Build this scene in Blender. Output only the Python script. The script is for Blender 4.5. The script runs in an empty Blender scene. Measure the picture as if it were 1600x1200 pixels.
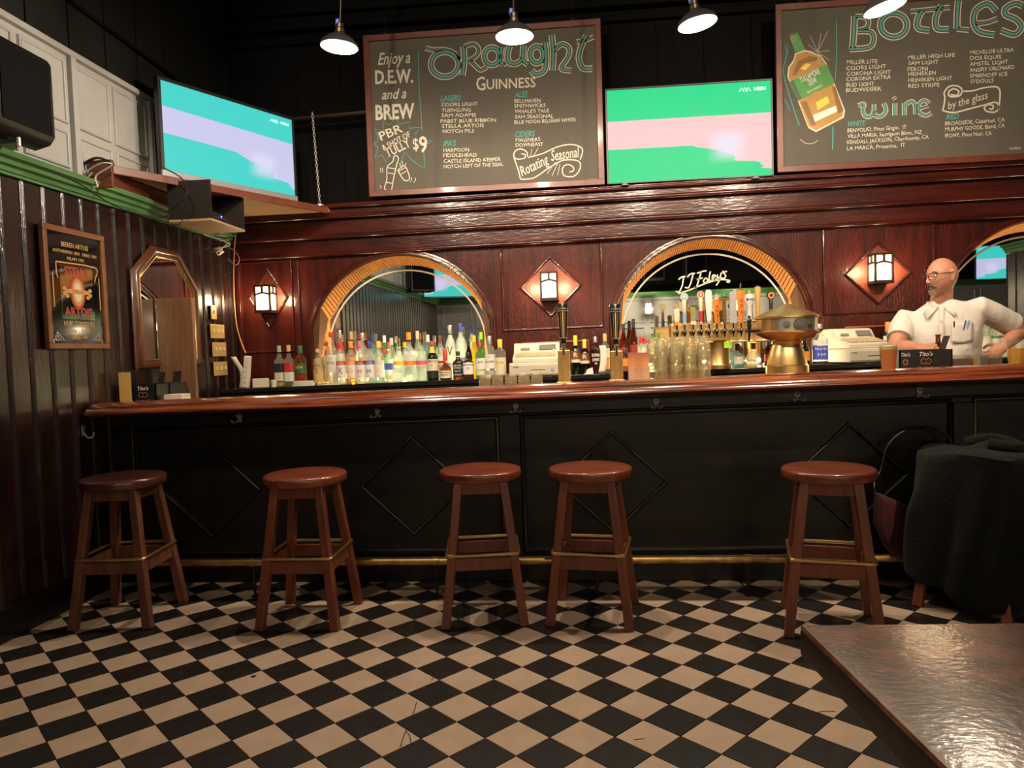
import bpy, bmesh, math, random
from math import sin, cos, pi, radians as R, sqrt, hypot, atan2
from mathutils import Vector as V, Matrix
random.seed(7)
S = bpy.context.scene
COL = S.collection

# ------------------------------------------------------------------ camera, world, exposure, lights
F_PX = 1133.7
YAW, PITCH, ROLL = 0.08983, 0.04756, -0.03252
EYE = V((0, 0, 1.35))
_f = V((-sin(YAW) * cos(PITCH), cos(YAW) * cos(PITCH), -sin(PITCH)))
_r = V((cos(YAW), sin(YAW), 0))
_u = _r.cross(_f)
CR = cos(ROLL) * _r + sin(ROLL) * _u
CU = -sin(ROLL) * _r + cos(ROLL) * _u
cam_d = bpy.data.cameras.new('camera')
cam_d.sensor_width = 36
cam_d.lens = F_PX * 36 / 1600
cam_d.clip_start = 0.02
cam = bpy.data.objects.new('camera', cam_d)
COL.objects.link(cam)
cam.matrix_world = Matrix(((CR.x, CU.x, -_f.x, EYE.x), (CR.y, CU.y, -_f.y, EYE.y), (CR.z, CU.z, -_f.z, EYE.z), (0, 0, 0, 1)))
S.camera = cam
W = bpy.data.worlds.new('world')
S.world = W
W.use_nodes = True
W.node_tree.nodes['Background'].inputs[0].default_value = (1, .86, .7, 1)
W.node_tree.nodes['Background'].inputs[1].default_value = 0.006
S.view_settings.view_transform = 'Standard'
S.view_settings.look = 'None'
S.view_settings.gamma = 1
S.view_settings.use_curve_mapping = False
S.view_settings.exposure = 0.0
S.cycles.max_bounces = 8
S.cycles.transparent_max_bounces = 24
S.cycles.caustics_reflective = False
S.cycles.caustics_refractive = False
S.cycles.sample_clamp_indirect = 4
# powers of the bar's lamps and of added fill lamps (each lamp's light is made with the lamp itself further down)
P_PENDANT, P_ROOM_FILL, P_SCONCE, P_BOARD_FILL, P_BAR_FILL, P_ARCH_FILL = 82, 8, 12, 330, 340, 14
WARM = (1, .80, .60)


def ray(x, y):
    return (CR * ((x - 800) / F_PX) - CU * ((y - 600) / F_PX) + _f)


def at(x, y, Y):                      # point of the vertical plane Y seen at a picture position
    d = ray(x, y)
    return EYE + d * (Y / d.y)


def atx(x, y, X):                     # same on the side wall plane X
    d = ray(x, y)
    return EYE + d * (X / d.x)


def atz(x, y, z=0.0):
    d = ray(x, y)
    return EYE + d * ((z - EYE.z) / d.z)


# ------------------------------------------------------------------ materials
def _n(nt, t, **k):
    n = nt.nodes.new(t)
    for a, b in k.items():
        setattr(n, a, b)
    return n


MATS = {}


def mat(name, c=(.8, .8, .8), rough=.5, metal=0, coat=0, spec=.5, emit=None, es=0, c2=None, scale=(8, 8, 8), detail=4,
        lo=.35, hi=.65, bump=0, bscale=None, sheen=0, coat_rough=.08, trans=0, rvar=0, c3=None, cheap=False):
    if name in MATS:
        return MATS[name]
    m = bpy.data.materials.new(name)
    m.use_nodes = True
    nt = m.node_tree
    b = nt.nodes['Principled BSDF']
    b.inputs['Base Color'].default_value = (*c, 1)
    b.inputs['Roughness'].default_value = rough
    b.inputs['Metallic'].default_value = metal
    b.inputs['Coat Weight'].default_value = coat
    b.inputs['Coat Roughness'].default_value = coat_rough
    b.inputs['Specular IOR Level'].default_value = spec
    b.inputs['Sheen Weight'].default_value = sheen
    b.inputs['Transmission Weight'].default_value = trans
    if emit:
        b.inputs['Emission Color'].default_value = (*emit, 1)
        b.inputs['Emission Strength'].default_value = es
    if c2 is None and not cheap:
        c2 = tuple(v * .86 for v in c)
        lo, hi = .3, .7
    if c2 or bump:
        tc = _n(nt, 'ShaderNodeTexCoord')
        mp = _n(nt, 'ShaderNodeMapping')
        mp.inputs['Scale'].default_value = scale
        nt.links.new(tc.outputs['Object'], mp.inputs['Vector'])
        no = _n(nt, 'ShaderNodeTexNoise')
        no.inputs['Scale'].default_value = 1
        no.inputs['Detail'].default_value = detail
        no.inputs['Roughness'].default_value = .6
        nt.links.new(mp.outputs[0], no.inputs['Vector'])
        if c2:
            cr = _n(nt, 'ShaderNodeValToRGB')
            cr.color_ramp.elements[0].position = lo
            cr.color_ramp.elements[1].position = hi
            cr.color_ramp.elements[0].color = (*c2, 1)
            cr.color_ramp.elements[1].color = (*c, 1)
            if c3:
                e = cr.color_ramp.elements.new((lo + hi) / 2)
                e.color = (*c3, 1)
            nt.links.new(no.outputs['Fac'], cr.inputs[0])
            nt.links.new(cr.outputs[0], b.inputs['Base Color'])
        if rvar:
            mr = _n(nt, 'ShaderNodeMapRange')
            mr.inputs['To Min'].default_value = max(.02, rough - rvar)
            mr.inputs['To Max'].default_value = rough + rvar
            nt.links.new(no.outputs['Fac'], mr.inputs[0])
            nt.links.new(mr.outputs[0], b.inputs['Roughness'])
        if bump:
            src = no
            if bscale:
                mp2 = _n(nt, 'ShaderNodeMapping')
                mp2.inputs['Scale'].default_value = bscale
                nt.links.new(tc.outputs['Object'], mp2.inputs['Vector'])
                src = _n(nt, 'ShaderNodeTexNoise')
                src.inputs['Scale'].default_value = 1
                src.inputs['Detail'].default_value = 3
                nt.links.new(mp2.outputs[0], src.inputs['Vector'])
            bp = _n(nt, 'ShaderNodeBump')
            bp.inputs['Strength'].default_value = bump
            bp.inputs['Distance'].default_value = .01
            nt.links.new(src.outputs['Fac'], bp.inputs['Height'])
            nt.links.new(bp.outputs[0], b.inputs['Normal'])
            if coat:
                nt.links.new(bp.outputs[0], b.inputs['Coat Normal'])
    MATS[name] = m
    return m


def glass(name, tint, gloss=.5, milk=0.0, milkc=(1, 1, 1), ripple=0):
    """thin glass: tinted see-through with mirror-like glints growing at grazing angles"""
    if name in MATS:
        return MATS[name]
    m = bpy.data.materials.new(name)
    m.use_nodes = True
    nt = m.node_tree
    nt.nodes.remove(nt.nodes['Principled BSDF'])
    out = nt.nodes['Material Output']
    t = _n(nt, 'ShaderNodeBsdfTransparent')
    t.inputs[0].default_value = (*tint, 1)
    g = _n(nt, 'ShaderNodeBsdfGlossy')
    g.inputs[0].default_value = (1, 1, 1, 1)
    g.inputs['Roughness'].default_value = .06
    lw = _n(nt, 'ShaderNodeLayerWeight')
    if ripple:
        tc = _n(nt, 'ShaderNodeTexCoord')
        no = _n(nt, 'ShaderNodeTexNoise')
        no.inputs['Scale'].default_value = 45
        nt.links.new(tc.outputs['Object'], no.inputs['Vector'])
        bp = _n(nt, 'ShaderNodeBump')
        bp.inputs['Strength'].default_value = ripple
        bp.inputs['Distance'].default_value = .02
        nt.links.new(no.outputs['Fac'], bp.inputs['Height'])
        nt.links.new(bp.outputs[0], g.inputs['Normal'])
        nt.links.new(bp.outputs[0], lw.inputs['Normal'])
    lw.inputs[0].default_value = gloss
    base = t
    if milk:
        d = _n(nt, 'ShaderNodeBsdfTranslucent')
        d.inputs[0].default_value = (*milkc, 1)
        d2 = _n(nt, 'ShaderNodeBsdfDiffuse')
        d2.inputs[0].default_value = (*milkc, 1)
        ad = _n(nt, 'ShaderNodeMixShader')
        ad.inputs[0].default_value = .55
        nt.links.new(d.outputs[0], ad.inputs[1])
        nt.links.new(d2.outputs[0], ad.inputs[2])
        mx = _n(nt, 'ShaderNodeMixShader')
        mx.inputs[0].default_value = milk
        nt.links.new(t.outputs[0], mx.inputs[1])
        nt.links.new(ad.outputs[0], mx.inputs[2])
        base = mx
    ms = _n(nt, 'ShaderNodeMixShader')
    pw = _n(nt, 'ShaderNodeMath', operation='POWER')
    pw.inputs[1].default_value = 2.6
    lw.inputs[0].default_value = .5
    nt.links.new(lw.outputs['Facing'], pw.inputs[0])
    ma = _n(nt, 'ShaderNodeMath', operation='MULTIPLY_ADD')
    ma.inputs[1].default_value = gloss * 1.5
    ma.inputs[2].default_value = .045
    nt.links.new(pw.outputs[0], ma.inputs[0])
    nt.links.new(ma.outputs[0], ms.inputs[0])
    nt.links.new(base.outputs[0], ms.inputs[1])
    nt.links.new(g.outputs[0], ms.inputs[2])
    nt.links.new(ms.outputs[0], out.inputs[0])
    MATS[name] = m
    return m


MAHOG = mat('mahogany', (.060, .0070, .0045), .33, c2=(.024, .004, .003), scale=(14, 14, 1.6), coat=.5, bump=.25, bscale=(60, 60, 18), coat_rough=.13, rvar=.05, spec=.2)
MAHOGH = mat('mahogany_horizontal', (.060, .0080, .0048), .28, c2=(.022, .004, .003), scale=(1.6, 14, 14), coat=.5, bump=.2, bscale=(14, 60, 60), coat_rough=.16, spec=.25)
REDWOOD = mat('red_stained_wood', (.17, .030, .010), .42, c2=(.10, .016, .007), scale=(14, 14, 1.6), coat=.08, bump=.15, bscale=(60, 60, 18), coat_rough=.2)
OAKRED = mat('varnished_red_oak', (.26, .058, .020), .22, c2=(.045, .010, .005), scale=(1.3, 42, 42), detail=9, lo=.42, hi=.58, coat=.8, bump=.08, coat_rough=.1)
STOOLW = mat('stool_wood', (.235, .060, .028), .38, c2=(.13, .032, .017), scale=(24, 24, 3), detail=6, coat=.25, coat_rough=.2, bump=.05)
STOOLSEAT = mat('stool_seat_wood', (.235, .055, .024), .3, c2=(.14, .031, .015), scale=(5, 34, 20), detail=6, coat=.5, coat_rough=.12)
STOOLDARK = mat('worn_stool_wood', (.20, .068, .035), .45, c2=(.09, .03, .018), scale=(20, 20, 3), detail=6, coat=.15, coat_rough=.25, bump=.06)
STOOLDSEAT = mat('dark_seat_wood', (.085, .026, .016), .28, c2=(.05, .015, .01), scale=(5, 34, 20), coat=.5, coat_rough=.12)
BLACKWOOD = mat('black_painted_wood', (.0045, .0034, .003), .33, c2=(.0025, .002, .002), scale=(7, 7, 7), bump=.12, bscale=(24, 24, 24), spec=.5, rvar=.08)
PLANK = mat('dark_plank_wood', (.024, .0056, .0042), .25, c2=(.007, .003, .003), scale=(10, 10, 1.5), coat=.5, bump=.2, bscale=(40, 40, 10), coat_rough=.2)
BEAD = mat('dark_bead_wood', (.018, .009, .009), .28, c2=(.007, .005, .005), scale=(30, 30, 3), coat=.5, bump=.3, bscale=(50, 50, 40))
BLACK = mat('black_paint', (.0030, .0030, .0034), .8, c2=(.002, .002, .0024), spec=.1)
BLACKGREEN = mat('blackish_green_paint', (.009, .010, .009), .6, c2=(.006, .006, .006), spec=.3)
WHITEP = mat('cream_white_paint', (.46, .47, .47), .5, c2=(.40, .41, .41), scale=(3, 3, 3))
GREENP = mat('green_paint', (.085, .235, .075), .38, c2=(.06, .18, .06), scale=(3, 3, 3))
TILEC = mat('cream_tile', (.60, .44, .32), .32, c2=(.52, .38, .27), scale=(9, 9, 9), detail=6, coat=.15, coat_rough=.2)
TILEC2 = mat('cream_tile_veined', (.57, .42, .30), .32, c2=(.42, .31, .23), scale=(3, 14, 9), detail=8, lo=.3, hi=.45, coat=.15, coat_rough=.2)
TILEK = mat('black_tile', (.024, .021, .018), .32, c2=(.013, .011, .010), scale=(14, 14, 14), detail=6, coat=.1, coat_rough=.25)
GROUT = mat('brown_grout', (.10, .055, .03), .8)
BRASS = mat('aged_brass', (.86, .62, .28), .34, metal=1, c2=(.72, .47, .18), scale=(12, 12, 5))
BRASSD = mat('dull_brass', (.66, .44, .18), .36, metal=1, c2=(.46, .28, .10), scale=(20, 20, 8))
CHROME = mat('chrome', (.75, .74, .72), .15, metal=1)
STEEL = mat('brushed_steel', (.62, .60, .56), .4, metal=.8)
MIRROR = mat('mirror_glass', (.86, .88, .87), .015, metal=1, cheap=True)
TAMBOUR = mat('tambour_pine', (.66, .30, .075), .45, c2=(.52, .20, .045), scale=(30, 30, 4))
SLATE = mat('chalkboard', (.092, .082, .064), .75, c2=(.080, .072, .057), scale=(3, 3, 3))
FRAMEW = mat('board_frame_wood', (.15, .036, .020), .4, c2=(.10, .022, .013), scale=(8, 8, 8), coat=.2)
CHALK = mat('cream_chalk', (.66, .62, .52), .8)
TEAL = mat('teal_chalk', (.075, .36, .33), .8)
CREAMPL = mat('cream_plastic', (.62, .57, .45), .4)
CREAMPL2 = mat('cream_plastic_keys', (.55, .46, .30), .5)
GREYPL = mat('grey_display', (.17, .17, .16), .25)
BLACKPL = mat('black_plastic', (.010, .010, .011), .35)
WHITEPAPER = mat('white_paper', (.72, .68, .60), .7)
GOLDPLATE = mat('ivory_brass_plate', (.58, .42, .16), .4, metal=.3)
IVORY = mat('ivory_plastic', (.72, .64, .42), .4)
DARKMETAL = mat('dark_bronze', (.055, .04, .03), .4, metal=.8)
ENAMEL = mat('dark_enamel', (.02, .021, .022), .3)
ENAMELW = mat('white_enamel', (.85, .83, .78), .4)
SHIRT = mat('white_shirt_cotton', (.68, .63, .57), .8, c2=(.64, .59, .53), scale=(12, 12, 12), bump=.9, bscale=(16, 16, 9), sheen=.1)
SKIN = mat('skin', (.53, .255, .16), .48, c2=(.45, .195, .12), scale=(16, 16, 16), spec=.35)
JACKET = mat('dark_green_black_cloth', (.0075, .0085, .007), .95, c2=(.005, .0055, .0045), scale=(30, 30, 30), bump=.5, bscale=(70, 70, 70), sheen=.04, spec=.15)
BURG = mat('burgundy_cloth', (.10, .010, .020), .8, c2=(.06, .007, .012), scale=(14, 14, 14), bump=.3, sheen=.3)
PANE = mat('lit_lantern_glass', (.9, .8, .6), .4, emit=(1, .80, .54), es=2.4, cheap=True)
PANED = mat('lit_lantern_side_glass', (.9, .8, .6), .4, emit=(1, .74, .42), es=1.6, cheap=True)
BULB = mat('lit_bulb', (1, 1, 1), .4, emit=(1, .88, .68), es=22, cheap=True)
TABLEW = mat('foreground_table_wood', (.22, .088, .054), .30, c2=(.026, .018, .015), scale=(11, 17, 14), detail=10, lo=.36, hi=.66, c3=(.085, .040, .030), coat=.6, bump=.12, bscale=(60, 90, 60), coat_rough=.17)

# glasses
G_CLEAR = glass('clear_glass', (.90, .95, .92), .45, .13, (.85, .92, .86))
G_FROST = glass('frosted_glass', (.80, .88, .84), .3, .58, (.80, .90, .84))
G_PINT = glass('pint_glass', (.96, .95, .88), .55, .11, (1, .90, .62), .5)
G_BEER = glass('beer_glass_wall', (.98, .97, .94), .35, .03)
G_GREEN = glass('green_glass', (.06, .16, .05), .4, .12, (.03, .08, .03))
G_DKGREEN = glass('dark_green_glass', (.02, .04, .02), .4, .35, (.012, .02, .01))
G_AMBER = glass('amber_spirit', (.60, .24, .05), .35, .18, (.5, .2, .05))
G_BROWN = glass('brown_glass', (.32, .10, .02), .4, .25, (.25, .07, .02))
G_RED = glass('red_brown_spirit', (.28, .05, .02), .35, .22, (.2, .04, .02))
G_BLUE = glass('pale_blue_glass', (.55, .78, .82), .35, .2, (.4, .66, .7))
G_LGREEN = glass('pale_green_glass', (.45, .75, .40), .35, .2, (.3, .6, .25))
G_YEL = glass('yellow_spirit', (.85, .66, .10), .35, .3, (.8, .6, .08))
G_ACRY = glass('clear_acrylic', (.86, .82, .76), .35, .12)
G_WIN = glass('sign_glass', (.93, .93, .93), .35)
LQ_AMBER = glass('amber_beer', (.85, .33, .04), .2, .72, (1.0, .40, .03))
LQ_YEL = glass('yellow_beer', (.85, .55, .06), .2, .72, (1.0, .66, .06))
LQ_DK = glass('brown_tray', (.42, .25, .15), .3, .4, (.4, .24, .15))


def cm(name, r, g, b, rough=.5, metal=0):
    return mat('print_' + name, (r, g, b), rough, metal=metal)


K = dict(red=cm('red', .55, .03, .03), orange=cm('orange', .85, .26, .03), dkred=cm('dark_red', .30, .03, .03), blue=cm('blue', .06, .10, .50), navy=cm('navy', .03, .04, .18),
         yellow=cm('yellow', .85, .58, .06), pink=cm('pink', .75, .12, .20), green=cm('green', .06, .28, .06), dkgreen=cm('dark_green', .03, .12, .05), lime=cm('lime', .38, .78, .04),
         cream=cm('cream', .68, .60, .42), white=cm('white', .74, .72, .66), black=cm('black', .012, .012, .012), gold=cm('gold', .55, .33, .09), tan=cm('tan', .60, .38, .14),
         grey=cm('grey', .36, .36, .36), brown=cm('brown', .18, .07, .02), silver=cm('silver', .6, .6, .6, .3, .8), teal=TEAL, chalk=CHALK, olive=cm('olive', .26, .26, .10),
         purple=cm('purple', .22, .08, .28), ltblue=cm('light_blue', .25, .42, .60), amber=cm('amber_chalk', .42, .22, .04), dkamber=cm('dark_amber_chalk', .22, .10, .02))


# ------------------------------------------------------------------ mesh building
class MB:
    def __init__(s):
        s.v, s.f, s.m, s.cur = [], [], [], 0

    def mi(s, i):
        s.cur = i
        return s

    def add(s, vs, fs):
        o = len(s.v)
        s.v += [tuple(x) for x in vs]
        s.f += [tuple(o + i for i in f) for f in fs]
        s.m += [s.cur] * len(fs)
        return s

    def box(s, c, d, rz=0, taper=1.0):
        x, y, z = [q / 2 for q in d]
        vs = []
        for k, t in ((-1, 1), (1, taper)):
            for i, j in ((-1, -1), (1, -1), (1, 1), (-1, 1)):
                px, py = i * x * t, j * y * t
                vs.append((c[0] + px * cos(rz) - py * sin(rz), c[1] + px * sin(rz) + py * cos(rz), c[2] + k * z))
        return s.add(vs, [(0, 3, 2, 1), (4, 5, 6, 7), (0, 1, 5, 4), (1, 2, 6, 5), (2, 3, 7, 6), (3, 0, 4, 7)])

    def b2(s, x0, x1, y0, y1, z0, z1):
        return s.box(((x0 + x1) / 2, (y0 + y1) / 2, (z0 + z1) / 2), (abs(x1 - x0), abs(y1 - y0), abs(z1 - z0)))

    def bar(s, p, q, w, h, up=(0, 0, 1), w2=None, h2=None):     # box between two points
        p, q = V(p), V(q)
        d = (q - p).normalized()
        up = V(up)
        if abs(d.dot(up)) > .98:
            up = V((1, 0, 0))
        a = d.cross(up).normalized()
        b = a.cross(d)
        w2 = w if w2 is None else w2
        h2 = h if h2 is None else h2
        vs = []
        for o, ww, hh in ((p, w, h), (q, w2, h2)):
            for i, j in ((-1, -1), (1, -1), (1, 1), (-1, 1)):
                vs.append(o + a * (i * ww / 2) + b * (j * hh / 2))
        return s.add(vs, [(0, 3, 2, 1), (4, 5, 6, 7), (0, 1, 5, 4), (1, 2, 6, 5), (2, 3, 7, 6), (3, 0, 4, 7)])

    def tube(s, path, r, n=8, closed=False, rs=None, flat=1.0):
        P = [V(p) for p in path]
        N = len(P)
        vs = []
        ref = None
        for i in range(N):
            if closed:
                d = P[(i + 1) % N] - P[i - 1]
            else:
                d = P[min(i + 1, N - 1)] - P[max(i - 1, 0)]
            d.normalize()
            if ref is None:
                ref = V((0, 0, 1)) if abs(d.z) < .9 else V((0, 1, 0))
                ref = (ref - d * ref.dot(d)).normalized()
            else:
                ref = (ref - d * ref.dot(d))
                ref = ref.normalized() if ref.length > 1e-6 else V((1, 0, 0))
            b = d.cross(ref)
            rr = rs[i] if rs else r
            for k in range(n):
                a = 2 * pi * k / n
                vs.append(P[i] + ref * (rr * cos(a)) + b * (rr * flat * sin(a)))
        fs = []
        for i in range(N if closed else N - 1):
            j = (i + 1) % N
            for k in range(n):
                l = (k + 1) % n
                fs.append((i * n + k, i * n + l, j * n + l, j * n + k))
        if not closed:
            fs.append(tuple(range(n - 1, -1, -1)))
            fs.append(tuple((N - 1) * n + k for k in range(n)))
        return s.add(vs, fs)

    def cyl(s, p, q, r, r2=None, n=12):
        return s.tube([p, q], r, n, rs=[r, r if r2 is None else r2])

    def lathe(s, prof, n=20, c=(0, 0, 0), arc=None, sq=0, cap=True):
        """prof: (radius, z) from bottom to top; sq>0 squares the section off"""
        full = arc is None
        a0, a1 = (0, 2 * pi) if full else arc
        m = n if full else n + 1
        vs, fs = [], []
        for r, z in prof:
            for k in range(m):
                a = a0 + (a1 - a0) * k / n
                q = 1
                if sq:
                    e = 2 + sq
                    q = (abs(cos(a)) ** e + abs(sin(a)) ** e) ** (-1 / e)
                vs.append((c[0] + r * q * cos(a), c[1] + r * q * sin(a), c[2] + z))
        for i in range(len(prof) - 1):
            for k in range(n):
                l = (k + 1) % m
                fs.append((i * m + k, i * m + l, (i + 1) * m + l, (i + 1) * m + k))
        if full and cap:
            if prof[0][0] > 1e-5:
                fs.append(tuple(range(m - 1, -1, -1)))
            if prof[-1][0] > 1e-5:
                fs.append(tuple((len(prof) - 1) * m + k for k in range(m)))
        return s.add(vs, fs)

    def prism(s, poly, o, u, w, d, depth):
        """2-D polygon (list of (a,b)) in the frame o + a*u + b*w, pushed by depth along d"""
        o, u, w, d = V(o), V(u), V(w), V(d)
        n = len(poly)
        A = [o + u * a + w * b for a, b in poly]
        vs = A + [p + d * depth for p in A]
        fs = [tuple(range(n - 1, -1, -1)), tuple(range(n, 2 * n))]
        for i in range(n):
            j = (i + 1) % n
            fs.append((i, j, n + j, n + i))
        return s.add(vs, fs)

    def frame(s, poly, o, u, w, d, depth, width):
        """moulding of the given width that follows the inside of a closed polygon"""
        n = len(poly)
        inn = []
        for i in range(n):
            p0, p1, p2 = V(poly[i - 1]), V(poly[i]), V(poly[(i + 1) % n])
            e1, e2 = (p1 - p0).normalized(), (p2 - p1).normalized()
            n1, n2 = V((-e1.y, e1.x)), V((-e2.y, e2.x))
            b = (n1 + n2).normalized()
            inn.append(p1 + b * (width / max(.2, b.dot(n1))))
        o, u, w, d = V(o), V(u), V(w), V(d)
        mid = [(V(poly[i]) + inn[i]) / 2 for i in range(n)]
        rings = [([V(p) for p in poly], 0), ([V(poly[i]) * .8 + inn[i] * .2 for i in range(n)], depth * .8), (mid, depth), ([V(poly[i]) * .2 + inn[i] * .8 for i in range(n)], depth * .8), (inn, 0)]
        vs = [o + u * p.x + w * p.y + d * h for ring, h in rings for p in ring]
        fs = []
        m = len(rings)
        for r in range(m):
            q = (r + 1) % m
            for i in range(n):
                j = (i + 1) % n
                fs.append((r * n + i, r * n + j, q * n + j, q * n + i))
        return s.add(vs, fs)

    def grid(s, fn, nu, nv, closed_u=False):
        vs = [fn(i / (nu if closed_u else nu - 1), j / (nv - 1)) for j in range(nv) for i in range(nu)]
        fs = []
        for j in range(nv - 1):
            for i in range(nu if closed_u else nu - 1):
                k = (i + 1) % nu
                fs.append((j * nu + i, j * nu + k, (j + 1) * nu + k, (j + 1) * nu + i))
        return s.add(vs, fs)

    def shear(s, k):
        s.v = [(x, y, z + k * x) for x, y, z in s.v]
        return s

    def move(s, M):
        s.v = [tuple(M @ V(p)) for p in s.v]
        return s

    def mesh(s, name, mats, smooth=35, fix=True):
        me = bpy.data.meshes.new(name)
        me.from_pydata(s.v, [], s.f)
        mats = mats if isinstance(mats, (list, tuple)) else [mats]
        for m in mats:
            me.materials.append(m)
        if len(mats) > 1:
            me.polygons.foreach_set('material_index', s.m)
        if fix:
            bm = bmesh.new()
            bm.from_mesh(me)
            bmesh.ops.recalc_face_normals(bm, faces=bm.faces)
            bm.to_mesh(me)
            bm.free()
        if smooth:
            me.polygons.foreach_set('use_smooth', [True] * len(me.polygons))
            me.set_sharp_from_angle(angle=R(smooth))
        me.update()
        return me

    def build(s, name, mats, parent=None, smooth=35, loc=None, rz=0, bevel=0, fix=True, kind=None, label=None, segs=2):
        o = bpy.data.objects.new(name, s.mesh(name, mats, smooth, fix))
        COL.objects.link(o)
        if parent:
            o.parent = parent
        if loc is not None:
            o.location = loc
        o.rotation_euler.z = rz
        if bevel:
            b = o.modifiers.new('edge', 'BEVEL')
            b.width = bevel
            b.segments = segs
            b.limit_method = 'ANGLE'
            b.angle_limit = R(40)
        if kind:
            o['kind'] = kind
        if label:
            o['label'] = label
        return o


def tag(o, label=None, cat=None, group=None, kind=None):
    if label:
        o['label'] = label
    if cat:
        o['category'] = cat
    if group:
        o['group'] = group
    if kind:
        o['kind'] = kind
    return o


def thing(name, label, cat, loc=(0, 0, 0), rz=0, group=None, rot=None):
    o = bpy.data.objects.new(name, None)
    COL.objects.link(o)
    o.location = loc
    o.rotation_euler = rot if rot else (0, 0, rz)
    o.empty_display_size = .05
    return tag(o, label, cat, group)


def copy_tree(o, parent=None):
    c = o.copy()
    COL.objects.link(c)
    c.parent = parent
    for ch in list(o.children):
        copy_tree(ch, c)
    return c


def lamp(name, loc, power, color=WARM, r=.03, parent=None, spot=None):
    d = bpy.data.lights.new(name, 'SPOT' if spot else 'POINT')
    d.energy = power
    d.color = color
    d.shadow_soft_size = r
    if spot:
        d.spot_size = R(spot)
        d.spot_blend = .5
    o = bpy.data.objects.new(name, d)
    COL.objects.link(o)
    o.location = loc
    if parent:
        o.parent = parent
    return o


def smooth_path(pts, k=6, closed=False):
    P = [V(p) for p in pts]
    n = len(P)
    out = []
    for i in range(n if closed else n - 1):
        if closed:
            p0, p1, p2, p3 = P[i - 1], P[i], P[(i + 1) % n], P[(i + 2) % n]
        else:
            p0, p1, p2, p3 = P[max(i - 1, 0)], P[i], P[i + 1], P[min(i + 2, n - 1)]
        for j in range(k):
            t = j / k
            out.append(.5 * ((2 * p1) + (p2 - p0) * t + (2 * p0 - 5 * p1 + 4 * p2 - p3) * t * t + (3 * p1 - p0 - 3 * p2 + p3) * t ** 3))
    if not closed:
        out.append(P[-1])
    return out


# ------------------------------------------------------------------ lettering (flat print)
_cache = {}


def text2d(s, shear=0, res=2, bold=0, space=1):
    """vertices and faces of a line of lettering, baseline at 0, cap height 1"""
    key = (s, shear, res, bold, space)
    if key not in _cache:
        out = []
        for t in ('H', s):
            cu = bpy.data.curves.new('lettering', 'FONT')
            cu.body = t
            cu.resolution_u = res
            cu.shear = shear
            cu.offset = bold
            cu.space_character = space
            o = bpy.data.objects.new('lettering', cu)
            me = o.to_mesh()
            out.append(([(v.co.x, v.co.y) for v in me.vertices], [tuple(p.vertices) for p in me.polygons]))
            o.to_mesh_clear()
            bpy.data.objects.remove(o)
            bpy.data.curves.remove(cu)
        h = max(v[1] for v in out[0][0]) or 1
        vs = [(x / h, y / h) for x, y in out[1][0]]
        x0 = min(v[0] for v in vs)
        _cache[key] = ([(x - x0, y) for x, y in vs], out[1][1], max(v[0] for v in vs) - x0)
    return _cache[key]


def put_text(mb, s, o, u, w, height, width=None, align='l', wob=0, **k):
    """letters in the plane spanned by u (reading direction) and w (up)"""
    vs, fs, L = text2d(s, **k)
    o, u, w = V(o), V(u), V(w)
    sx = height if width is None else width / L
    off = {'l': 0, 'c': -L * sx / 2, 'r': -L * sx}[align]
    mb.add([o + u * (x * sx + off) + w * (y * height + (wob * sin(x * 2.3) if wob else 0)) for x, y in vs], fs)


def ribbon(mb, pts, wd, o, u, w, lift, d, smoothk=5, closed=False, taper=False):
    """flat stroke of width wd along 2-D points"""
    P = smooth_path([V((p[0], p[1], 0)) for p in pts], smoothk, closed) if smoothk else [V((p[0], p[1], 0)) for p in pts]
    n = len(P)
    o, u, w, d = V(o), V(u), V(w), V(d)
    vs = []
    for i in range(n):
        t = (P[(i + 1) % n] - P[i - 1]) if closed else (P[min(i + 1, n - 1)] - P[max(i - 1, 0)])
        t.normalize()
        nn = V((-t.y, t.x, 0))
        ww = wd
        if taper:
            ww = wd * (.35 + .65 * sin(pi * min(1, max(0, i / (n - 1)))))
        for sgn in (1, -1):
            q = P[i] + nn * (sgn * ww / 2)
            vs.append(o + u * q.x + w * q.y + d * lift)
    fs = []
    for i in range(n if closed else n - 1):
        j = (i + 1) % n
        fs.append((2 * i, 2 * i + 1, 2 * j + 1, 2 * j))
    mb.add(vs, fs)

# ------------------------------------------------------------------ room shell
WX = -2.83                # left wall
RX, RY0 = 5.2, 2.9        # right wall: plane and near end
YB, YREAR, ZC = 6.5, -2.6, 4.5
XE = 9.0


def struct(name, mb, m, **k):
    return tag(mb.build(name, m, **k), kind='structure')


# floor: grout bed plus tiles laid on the diagonal
TD, TPHI, TO = .22524, .0455, V((-.130, 2.458, 0))
bed = MB().b2(WX - .1, XE, YREAR - .1, YB, -.06, -.004)
floor = struct('floor', bed, GROUT)
side = TD / sqrt(2)
tile_me = {}
for nm, m in (('cream_tile', TILEC), ('black_tile', TILEK), ('cream_tile_veined', TILEC2)):
    mb = MB()
    h = side / 2 - .0018
    vs = [(a * (h - e), b * (h - e), z) for z, e in ((-.006, 0), (-.0005, 0), (0, .0006)) for a, b in ((-1, -1), (1, -1), (1, 1), (-1, 1))]
    mb.add(vs, [(8, 9, 10, 11)] + [(r * 4 + i, r * 4 + (i + 1) % 4, r * 4 + 4 + (i + 1) % 4, r * 4 + 4 + i) for r in (0, 1) for i in range(4)])
    tile_me[nm] = mb.mesh(nm, m, 0)
cells = {0: [], 1: []}
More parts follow.
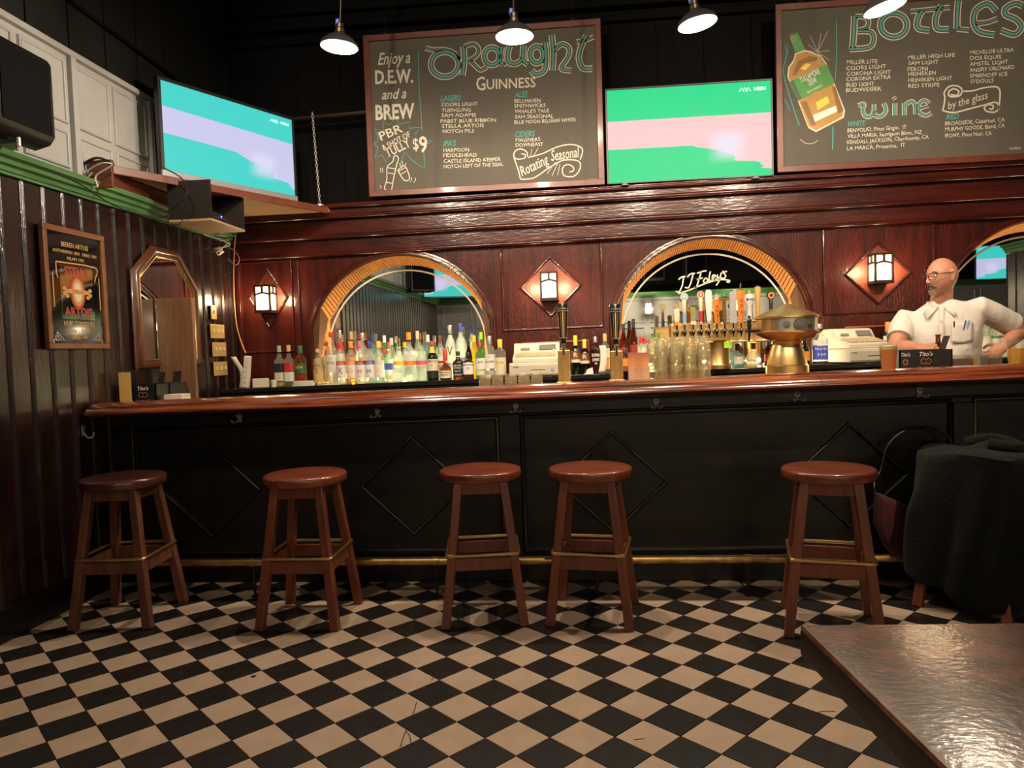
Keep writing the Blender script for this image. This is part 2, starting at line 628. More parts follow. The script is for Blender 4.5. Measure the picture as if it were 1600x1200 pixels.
for i in range(-60, 90):
    for j in range(-50, 60):
        # tile (i,j) centre: steps along both diagonals of the lattice
        a, b = (i + j) * TD / 2, (j - i) * TD / 2 + TD / 2
        x = TO.x + a * cos(TPHI) - b * sin(TPHI)
        y = TO.y + a * sin(TPHI) + b * cos(TPHI)
        if WX - .02 < x < 5.3 and YREAR < y < 5.6:
            cells[(i + j + 1) % 2].append((x, y))
rest = MB()
crack_rng = random.Random(3)
for par, nm in ((0, 'cream_tile'), (1, 'black_tile')):
    vis = []
    for x, y in cells[par]:
        v = V((x, y, 0)) - EYE
        dz = v.dot(_f)
        sx, sy = (800 + F_PX * v.dot(CR) / dz, 600 - F_PX * v.dot(CU) / dz) if dz > .3 else (1e6, 1e6)
        inside = -60 < sx < 1660 and 850 < sy < 1260 and y < 4.25 and dz > .3
        vis.append((0 if inside else 1, y, x, y))
    vis.sort()
    for k, (out, _, x, y) in enumerate(vis):
        if k < 300 and not out:
            me = tile_me[nm]
            if par == 0 and crack_rng.random() < .22:
                me = tile_me['cream_tile_veined']
            o = bpy.data.objects.new(nm, me)
            COL.objects.link(o)
            o.parent = floor
            o.location = (x, y, crack_rng.uniform(-.0004, .0004))
            o.rotation_euler.z = pi / 4 + TPHI + (pi / 2) * crack_rng.randrange(4)
        else:
            rest.mi(par)
            h = side / 2 - .0016
            c, s_ = cos(pi / 4 + TPHI), sin(pi / 4 + TPHI)
            rest.add([(x + p * c - q * s_, y + p * s_ + q * c, z) for z in (-.006, 0) for p, q in ((-h, -h), (h, -h), (h, h), (-h, h))],
                     [(4, 5, 6, 7), (0, 1, 5, 4), (1, 2, 6, 5), (2, 3, 7, 6), (3, 0, 4, 7)])
tag(rest.build('floor_tiles', [TILEC, TILEK], floor, smooth=0), kind='stuff')
# cracks in some of the cream tiles
ck = MB()
for pts in ([(651, 1097), (646, 1115), (641, 1124), (634, 1142), (625, 1168)], [(634, 1142), (640, 1150), (642, 1161)], [(1305, 1112), (1282, 1112), (1270, 1117)], [(991, 1156), (1007, 1154)], [(674, 1063), (678, 1058)]):
    q = [atz(x, y, 0) for x, y in pts]
    ribbon(ck, [(p.x, p.y) for p in q], .0035, (0, 0, 0), (1, 0, 0), (0, 1, 0), .0008, (0, 0, 1), 3)
ck.lathe([(.011, 0), (.011, .0008), (0, .0008)], 10, tuple(atz(396, 1057, .0002)))
ck.build('tile_crack', K['black'], floor, 0, label='thin dark crack in the cream tiles')

ceil = struct('ceiling', MB().b2(WX - .1, XE, YREAR - .1, YB, ZC, ZC + .1), BLACK)

# left wall: backing, bead-jointed planks, green rail, white panelling, black boarding
wl = struct('wall_left', MB().b2(WX - .14, WX - .03, YREAR - .1, YB, -.05, ZC), BLACK)
pw = .150
y = YREAR
pk = MB().b2(WX - .03, WX, 0, pw - .004, .16, 2.30).mesh('plank', PLANK, 0)
bd = MB()
for dy, r in ((-.0105, .0065), (.0105, .0065), (0, .0085)):
    bd.cyl((WX, dy, .16), (WX, dy, 2.30), r, n=8)
bdm = bd.mesh('bead', BEAD)
while y < 5.9:
    for nm, me, yy in (('plank', pk, y), ('bead', bdm, y)):
        o = bpy.data.objects.new(nm, me)
        COL.objects.link(o)
        o.parent = wl
        o.location = (0, yy, 0)
    y += pw
MB().b2(WX - .03, WX + .02, YREAR, YB, 0, .15).build('skirting_board', BLACKWOOD, wl, bevel=.006)
MB().b2(WX - .03, WX + .03, YREAR, YB, .15, .175).build('skirting_cap', BLACKWOOD, wl, bevel=.006)
# green rail: a stepped moulding
pr = [(0, 2.305), (.020, 2.305), (.020, 2.318), (.030, 2.322), (.034, 2.335), (.030, 2.345), (.052, 2.352), (.058, 2.366), (.052, 2.376), (.078, 2.384), (.086, 2.398), (.080, 2.412), (0, 2.416)]
tr = MB().prism(pr, (WX, YREAR, 0), (1, 0, 0), (0, 0, 1), (0, 1, 0), 5.87 - YREAR)
tag(struct('trim_1', tr, GREENP), label='green stepped rail along the left wall')
# white panelling
wp = MB().b2(WX - .03, WX, YREAR, 4.76, 2.41, 3.12)
wpo = wp.build('white_panelling', WHITEP, wl)
for q in [4.70 - .385 * k for k in range(19)]:
    for z0, z1 in ((2.45, 2.66), (2.70, 3.06)):
        yb = q - .345
        f = MB().prism([(yb + .03, z0 + .02), (q - .02, z0 + .02), (q - .02, z1 - .02), (yb + .03, z1 - .02)], (WX, 0, 0), (0, 1, 0), (0, 0, 1), (1, 0, 0), .006)
        f.frame([(yb, z0), (q, z0), (q, z1), (yb, z1)], (WX, 0, 0), (0, 1, 0), (0, 0, 1), (1, 0, 0), .016, .022)
        f.build('panel', WHITEP, wpo, 0)
MB().b2(WX - .03, WX + .035, YREAR, 4.77, 3.09, 3.125).build('panelling_cap', WHITEP, wpo, bevel=.005)
for yy in (3.98, 2.45, .9, 4.74):
    MB().b2(WX, WX + .03, yy - .022, yy + .022, 2.41, 3.11).build('panelling_stile', WHITEP, wpo, bevel=.004)
for k in range(26):
    yy = YREAR + .33 * k
    MB().b2(WX - .03, WX - .005, yy, yy + .318, 3.125, ZC).build('upper_board', BLACKGREEN, wl, 0)
MB().tube([(WX + .02, 3.75, 3.42), (WX + .02, 4.35, 3.40), (WX + .02, 5.4, 3.36)], .012, 8).build('conduit', BLACK, wl)

# back wall above the back bar, with beams
wb = struct('wall_back', MB().b2(WX - .1, XE, YB - .1, YB, -.05, ZC), BLACK)
ub = MB().b2(WX, RX, 5.98, 6.02, 2.62, ZC)
ub.build('upper_boarding', BLACK, wb)
for z, d in ((3.92, .05), (4.02, .09), (4.16, .06)):
    MB().b2(WX, RX, 5.98 - d, 5.99, z, z + .06).build('upper_moulding', BLACK, wb, bevel=.01)
for k in range(22):
    xx = WX + .2 + k * .37
    MB().b2(xx, xx + .012, 5.965, 5.985, 2.62, 3.92).build('batten', BLACK, wb, 0)
MB().tube([(-2.25, 5.80, 3.27), (-1.5, 5.80, 3.29)], .022, 10).build('steel_pipe', DARKMETAL, wb)

# right wall with dark boarding and rail
wr = struct('wall_right', MB().b2(RX + .03, RX + .14, RY0, YB, -.05, ZC), BLACK)
yy = RY0
while yy < 6.3:
    MB().b2(RX, RX + .03, yy, yy + .176, .16, 2.30).build('plank', PLANK, wr, 0)
    MB().cyl((RX, yy - .002, .16), (RX, yy - .002, 2.3), .01, n=8).build('bead', BEAD, wr)
    yy += .18
tr = MB().prism([(-a, b) for a, b in pr], (RX, RY0, 0), (1, 0, 0), (0, 0, 1), (0, 1, 0), 6.3 - RY0)
tag(struct('trim_2', tr, GREENP), label='green stepped rail on the right wall')
hk = MB().b2(RX - .02, RX, 3.6, 5.6, 1.86, 1.93)
hko = tag(hk.build('coat_hook_board', PLANK), 'dark coat hook board fixed on the right wall', 'hook board')
for k in range(8):
    yk = 3.7 + k * .25
    MB().tube(smooth_path([(RX - .02, yk, 1.90), (RX - .06, yk, 1.88), (RX - .085, yk, 1.90), (RX - .09, yk, 1.94)], 4), .008, 8).build('hook', BRASSD, hko)
# the rest of the room behind the viewer, seen in the mirrors
we = struct('wall_east', MB().b2(XE - .1, XE, YREAR, YB, -.05, ZC), BLACK)
wq = struct('wall_rear', MB().b2(WX - .1, XE, YREAR - .1, YREAR, -.05, ZC), BLACK)
MB().b2(WX, XE - .1, YREAR, YREAR + .02, 0, 2.30).build('white_wainscot', WHITEP, wq, 0)
k = 0
xx = WX + .1
while xx < XE - .8:
    for z0, z1 in ((.2, .95), (1.05, 1.72), (1.8, 2.24)):
        f = MB().frame([(xx + .62, z0), (xx, z0), (xx, z1), (xx + .62, z1)][::-1], (0, YREAR + .02, 0), (1, 0, 0), (0, 0, 1), (0, 1, 0), .018, .03)
        f.build('panel', WHITEP, wq, 0)
    xx += .70
tr = MB().prism(pr, (WX, YREAR, 0), (0, 1, 0), (0, 0, 1), (1, 0, 0), XE - .1 - WX)
tag(struct('trim_3', tr, GREENP), label='green stepped rail along the rear wall')

# ------------------------------------------------------------------ pendant lamps
def make_pendant():
    t = thing('pendant_lamp', None, 'lamp')
    MB().lathe([(.101, 0), (.104, .002), (.098, .022), (.070, .047), (.040, .066), (.030, .074), (.027, .074), (.037, .064), (.067, .044), (.095, .019), (.100, .001)], 28, cap=False).build('lamp_shade', [ENAMELW], t)
    MB().lathe([(.1055, .003), (.0995, .0235), (.0715, .0485), (.0415, .0675), (.0315, .0755), (.018, .079)], 28, cap=False).build('shade_back', ENAMEL, t)
    MB().lathe([(.018, .074), (.026, .078), (.026, .098), (.021, .104), (.021, .125), (.010, .135), (0, .136)], 16).build('socket', DARKMETAL, t)
    MB().lathe([(0, .004), (.020, .010), (.030, .026), (.028, .042), (.016, .060), (.014, .074)], 16).build('bulb', BULB, t)
    MB().cyl((0, 0, .13), (0, 0, ZC - 3.03), .006, n=8).build('cord', DARKMETAL, t)
    MB().lathe([(.05, ZC - 3.05), (.05, ZC - 3.032), (.02, ZC - 3.025)][::1], 14).build('ceiling_rose', DARKMETAL, t)
    MB().lathe([(.010, .118), (.013, .12), (.013, .15), (.006, .155)], 10, (-.014, .004, 0)).build('blue_plug', K['blue'], t, label='blue plug on the socket')
    return t


pend0 = make_pendant()
PEND = [(530, 74, -.06, 'pendant lamp on a cord left of the draught menu board'), (804, 58, 0, 'pendant lamp on a cord in front of the draught heading'),
        (1090, 38, .14, 'tilted pendant lamp above the green and pink television'), (1383, 13, .2, 'tilted pendant lamp in front of the bottles heading')]
for i, (px, py, tilt, lb) in enumerate(PEND):
    o = pend0 if i == 0 else copy_tree(pend0)
    p = at(px, py, 4.0)
    o.location = (p.x, p.y, p.z)
    o.rotation_euler = (0, -tilt, 0) if i else (0, .08, 0)
    tag(o, lb, group='pendant lamps over the bar')
    lamp('pendant_light', (p.x, p.y, p.z - .006), P_PENDANT, WARM, .03)
for x, y in ((-1.6, .6), (.4, .5), (2.4, .7), (-1.3, -1.2), (1.2, -1.3), (4.2, 0)):  # added pendants out of view, fill light for floor and bar
    o = copy_tree(pend0)
    o.location = (x, y, 3.04)
    o.rotation_euler = (0, 0, 0)
    tag(o, 'added pendant lamp giving fill light behind the viewer', group='added fill pendants behind the viewer')
    lamp('room_fill_light', (x, y, 3.02), P_ROOM_FILL, WARM, .05)


# ------------------------------------------------------------------ bar counter
KB, KC = .0145, .0120            # the old counters run a little out of level


def bz(x):
    return 1.130 + KB * x


def cz(x):
    return 1.143 + KC * x


bar = thing('bar_counter', 'long bar counter with red oak arm rail over black panelled front', 'bar', (0, 4.17, 0))
YF = 0.0                                   # bar front in local y
front = MB().b2(WX, RX, .02, .10, 0, 1.07)
front.shear(0).build('front_board', BLACKWOOD, bar, 0)
MB().b2(WX, RX, -.006, .02, .985, 1.065).shear(KB).build('top_board', BLACKWOOD, bar, bevel=.004)
MB().b2(WX, RX, -.012, .02, .975, .985).shear(KB).build('bead_strip', BLACKWOOD, bar, bevel=.004)
MB().b2(WX, RX, -.02, .02, 0, .13).build('kick_board', BLACKWOOD, bar, bevel=.004)
MB().b2(WX, RX, -.028, .02, .13, .15).build('kick_bead', BLACKWOOD, bar, bevel=.006)
for x0, x1 in ((-2.78, -2.70), (-.459, -.339), (2.053, 2.16), (4.3, 4.42)):
    MB().b2(x0, x1, -.004, .02, .15, .98).build('stile', BLACKWOOD, bar, bevel=.004)
for x0, x1 in ((-2.70, -.459), (-.339, 2.053), (2.16, 4.3)):
    f = MB().frame([(x0, .16), (x1, .16), (x1, .972 + KB * (x1)), (x0, .972 + KB * x0)], (0, .02, 0), (1, 0, 0), (0, 0, 1), (0, -1, 0), .018, .026)
    f.build('panel_moulding', BLACKWOOD, bar)
for cx, c0 in ((-2.237, .56), (-.985, .565), (.186, .565), (1.504, .585), (2.75, .6), (3.95, .6)):
    dm = [(cx, c0 - .303), (cx + .325, c0), (cx, c0 + .303), (cx - .325, c0)]
    MB().frame(dm, (0, .02, 0), (1, 0, 0), (0, 0, 1), (0, -1, 0), .016, .022).build('diamond_moulding', BLACKWOOD, bar)
# arm rail (two lengths meeting at a joint) and top
arm = [(-.065, -.052), (-.045, -.052), (-.045, -.045), (.45, -.045), (.45, 0), (.02, 0), (.0, .004), (-.03, .018), (-.08, .026), (-.14, .028), (-.20, .020), (-.24, .006), (-.266, -.008), (-.282, -.024), (-.285, -.038), (-.272, -.050), (-.245, -.056), (-.20, -.058), (-.14, -.055)]
for x0, x1 in ((WX + .03, 1.263), (1.266, RX)):
    a = MB().prism(arm, (x0, 0, 1.130), (0, 1, 0), (0, 0, 1), (1, 0, 0), x1 - x0)
    # subdivide nothing: long grain runs along the rail
    a.shear(KB).build('arm_rail', OAKRED, bar, 50)
MB().b2(WX + .03, RX, .38, .42, 0, 1.05).build('back_board', BLACKWOOD, bar, 0)
# foot rail
MB().cyl((WX + .35, -.27, .197), (2.6, -.27, .197), .0225, n=18).build('foot_rail', BRASSD, bar)
for xp in (-1.85, -.803, .075, .874, 1.75):
    p = MB().cyl((xp, -.27, 0), (xp, -.27, .18), .008, n=8).cyl((xp, -.27, .075), (xp, .02, .09), .007, n=8)
    p.lathe([(.02, 0), (.02, .006), (.01, .01)], 10, (xp, -.27, 0))
    p.build('rail_post', DARKMETAL, bar)
    MB().cyl((xp - .018, -.27, .197), (xp + .018, -.27, .197), .0265, n=18).build('rail_collar', BRASSD, bar)
for px, py in ((375, 653), (590, 645), (806, 637), (1025, 630), (1245, 619), (1436, 613)):
    p = at(px, py, 4.165)
    h = MB().prism([(-.012, -.022), (.012, -.022), (.009, -.008), (.016, .012), (.010, .026), (-.010, .026), (-.016, .012), (-.009, -.008)], (p.x, -.006, p.z), (1, 0, 0), (0, 0, 1), (0, -1, 0), .006)
    for sx in (-1, 1):
        h.tube(smooth_path([(p.x + sx * .004, -.014, p.z - .005), (p.x + sx * .012, -.03, p.z - .022), (p.x + sx * .026, -.05, p.z - .022), (p.x + sx * .03, -.052, p.z - .008)], 4), .004, 6)
    h.tube(smooth_path([(p.x, -.014, p.z + .015), (p.x, -.04, p.z + .012), (p.x, -.055, p.z + .026)], 4), .005, 6)
    h.build('purse_hook', mat('pewter', (.50, .46, .40), .35, metal=.2), bar)

# ------------------------------------------------------------------ back bar
KBB = .011
bc_early = thing('back_counter', 'black back counter running under the arched mirrors', 'counter', (0, 5.5, 0))
bb = thing('back_bar', 'dark mahogany back bar wall with arched mirrors and cornice', 'back bar', (0, 5.9, 0))
ARCH = [-1.437, 1.062, 3.57]
AR, AXH, ACZ = .77, .742, 1.395         # circle radius, half width, centre height
BR, BXH, BCZ, BY = .730, .672, 1.382, .20   # the same at the mirror, BY behind


def arcz(dx, r, c):
    return c + sqrt(max(0, r * r - dx * dx))


# face board with arched openings: narrow strips follow each arch
ZT = 2.60
xs = [WX]
for c in ARCH:
    xs += [c - AXH + 2 * AXH * k / 40 for k in range(41)]
xs += [RX]
fb = MB()
segs = []
prev = WX
for c in ARCH:
    fb.b2(prev, c - AXH, 0, .03, 1.05, ZT)
    for k in range(40):
        x0, x1 = c - AXH + 2 * AXH * k / 40, c - AXH + 2 * AXH * (k + 1) / 40
        za, zb = arcz(x0 - c, AR, ACZ), arcz(x1 - c, AR, ACZ)
        fb.add([(x0, 0, za), (x1, 0, zb), (x1, 0, ZT), (x0, 0, ZT), (x0, .03, za), (x1, .03, zb), (x1, .03, ZT), (x0, .03, ZT)], [(0, 1, 2, 3), (5, 4, 7, 6), (0, 4, 5, 1), (3, 2, 6, 7)])
    prev = c + AXH
fb.b2(prev, RX, 0, .03, 1.05, ZT)
fb.shear(KBB).build('face_board', MAHOG, bb, 0)
for ai, c in enumerate(ARCH):
    # arch moulding, jambs included
    path = [(-AXH, 1.10), (-AXH, 1.3), (-AXH, 1.5)]
    a_s = math.asin(AXH / AR)
    path += [(AR * sin(a), ACZ + AR * cos(a)) for a in [-a_s + 2 * a_s * k / 36 for k in range(37)]]
    path += [(AXH, 1.5), (AXH, 1.3), (AXH, 1.10)]
    m = MB()
    prof = [(0, .012), (0, -.018), (.012, -.030), (.026, -.028), (.032, -.018), (.046, -.016), (.052, -.006), (.052, .004)]
    n = len(path)
    vs = []
    for i, (px, pz) in enumerate(path):
        q0, q1 = path[max(0, i - 1)], path[min(n - 1, i + 1)]
        t = V((q1[0] - q0[0], q1[1] - q0[1])).normalized()
        nx, nz = -t.y, t.x
        vs += [(c + px + nx * a, b, pz + nz * a) for a, b in prof]
    k = len(prof)
    m.add(vs, [(i * k + j, i * k + j + 1, (i + 1) * k + j + 1, (i + 1) * k + j) for i in range(n - 1) for j in range(k - 1)])
    m.shear(KBB).build('arch_moulding', MAHOGH, bb)
    # tambour lining: upright half-round slats from the front arch back to the mirror arch
    sl = MB()
    ns = 72
    back = MB()

    def slope(dx, r):
        return max(-4, min(4, -dx / sqrt(max(1e-4, r * r - dx * dx))))
    xk = [-BXH + 2 * BXH * q / ns for q in range(ns + 1)]
    vs = []
    for dx in xk:
        vs += [(c + dx, 0, arcz(dx, AR, ACZ) + .012), (c + dx, BY, arcz(dx, BR, BCZ) + .012)]
    back.add(vs, [(2 * q, 2 * q + 2, 2 * q + 3, 2 * q + 1) for q in range(ns)])
    for sg in (-1, 1):
        back.add([(c + sg * BXH, BY, 1.05), (c + sg * AXH, 0, 1.05), (c + sg * AXH, 0, arcz(AXH, AR, ACZ) + .02), (c + sg * BXH, 0, arcz(BXH, AR, ACZ) + .012), (c + sg * BXH, BY, arcz(BXH, BR, BCZ) + .012)], [(0, 1, 2, 3, 4)])
    back.shear(KBB).build('arch_lining', mat('tambour_backing', (.10, .035, .010), .6), bb, 0, fix=False)
    wv = BXH / ns * .80
    for q in range(ns):
        dx = (xk[q] + xk[q + 1]) / 2
        P = [V((c + dx, 0, arcz(dx, AR, ACZ))), V((c + dx, BY, arcz(dx, BR, BCZ)))]
        Tn = [V((1, 0, slope(dx, AR))), V((1, 0, slope(dx, BR)))]
        vs = []
        for p, t in zip(P, Tn):
            nrm = (P[1] - P[0]).cross(t)
            nrm.normalize()
            if nrm.z > 0:
                nrm = -nrm
            for a_, h in ((-1, 0), (-.6, .7), (0, 1), (.6, .7), (1, 0)):
                vs.append(p + t * (a_ * wv) + nrm * (h * .006))
        sl.add(vs, [(i, i + 1, i + 6, i + 5) for i in range(4)])
    for sg in (-1, 1):
        for q in range(9):
            t = (q + .5) / 9
            dx = sg * (BXH + (AXH - BXH) * t)
            y_ = BY * (1 - t)
            e = V((sg * (AXH - BXH), -BY, 0)) / 9 * .45
            nrm = V((-sg * BY, -(AXH - BXH), 0)).normalized()
            vs = []
            for z_ in (1.06, arcz(dx, AR, ACZ) - .06 * (1 - t)):
                for a_, h in ((-1, 0), (-.6, .7), (0, 1), (.6, .7), (1, 0)):
                    vs.append(V((c + dx, y_, z_)) + e * a_ + nrm * (h * .007 + .002))
            sl.add(vs, [(i, i + 1, i + 6, i + 5) for i in range(4)])
    tag(sl.shear(KBB).build('tambour_slats', TAMBOUR, bb, 50, fix=False), kind='stuff')
    for dx in (-.45, 0, .45):  # added lamps behind the bottles, uplighting the arch lining
        MB().lathe([(.022, 0), (.022, .010), (.018, .013), (0, .013)], 14, (c + dx, 5.99 - 5.5, cz(c + dx) + .001)).build('added_puck', ENAMELW, bc_early)
        lamp('niche_fill_light', (c + dx, 5.99, 1.185 + KC * c), P_ARCH_FILL, (1, .74, .40), .015)
    # mirror
    mi = MB()
    pts = [(c - BXH, 1.10)] + [(c - BXH + 2 * BXH * q / 40, arcz(-BXH + 2 * BXH * q / 40, BR, BCZ)) for q in range(41)] + [(c + BXH, 1.10)]
    mi.prism(pts, (0, BY, 0), (1, 0, 0), (0, 0, 1), (0, 1, 0), .01)
    mir = mi.shear(KBB).build('mirror', MIRROR, bb, 0)
    et = MB()
    r2 = BR - .045
    ribbon(et, [(c + r2 * sin(a), BCZ + r2 * cos(a)) for a in [-1.42 + 2.84 * q / 40 for q in range(41)]], .014, (0, BY, 0), (1, 0, 0), (0, 0, 1), .002, (0, -1, 0), 0)
    et.shear(KBB).build('etched_arc', CHALK, mir, 0, label='pale arc etched in the mirror')
    if ai == 1:
        le = MB()
        sgn = [((1062, 460), (1070, 432), (1061, 436)), ]
        base = at(1060, 462, 5.9 + BY - .002)
        uu, ww = V((.975, 0, .24)).normalized(), V((-.1, 0, 1)).normalized()

        def inkline(pts, wd):
            q = [at(a, b, 5.9 + BY - .003) for a, b in pts]
            ribbon(le, [(p.x, p.z) for p in q], wd, (0, BY - .003, 0), (1, 0, 0), (0, 0, 1), 0, (0, -1, 0), 6)
        for pts in ([(1060, 437), (1065, 433), (1071, 432)], [(1068, 433), (1066, 446), (1061, 456), (1056, 455)], [(1074, 433), (1079, 428), (1086, 427)], [(1083, 428), (1080, 440), (1076, 449), (1070, 449)],
                    [(1089, 427), (1098, 424), (1104, 423)], [(1096, 424), (1092, 437), (1088, 449), (1084, 449)], [(1089, 437), (1098, 434)],
                    [(1103, 434), (1099, 439), (1102, 442), (1106, 438), (1103, 434)], [(1110, 424), (1108, 434), (1109, 439), (1112, 438)],
                    [(1113, 436), (1118, 431), (1114, 430), (1113, 436), (1117, 438), (1120, 435)], [(1121, 429), (1121, 434), (1125, 433)], [(1127, 426), (1124, 438), (1119, 446)],
                    [(1130, 423), (1129, 427)], [(1136, 424), (1131, 426), (1134, 431), (1131, 435), (1127, 434)],
                    [(1060, 459), (1080, 452), (1105, 442), (1125, 437), (1139, 438), (1139, 441), (1135, 440)]):
            inkline(pts, .011)
        inkline([(1076, 452), (1077, 453)], .014)
        inkline([(1066, 457), (1067, 458)], .014)
        le.build('etched_lettering', CHALK, mir, 0, label='white script lettering etched across the mirror')
# raised panels, diamonds
PAN = [(-2.80, -2.337, 1.414, 2.188, -2.549), (-.595, .227, 1.50, 2.194, -.194), (1.931, 2.772, 1.512, 2.197, 2.345)]
for x0, x1, z0, z1, dc in PAN:
    if dc > 2:
        z0, z1 = z0 - .0, z1
    MB().frame([(x0, z0), (x1, z0), (x1, z1), (x0, z1)], (0, 0, 0), (1, 0, 0), (0, 0, 1), (0, -1, 0), .014, .022).shear(KBB if dc > -1 else KBB).build('panel_moulding', MAHOG, bb)
    dz = 1.845 if dc < 2 else 1.872 - KBB * dc + .0
    dm = [(dc, dz - .247), (dc + .250, dz), (dc, dz + .247), (dc - .250, dz)]
    if dc < -2:
        dm = [(dc, dz - .26), (dc + .17, dz), (dc, dz + .26), (dc - .17, dz)]
    MB().prism(dm, (0, 0, 0), (1, 0, 0), (0, 0, 1), (0, -1, 0), .012).build('diamond_panel', REDWOOD, bb, 0)
    MB().frame(dm, (0, -.0115, 0), (1, 0, 0), (0, 0, 1), (0, -1, 0), .012, .020).build('diamond_moulding', MAHOGH, bb)
    if dc > -1:
        MB().frame([(x0 + .16, 1.14), (x1 - .12, 1.14), (x1 - .12, z0 - .09), (x0 + .16, z0 - .09)], (0, 0, 0), (1, 0, 0), (0, 0, 1), (0, -1, 0), .014, .022).shear(KBB).build('panel_moulding', REDWOOD, bb)
for x in (-2.81, -2.30):
    MB().b2(x - .018, x + .018, -.014, 0, 1.1, 2.18).shear(KBB).build('pilaster_strip', MAHOG, bb, bevel=.005)
# cornice, piece by piece
for y0, z0, z1 in ((-.045, 2.215, 2.33), (-.085, 2.355, 2.475), (-.135, 2.505, 2.572)):
    MB().b2(WX, RX, y0, .02, z0, z1).shear(KBB).build('cornice_board', MAHOGH, bb, bevel=.003)
for y0, z0, r in ((-.035, 2.205, .018), (-.075, 2.342, .018), (-.105, 2.335, .0), (-.125, 2.492, .018), (-.165, 2.565, .014)):
    if r:
        MB().cyl((WX, y0, z0), (RX, y0, z0), r, n=12).shear(KBB).build('cornice_bead', MAHOGH, bb)
MB().b2(WX, RX, -.172, .05, 2.572, 2.585).shear(KBB).build('cornice_shelf', MAHOGH, bb, bevel=.003)

# back counter
bc = bc_early
MB().b2(WX + .01, RX, 0, .398, -.035, 0).move(Matrix.Translation((0, 0, 1.143))).shear(KC).build('counter_top', mat('black_stone', (.012, .012, .011), .15, coat=.3), bc, bevel=.004)
for c in ARCH:
    MB().b2(c - AXH + .004, c + AXH - .004, .399, .72, 1.108, 1.143).shear(KC).build('niche_shelf', MATS['black_stone'], bc, 0)
MB().b2(WX + .01, RX, .02, .39, 0, 1.10).shear(0).build('cabinet_body', BLACKWOOD, bc, 0)
MB().b2(WX + .01, RX, .008, .02, .95, 1.105).shear(KC).build('front_apron', BLACK, bc, 0)


# ------------------------------------------------------------------ wall sconces
def make_sconce():
    t = thing('wall_sconce', None, 'lamp')
    w, d, h = .126, .13, .205
    hw = w / 2
    MB().b2(-hw + .004, hw - .004, -d + .004, -.002, .006, h - .006).build('lantern_glass', PANE, t, 0)
    b = MB()
    r = .0075
    for x in (-hw, hw):
        for y in (-d, -.002):
            b.b2(x - r, x + r, y - r, y + r, 0, h)
    zt = h * .70
    for x0, x1, y0, y1 in ((-hw, hw, -d - r, -d + r), (-hw, hw, -r, 0)):
        for z in (0, h):
            b.b2(x0, x1, y0, y1, z - r, z + r)
    for x in (-hw, hw):
        for z in (0, h, zt):
            b.b2(x - r, x + r, -d, 0, z - r, z + r)
        b.b2(x - r, x + r, -d * .5 - r, -d * .5 + r, zt, h)
    b.b2(-r, r, -d - r, -d + r, zt, h)
    b.build('lantern_frame', DARKMETAL, t, 0)
    c = MB()
    c.tube([(-hw + hw * 2 * k / 8, -d, zt - .012 + .016 * sin(pi * k / 8)) for k in range(9)], r, 6)
    c.build('arched_bar', DARKMETAL, t)
    MB().b2(-hw - .01, hw + .01, -d - .01, 0, -.016, -.006).b2(-hw + .01, hw - .01, -.004, 0, -.02, h + .02).build('lantern_base', DARKMETAL, t, 0)
    return t


sc0 = make_sconce()
for i, (px, py, lb) in enumerate(((417, 488, 'glowing lantern sconce on the narrow diamond panel near the corner'), (859, 469, 'glowing lantern sconce on the diamond panel between two arches'), (1375, 442, 'glowing lantern sconce on the diamond panel beside the barman'))):
    o = sc0 if i == 0 else copy_tree(sc0)
    p = at(px, py, 5.83)
    o.location = (p.x, 5.886, p.z + .008)
    tag(o, lb, group='lantern sconces on the back bar')
    for sx in (-.115, .115):
        lamp('sconce_light', (p.x + sx, 5.755, p.z + .10), P_SCONCE / 2, (1, .68, .38), .04)
for x in (1.45, -.2, 3.2, 4.9):
    o = copy_tree(sc0)
    o.location = (x, YREAR + .03, 1.98)
    o.rotation_euler.z = pi
    tag(o, 'glowing lantern sconce on the white rear wall', group='lantern sconces on the rear wall')
    lamp('sconce_light', (x, YREAR + .26, 2.05), P_SCONCE * 2.5, (1, .78, .5), .05)


# ------------------------------------------------------------------ bar stools
def make_stool(seatm, woodm):
    t = thing('bar_stool', None, 'stool')
    prof = [(0, .703), (.198, .703), (.205, .706), (.208, .712), (.209, .738), (.206, .746), (.197, .7505), (.10, .748), (0, .747)]
    MB().lathe(prof, 40).build('seat', seatm, t, 50)
    tp, bt = .112, .192

    def lp(sx, sy, z):
        q = bt + (tp - bt) * z / .70
        return V((sx * q, sy * q, z))
    for sx, sy in ((-1, -1), (1, -1), (1, 1), (-1, 1)):
        MB().bar(lp(sx, sy, 0), lp(sx, sy, .702), .044, .044, (0, 1, 0), .042, .042).build('leg', woodm, t, 0, bevel=.004)
    for a in range(4):
        p = [(-1, -1), (1, -1), (1, 1), (-1, 1)]
        s0, s1 = p[a], p[(a + 1) % 4]
        for nm, z, h in (('apron', .670, .058), ('stretcher', .305, .062)):
            q0, q1 = lp(*s0, z), lp(*s1, z)
            d = (q1 - q0).normalized()
            MB().bar(q0 + d * .018, q1 - d * .018, .022, h, (0, 0, 1)).build(nm, woodm, t, 0, bevel=.003)
    k = lp(1, 1, .352).x + .026
    c = .022
    ring = []
    for sx, sy in ((1, -1), (1, 1), (-1, 1), (-1, -1)):
        a0 = {(1, -1): -pi / 2, (1, 1): 0, (-1, 1): pi / 2, (-1, -1): pi}[(sx, sy)]
        for q in range(5):
            a = a0 + pi / 2 * q / 4
            ring.append((sx * (k - c) + c * cos(a), sy * (k - c) + c * sin(a), .352))
    MB().tube(ring, .0085, 10, closed=True).build('foot_ring', BRASS, t)
    return t


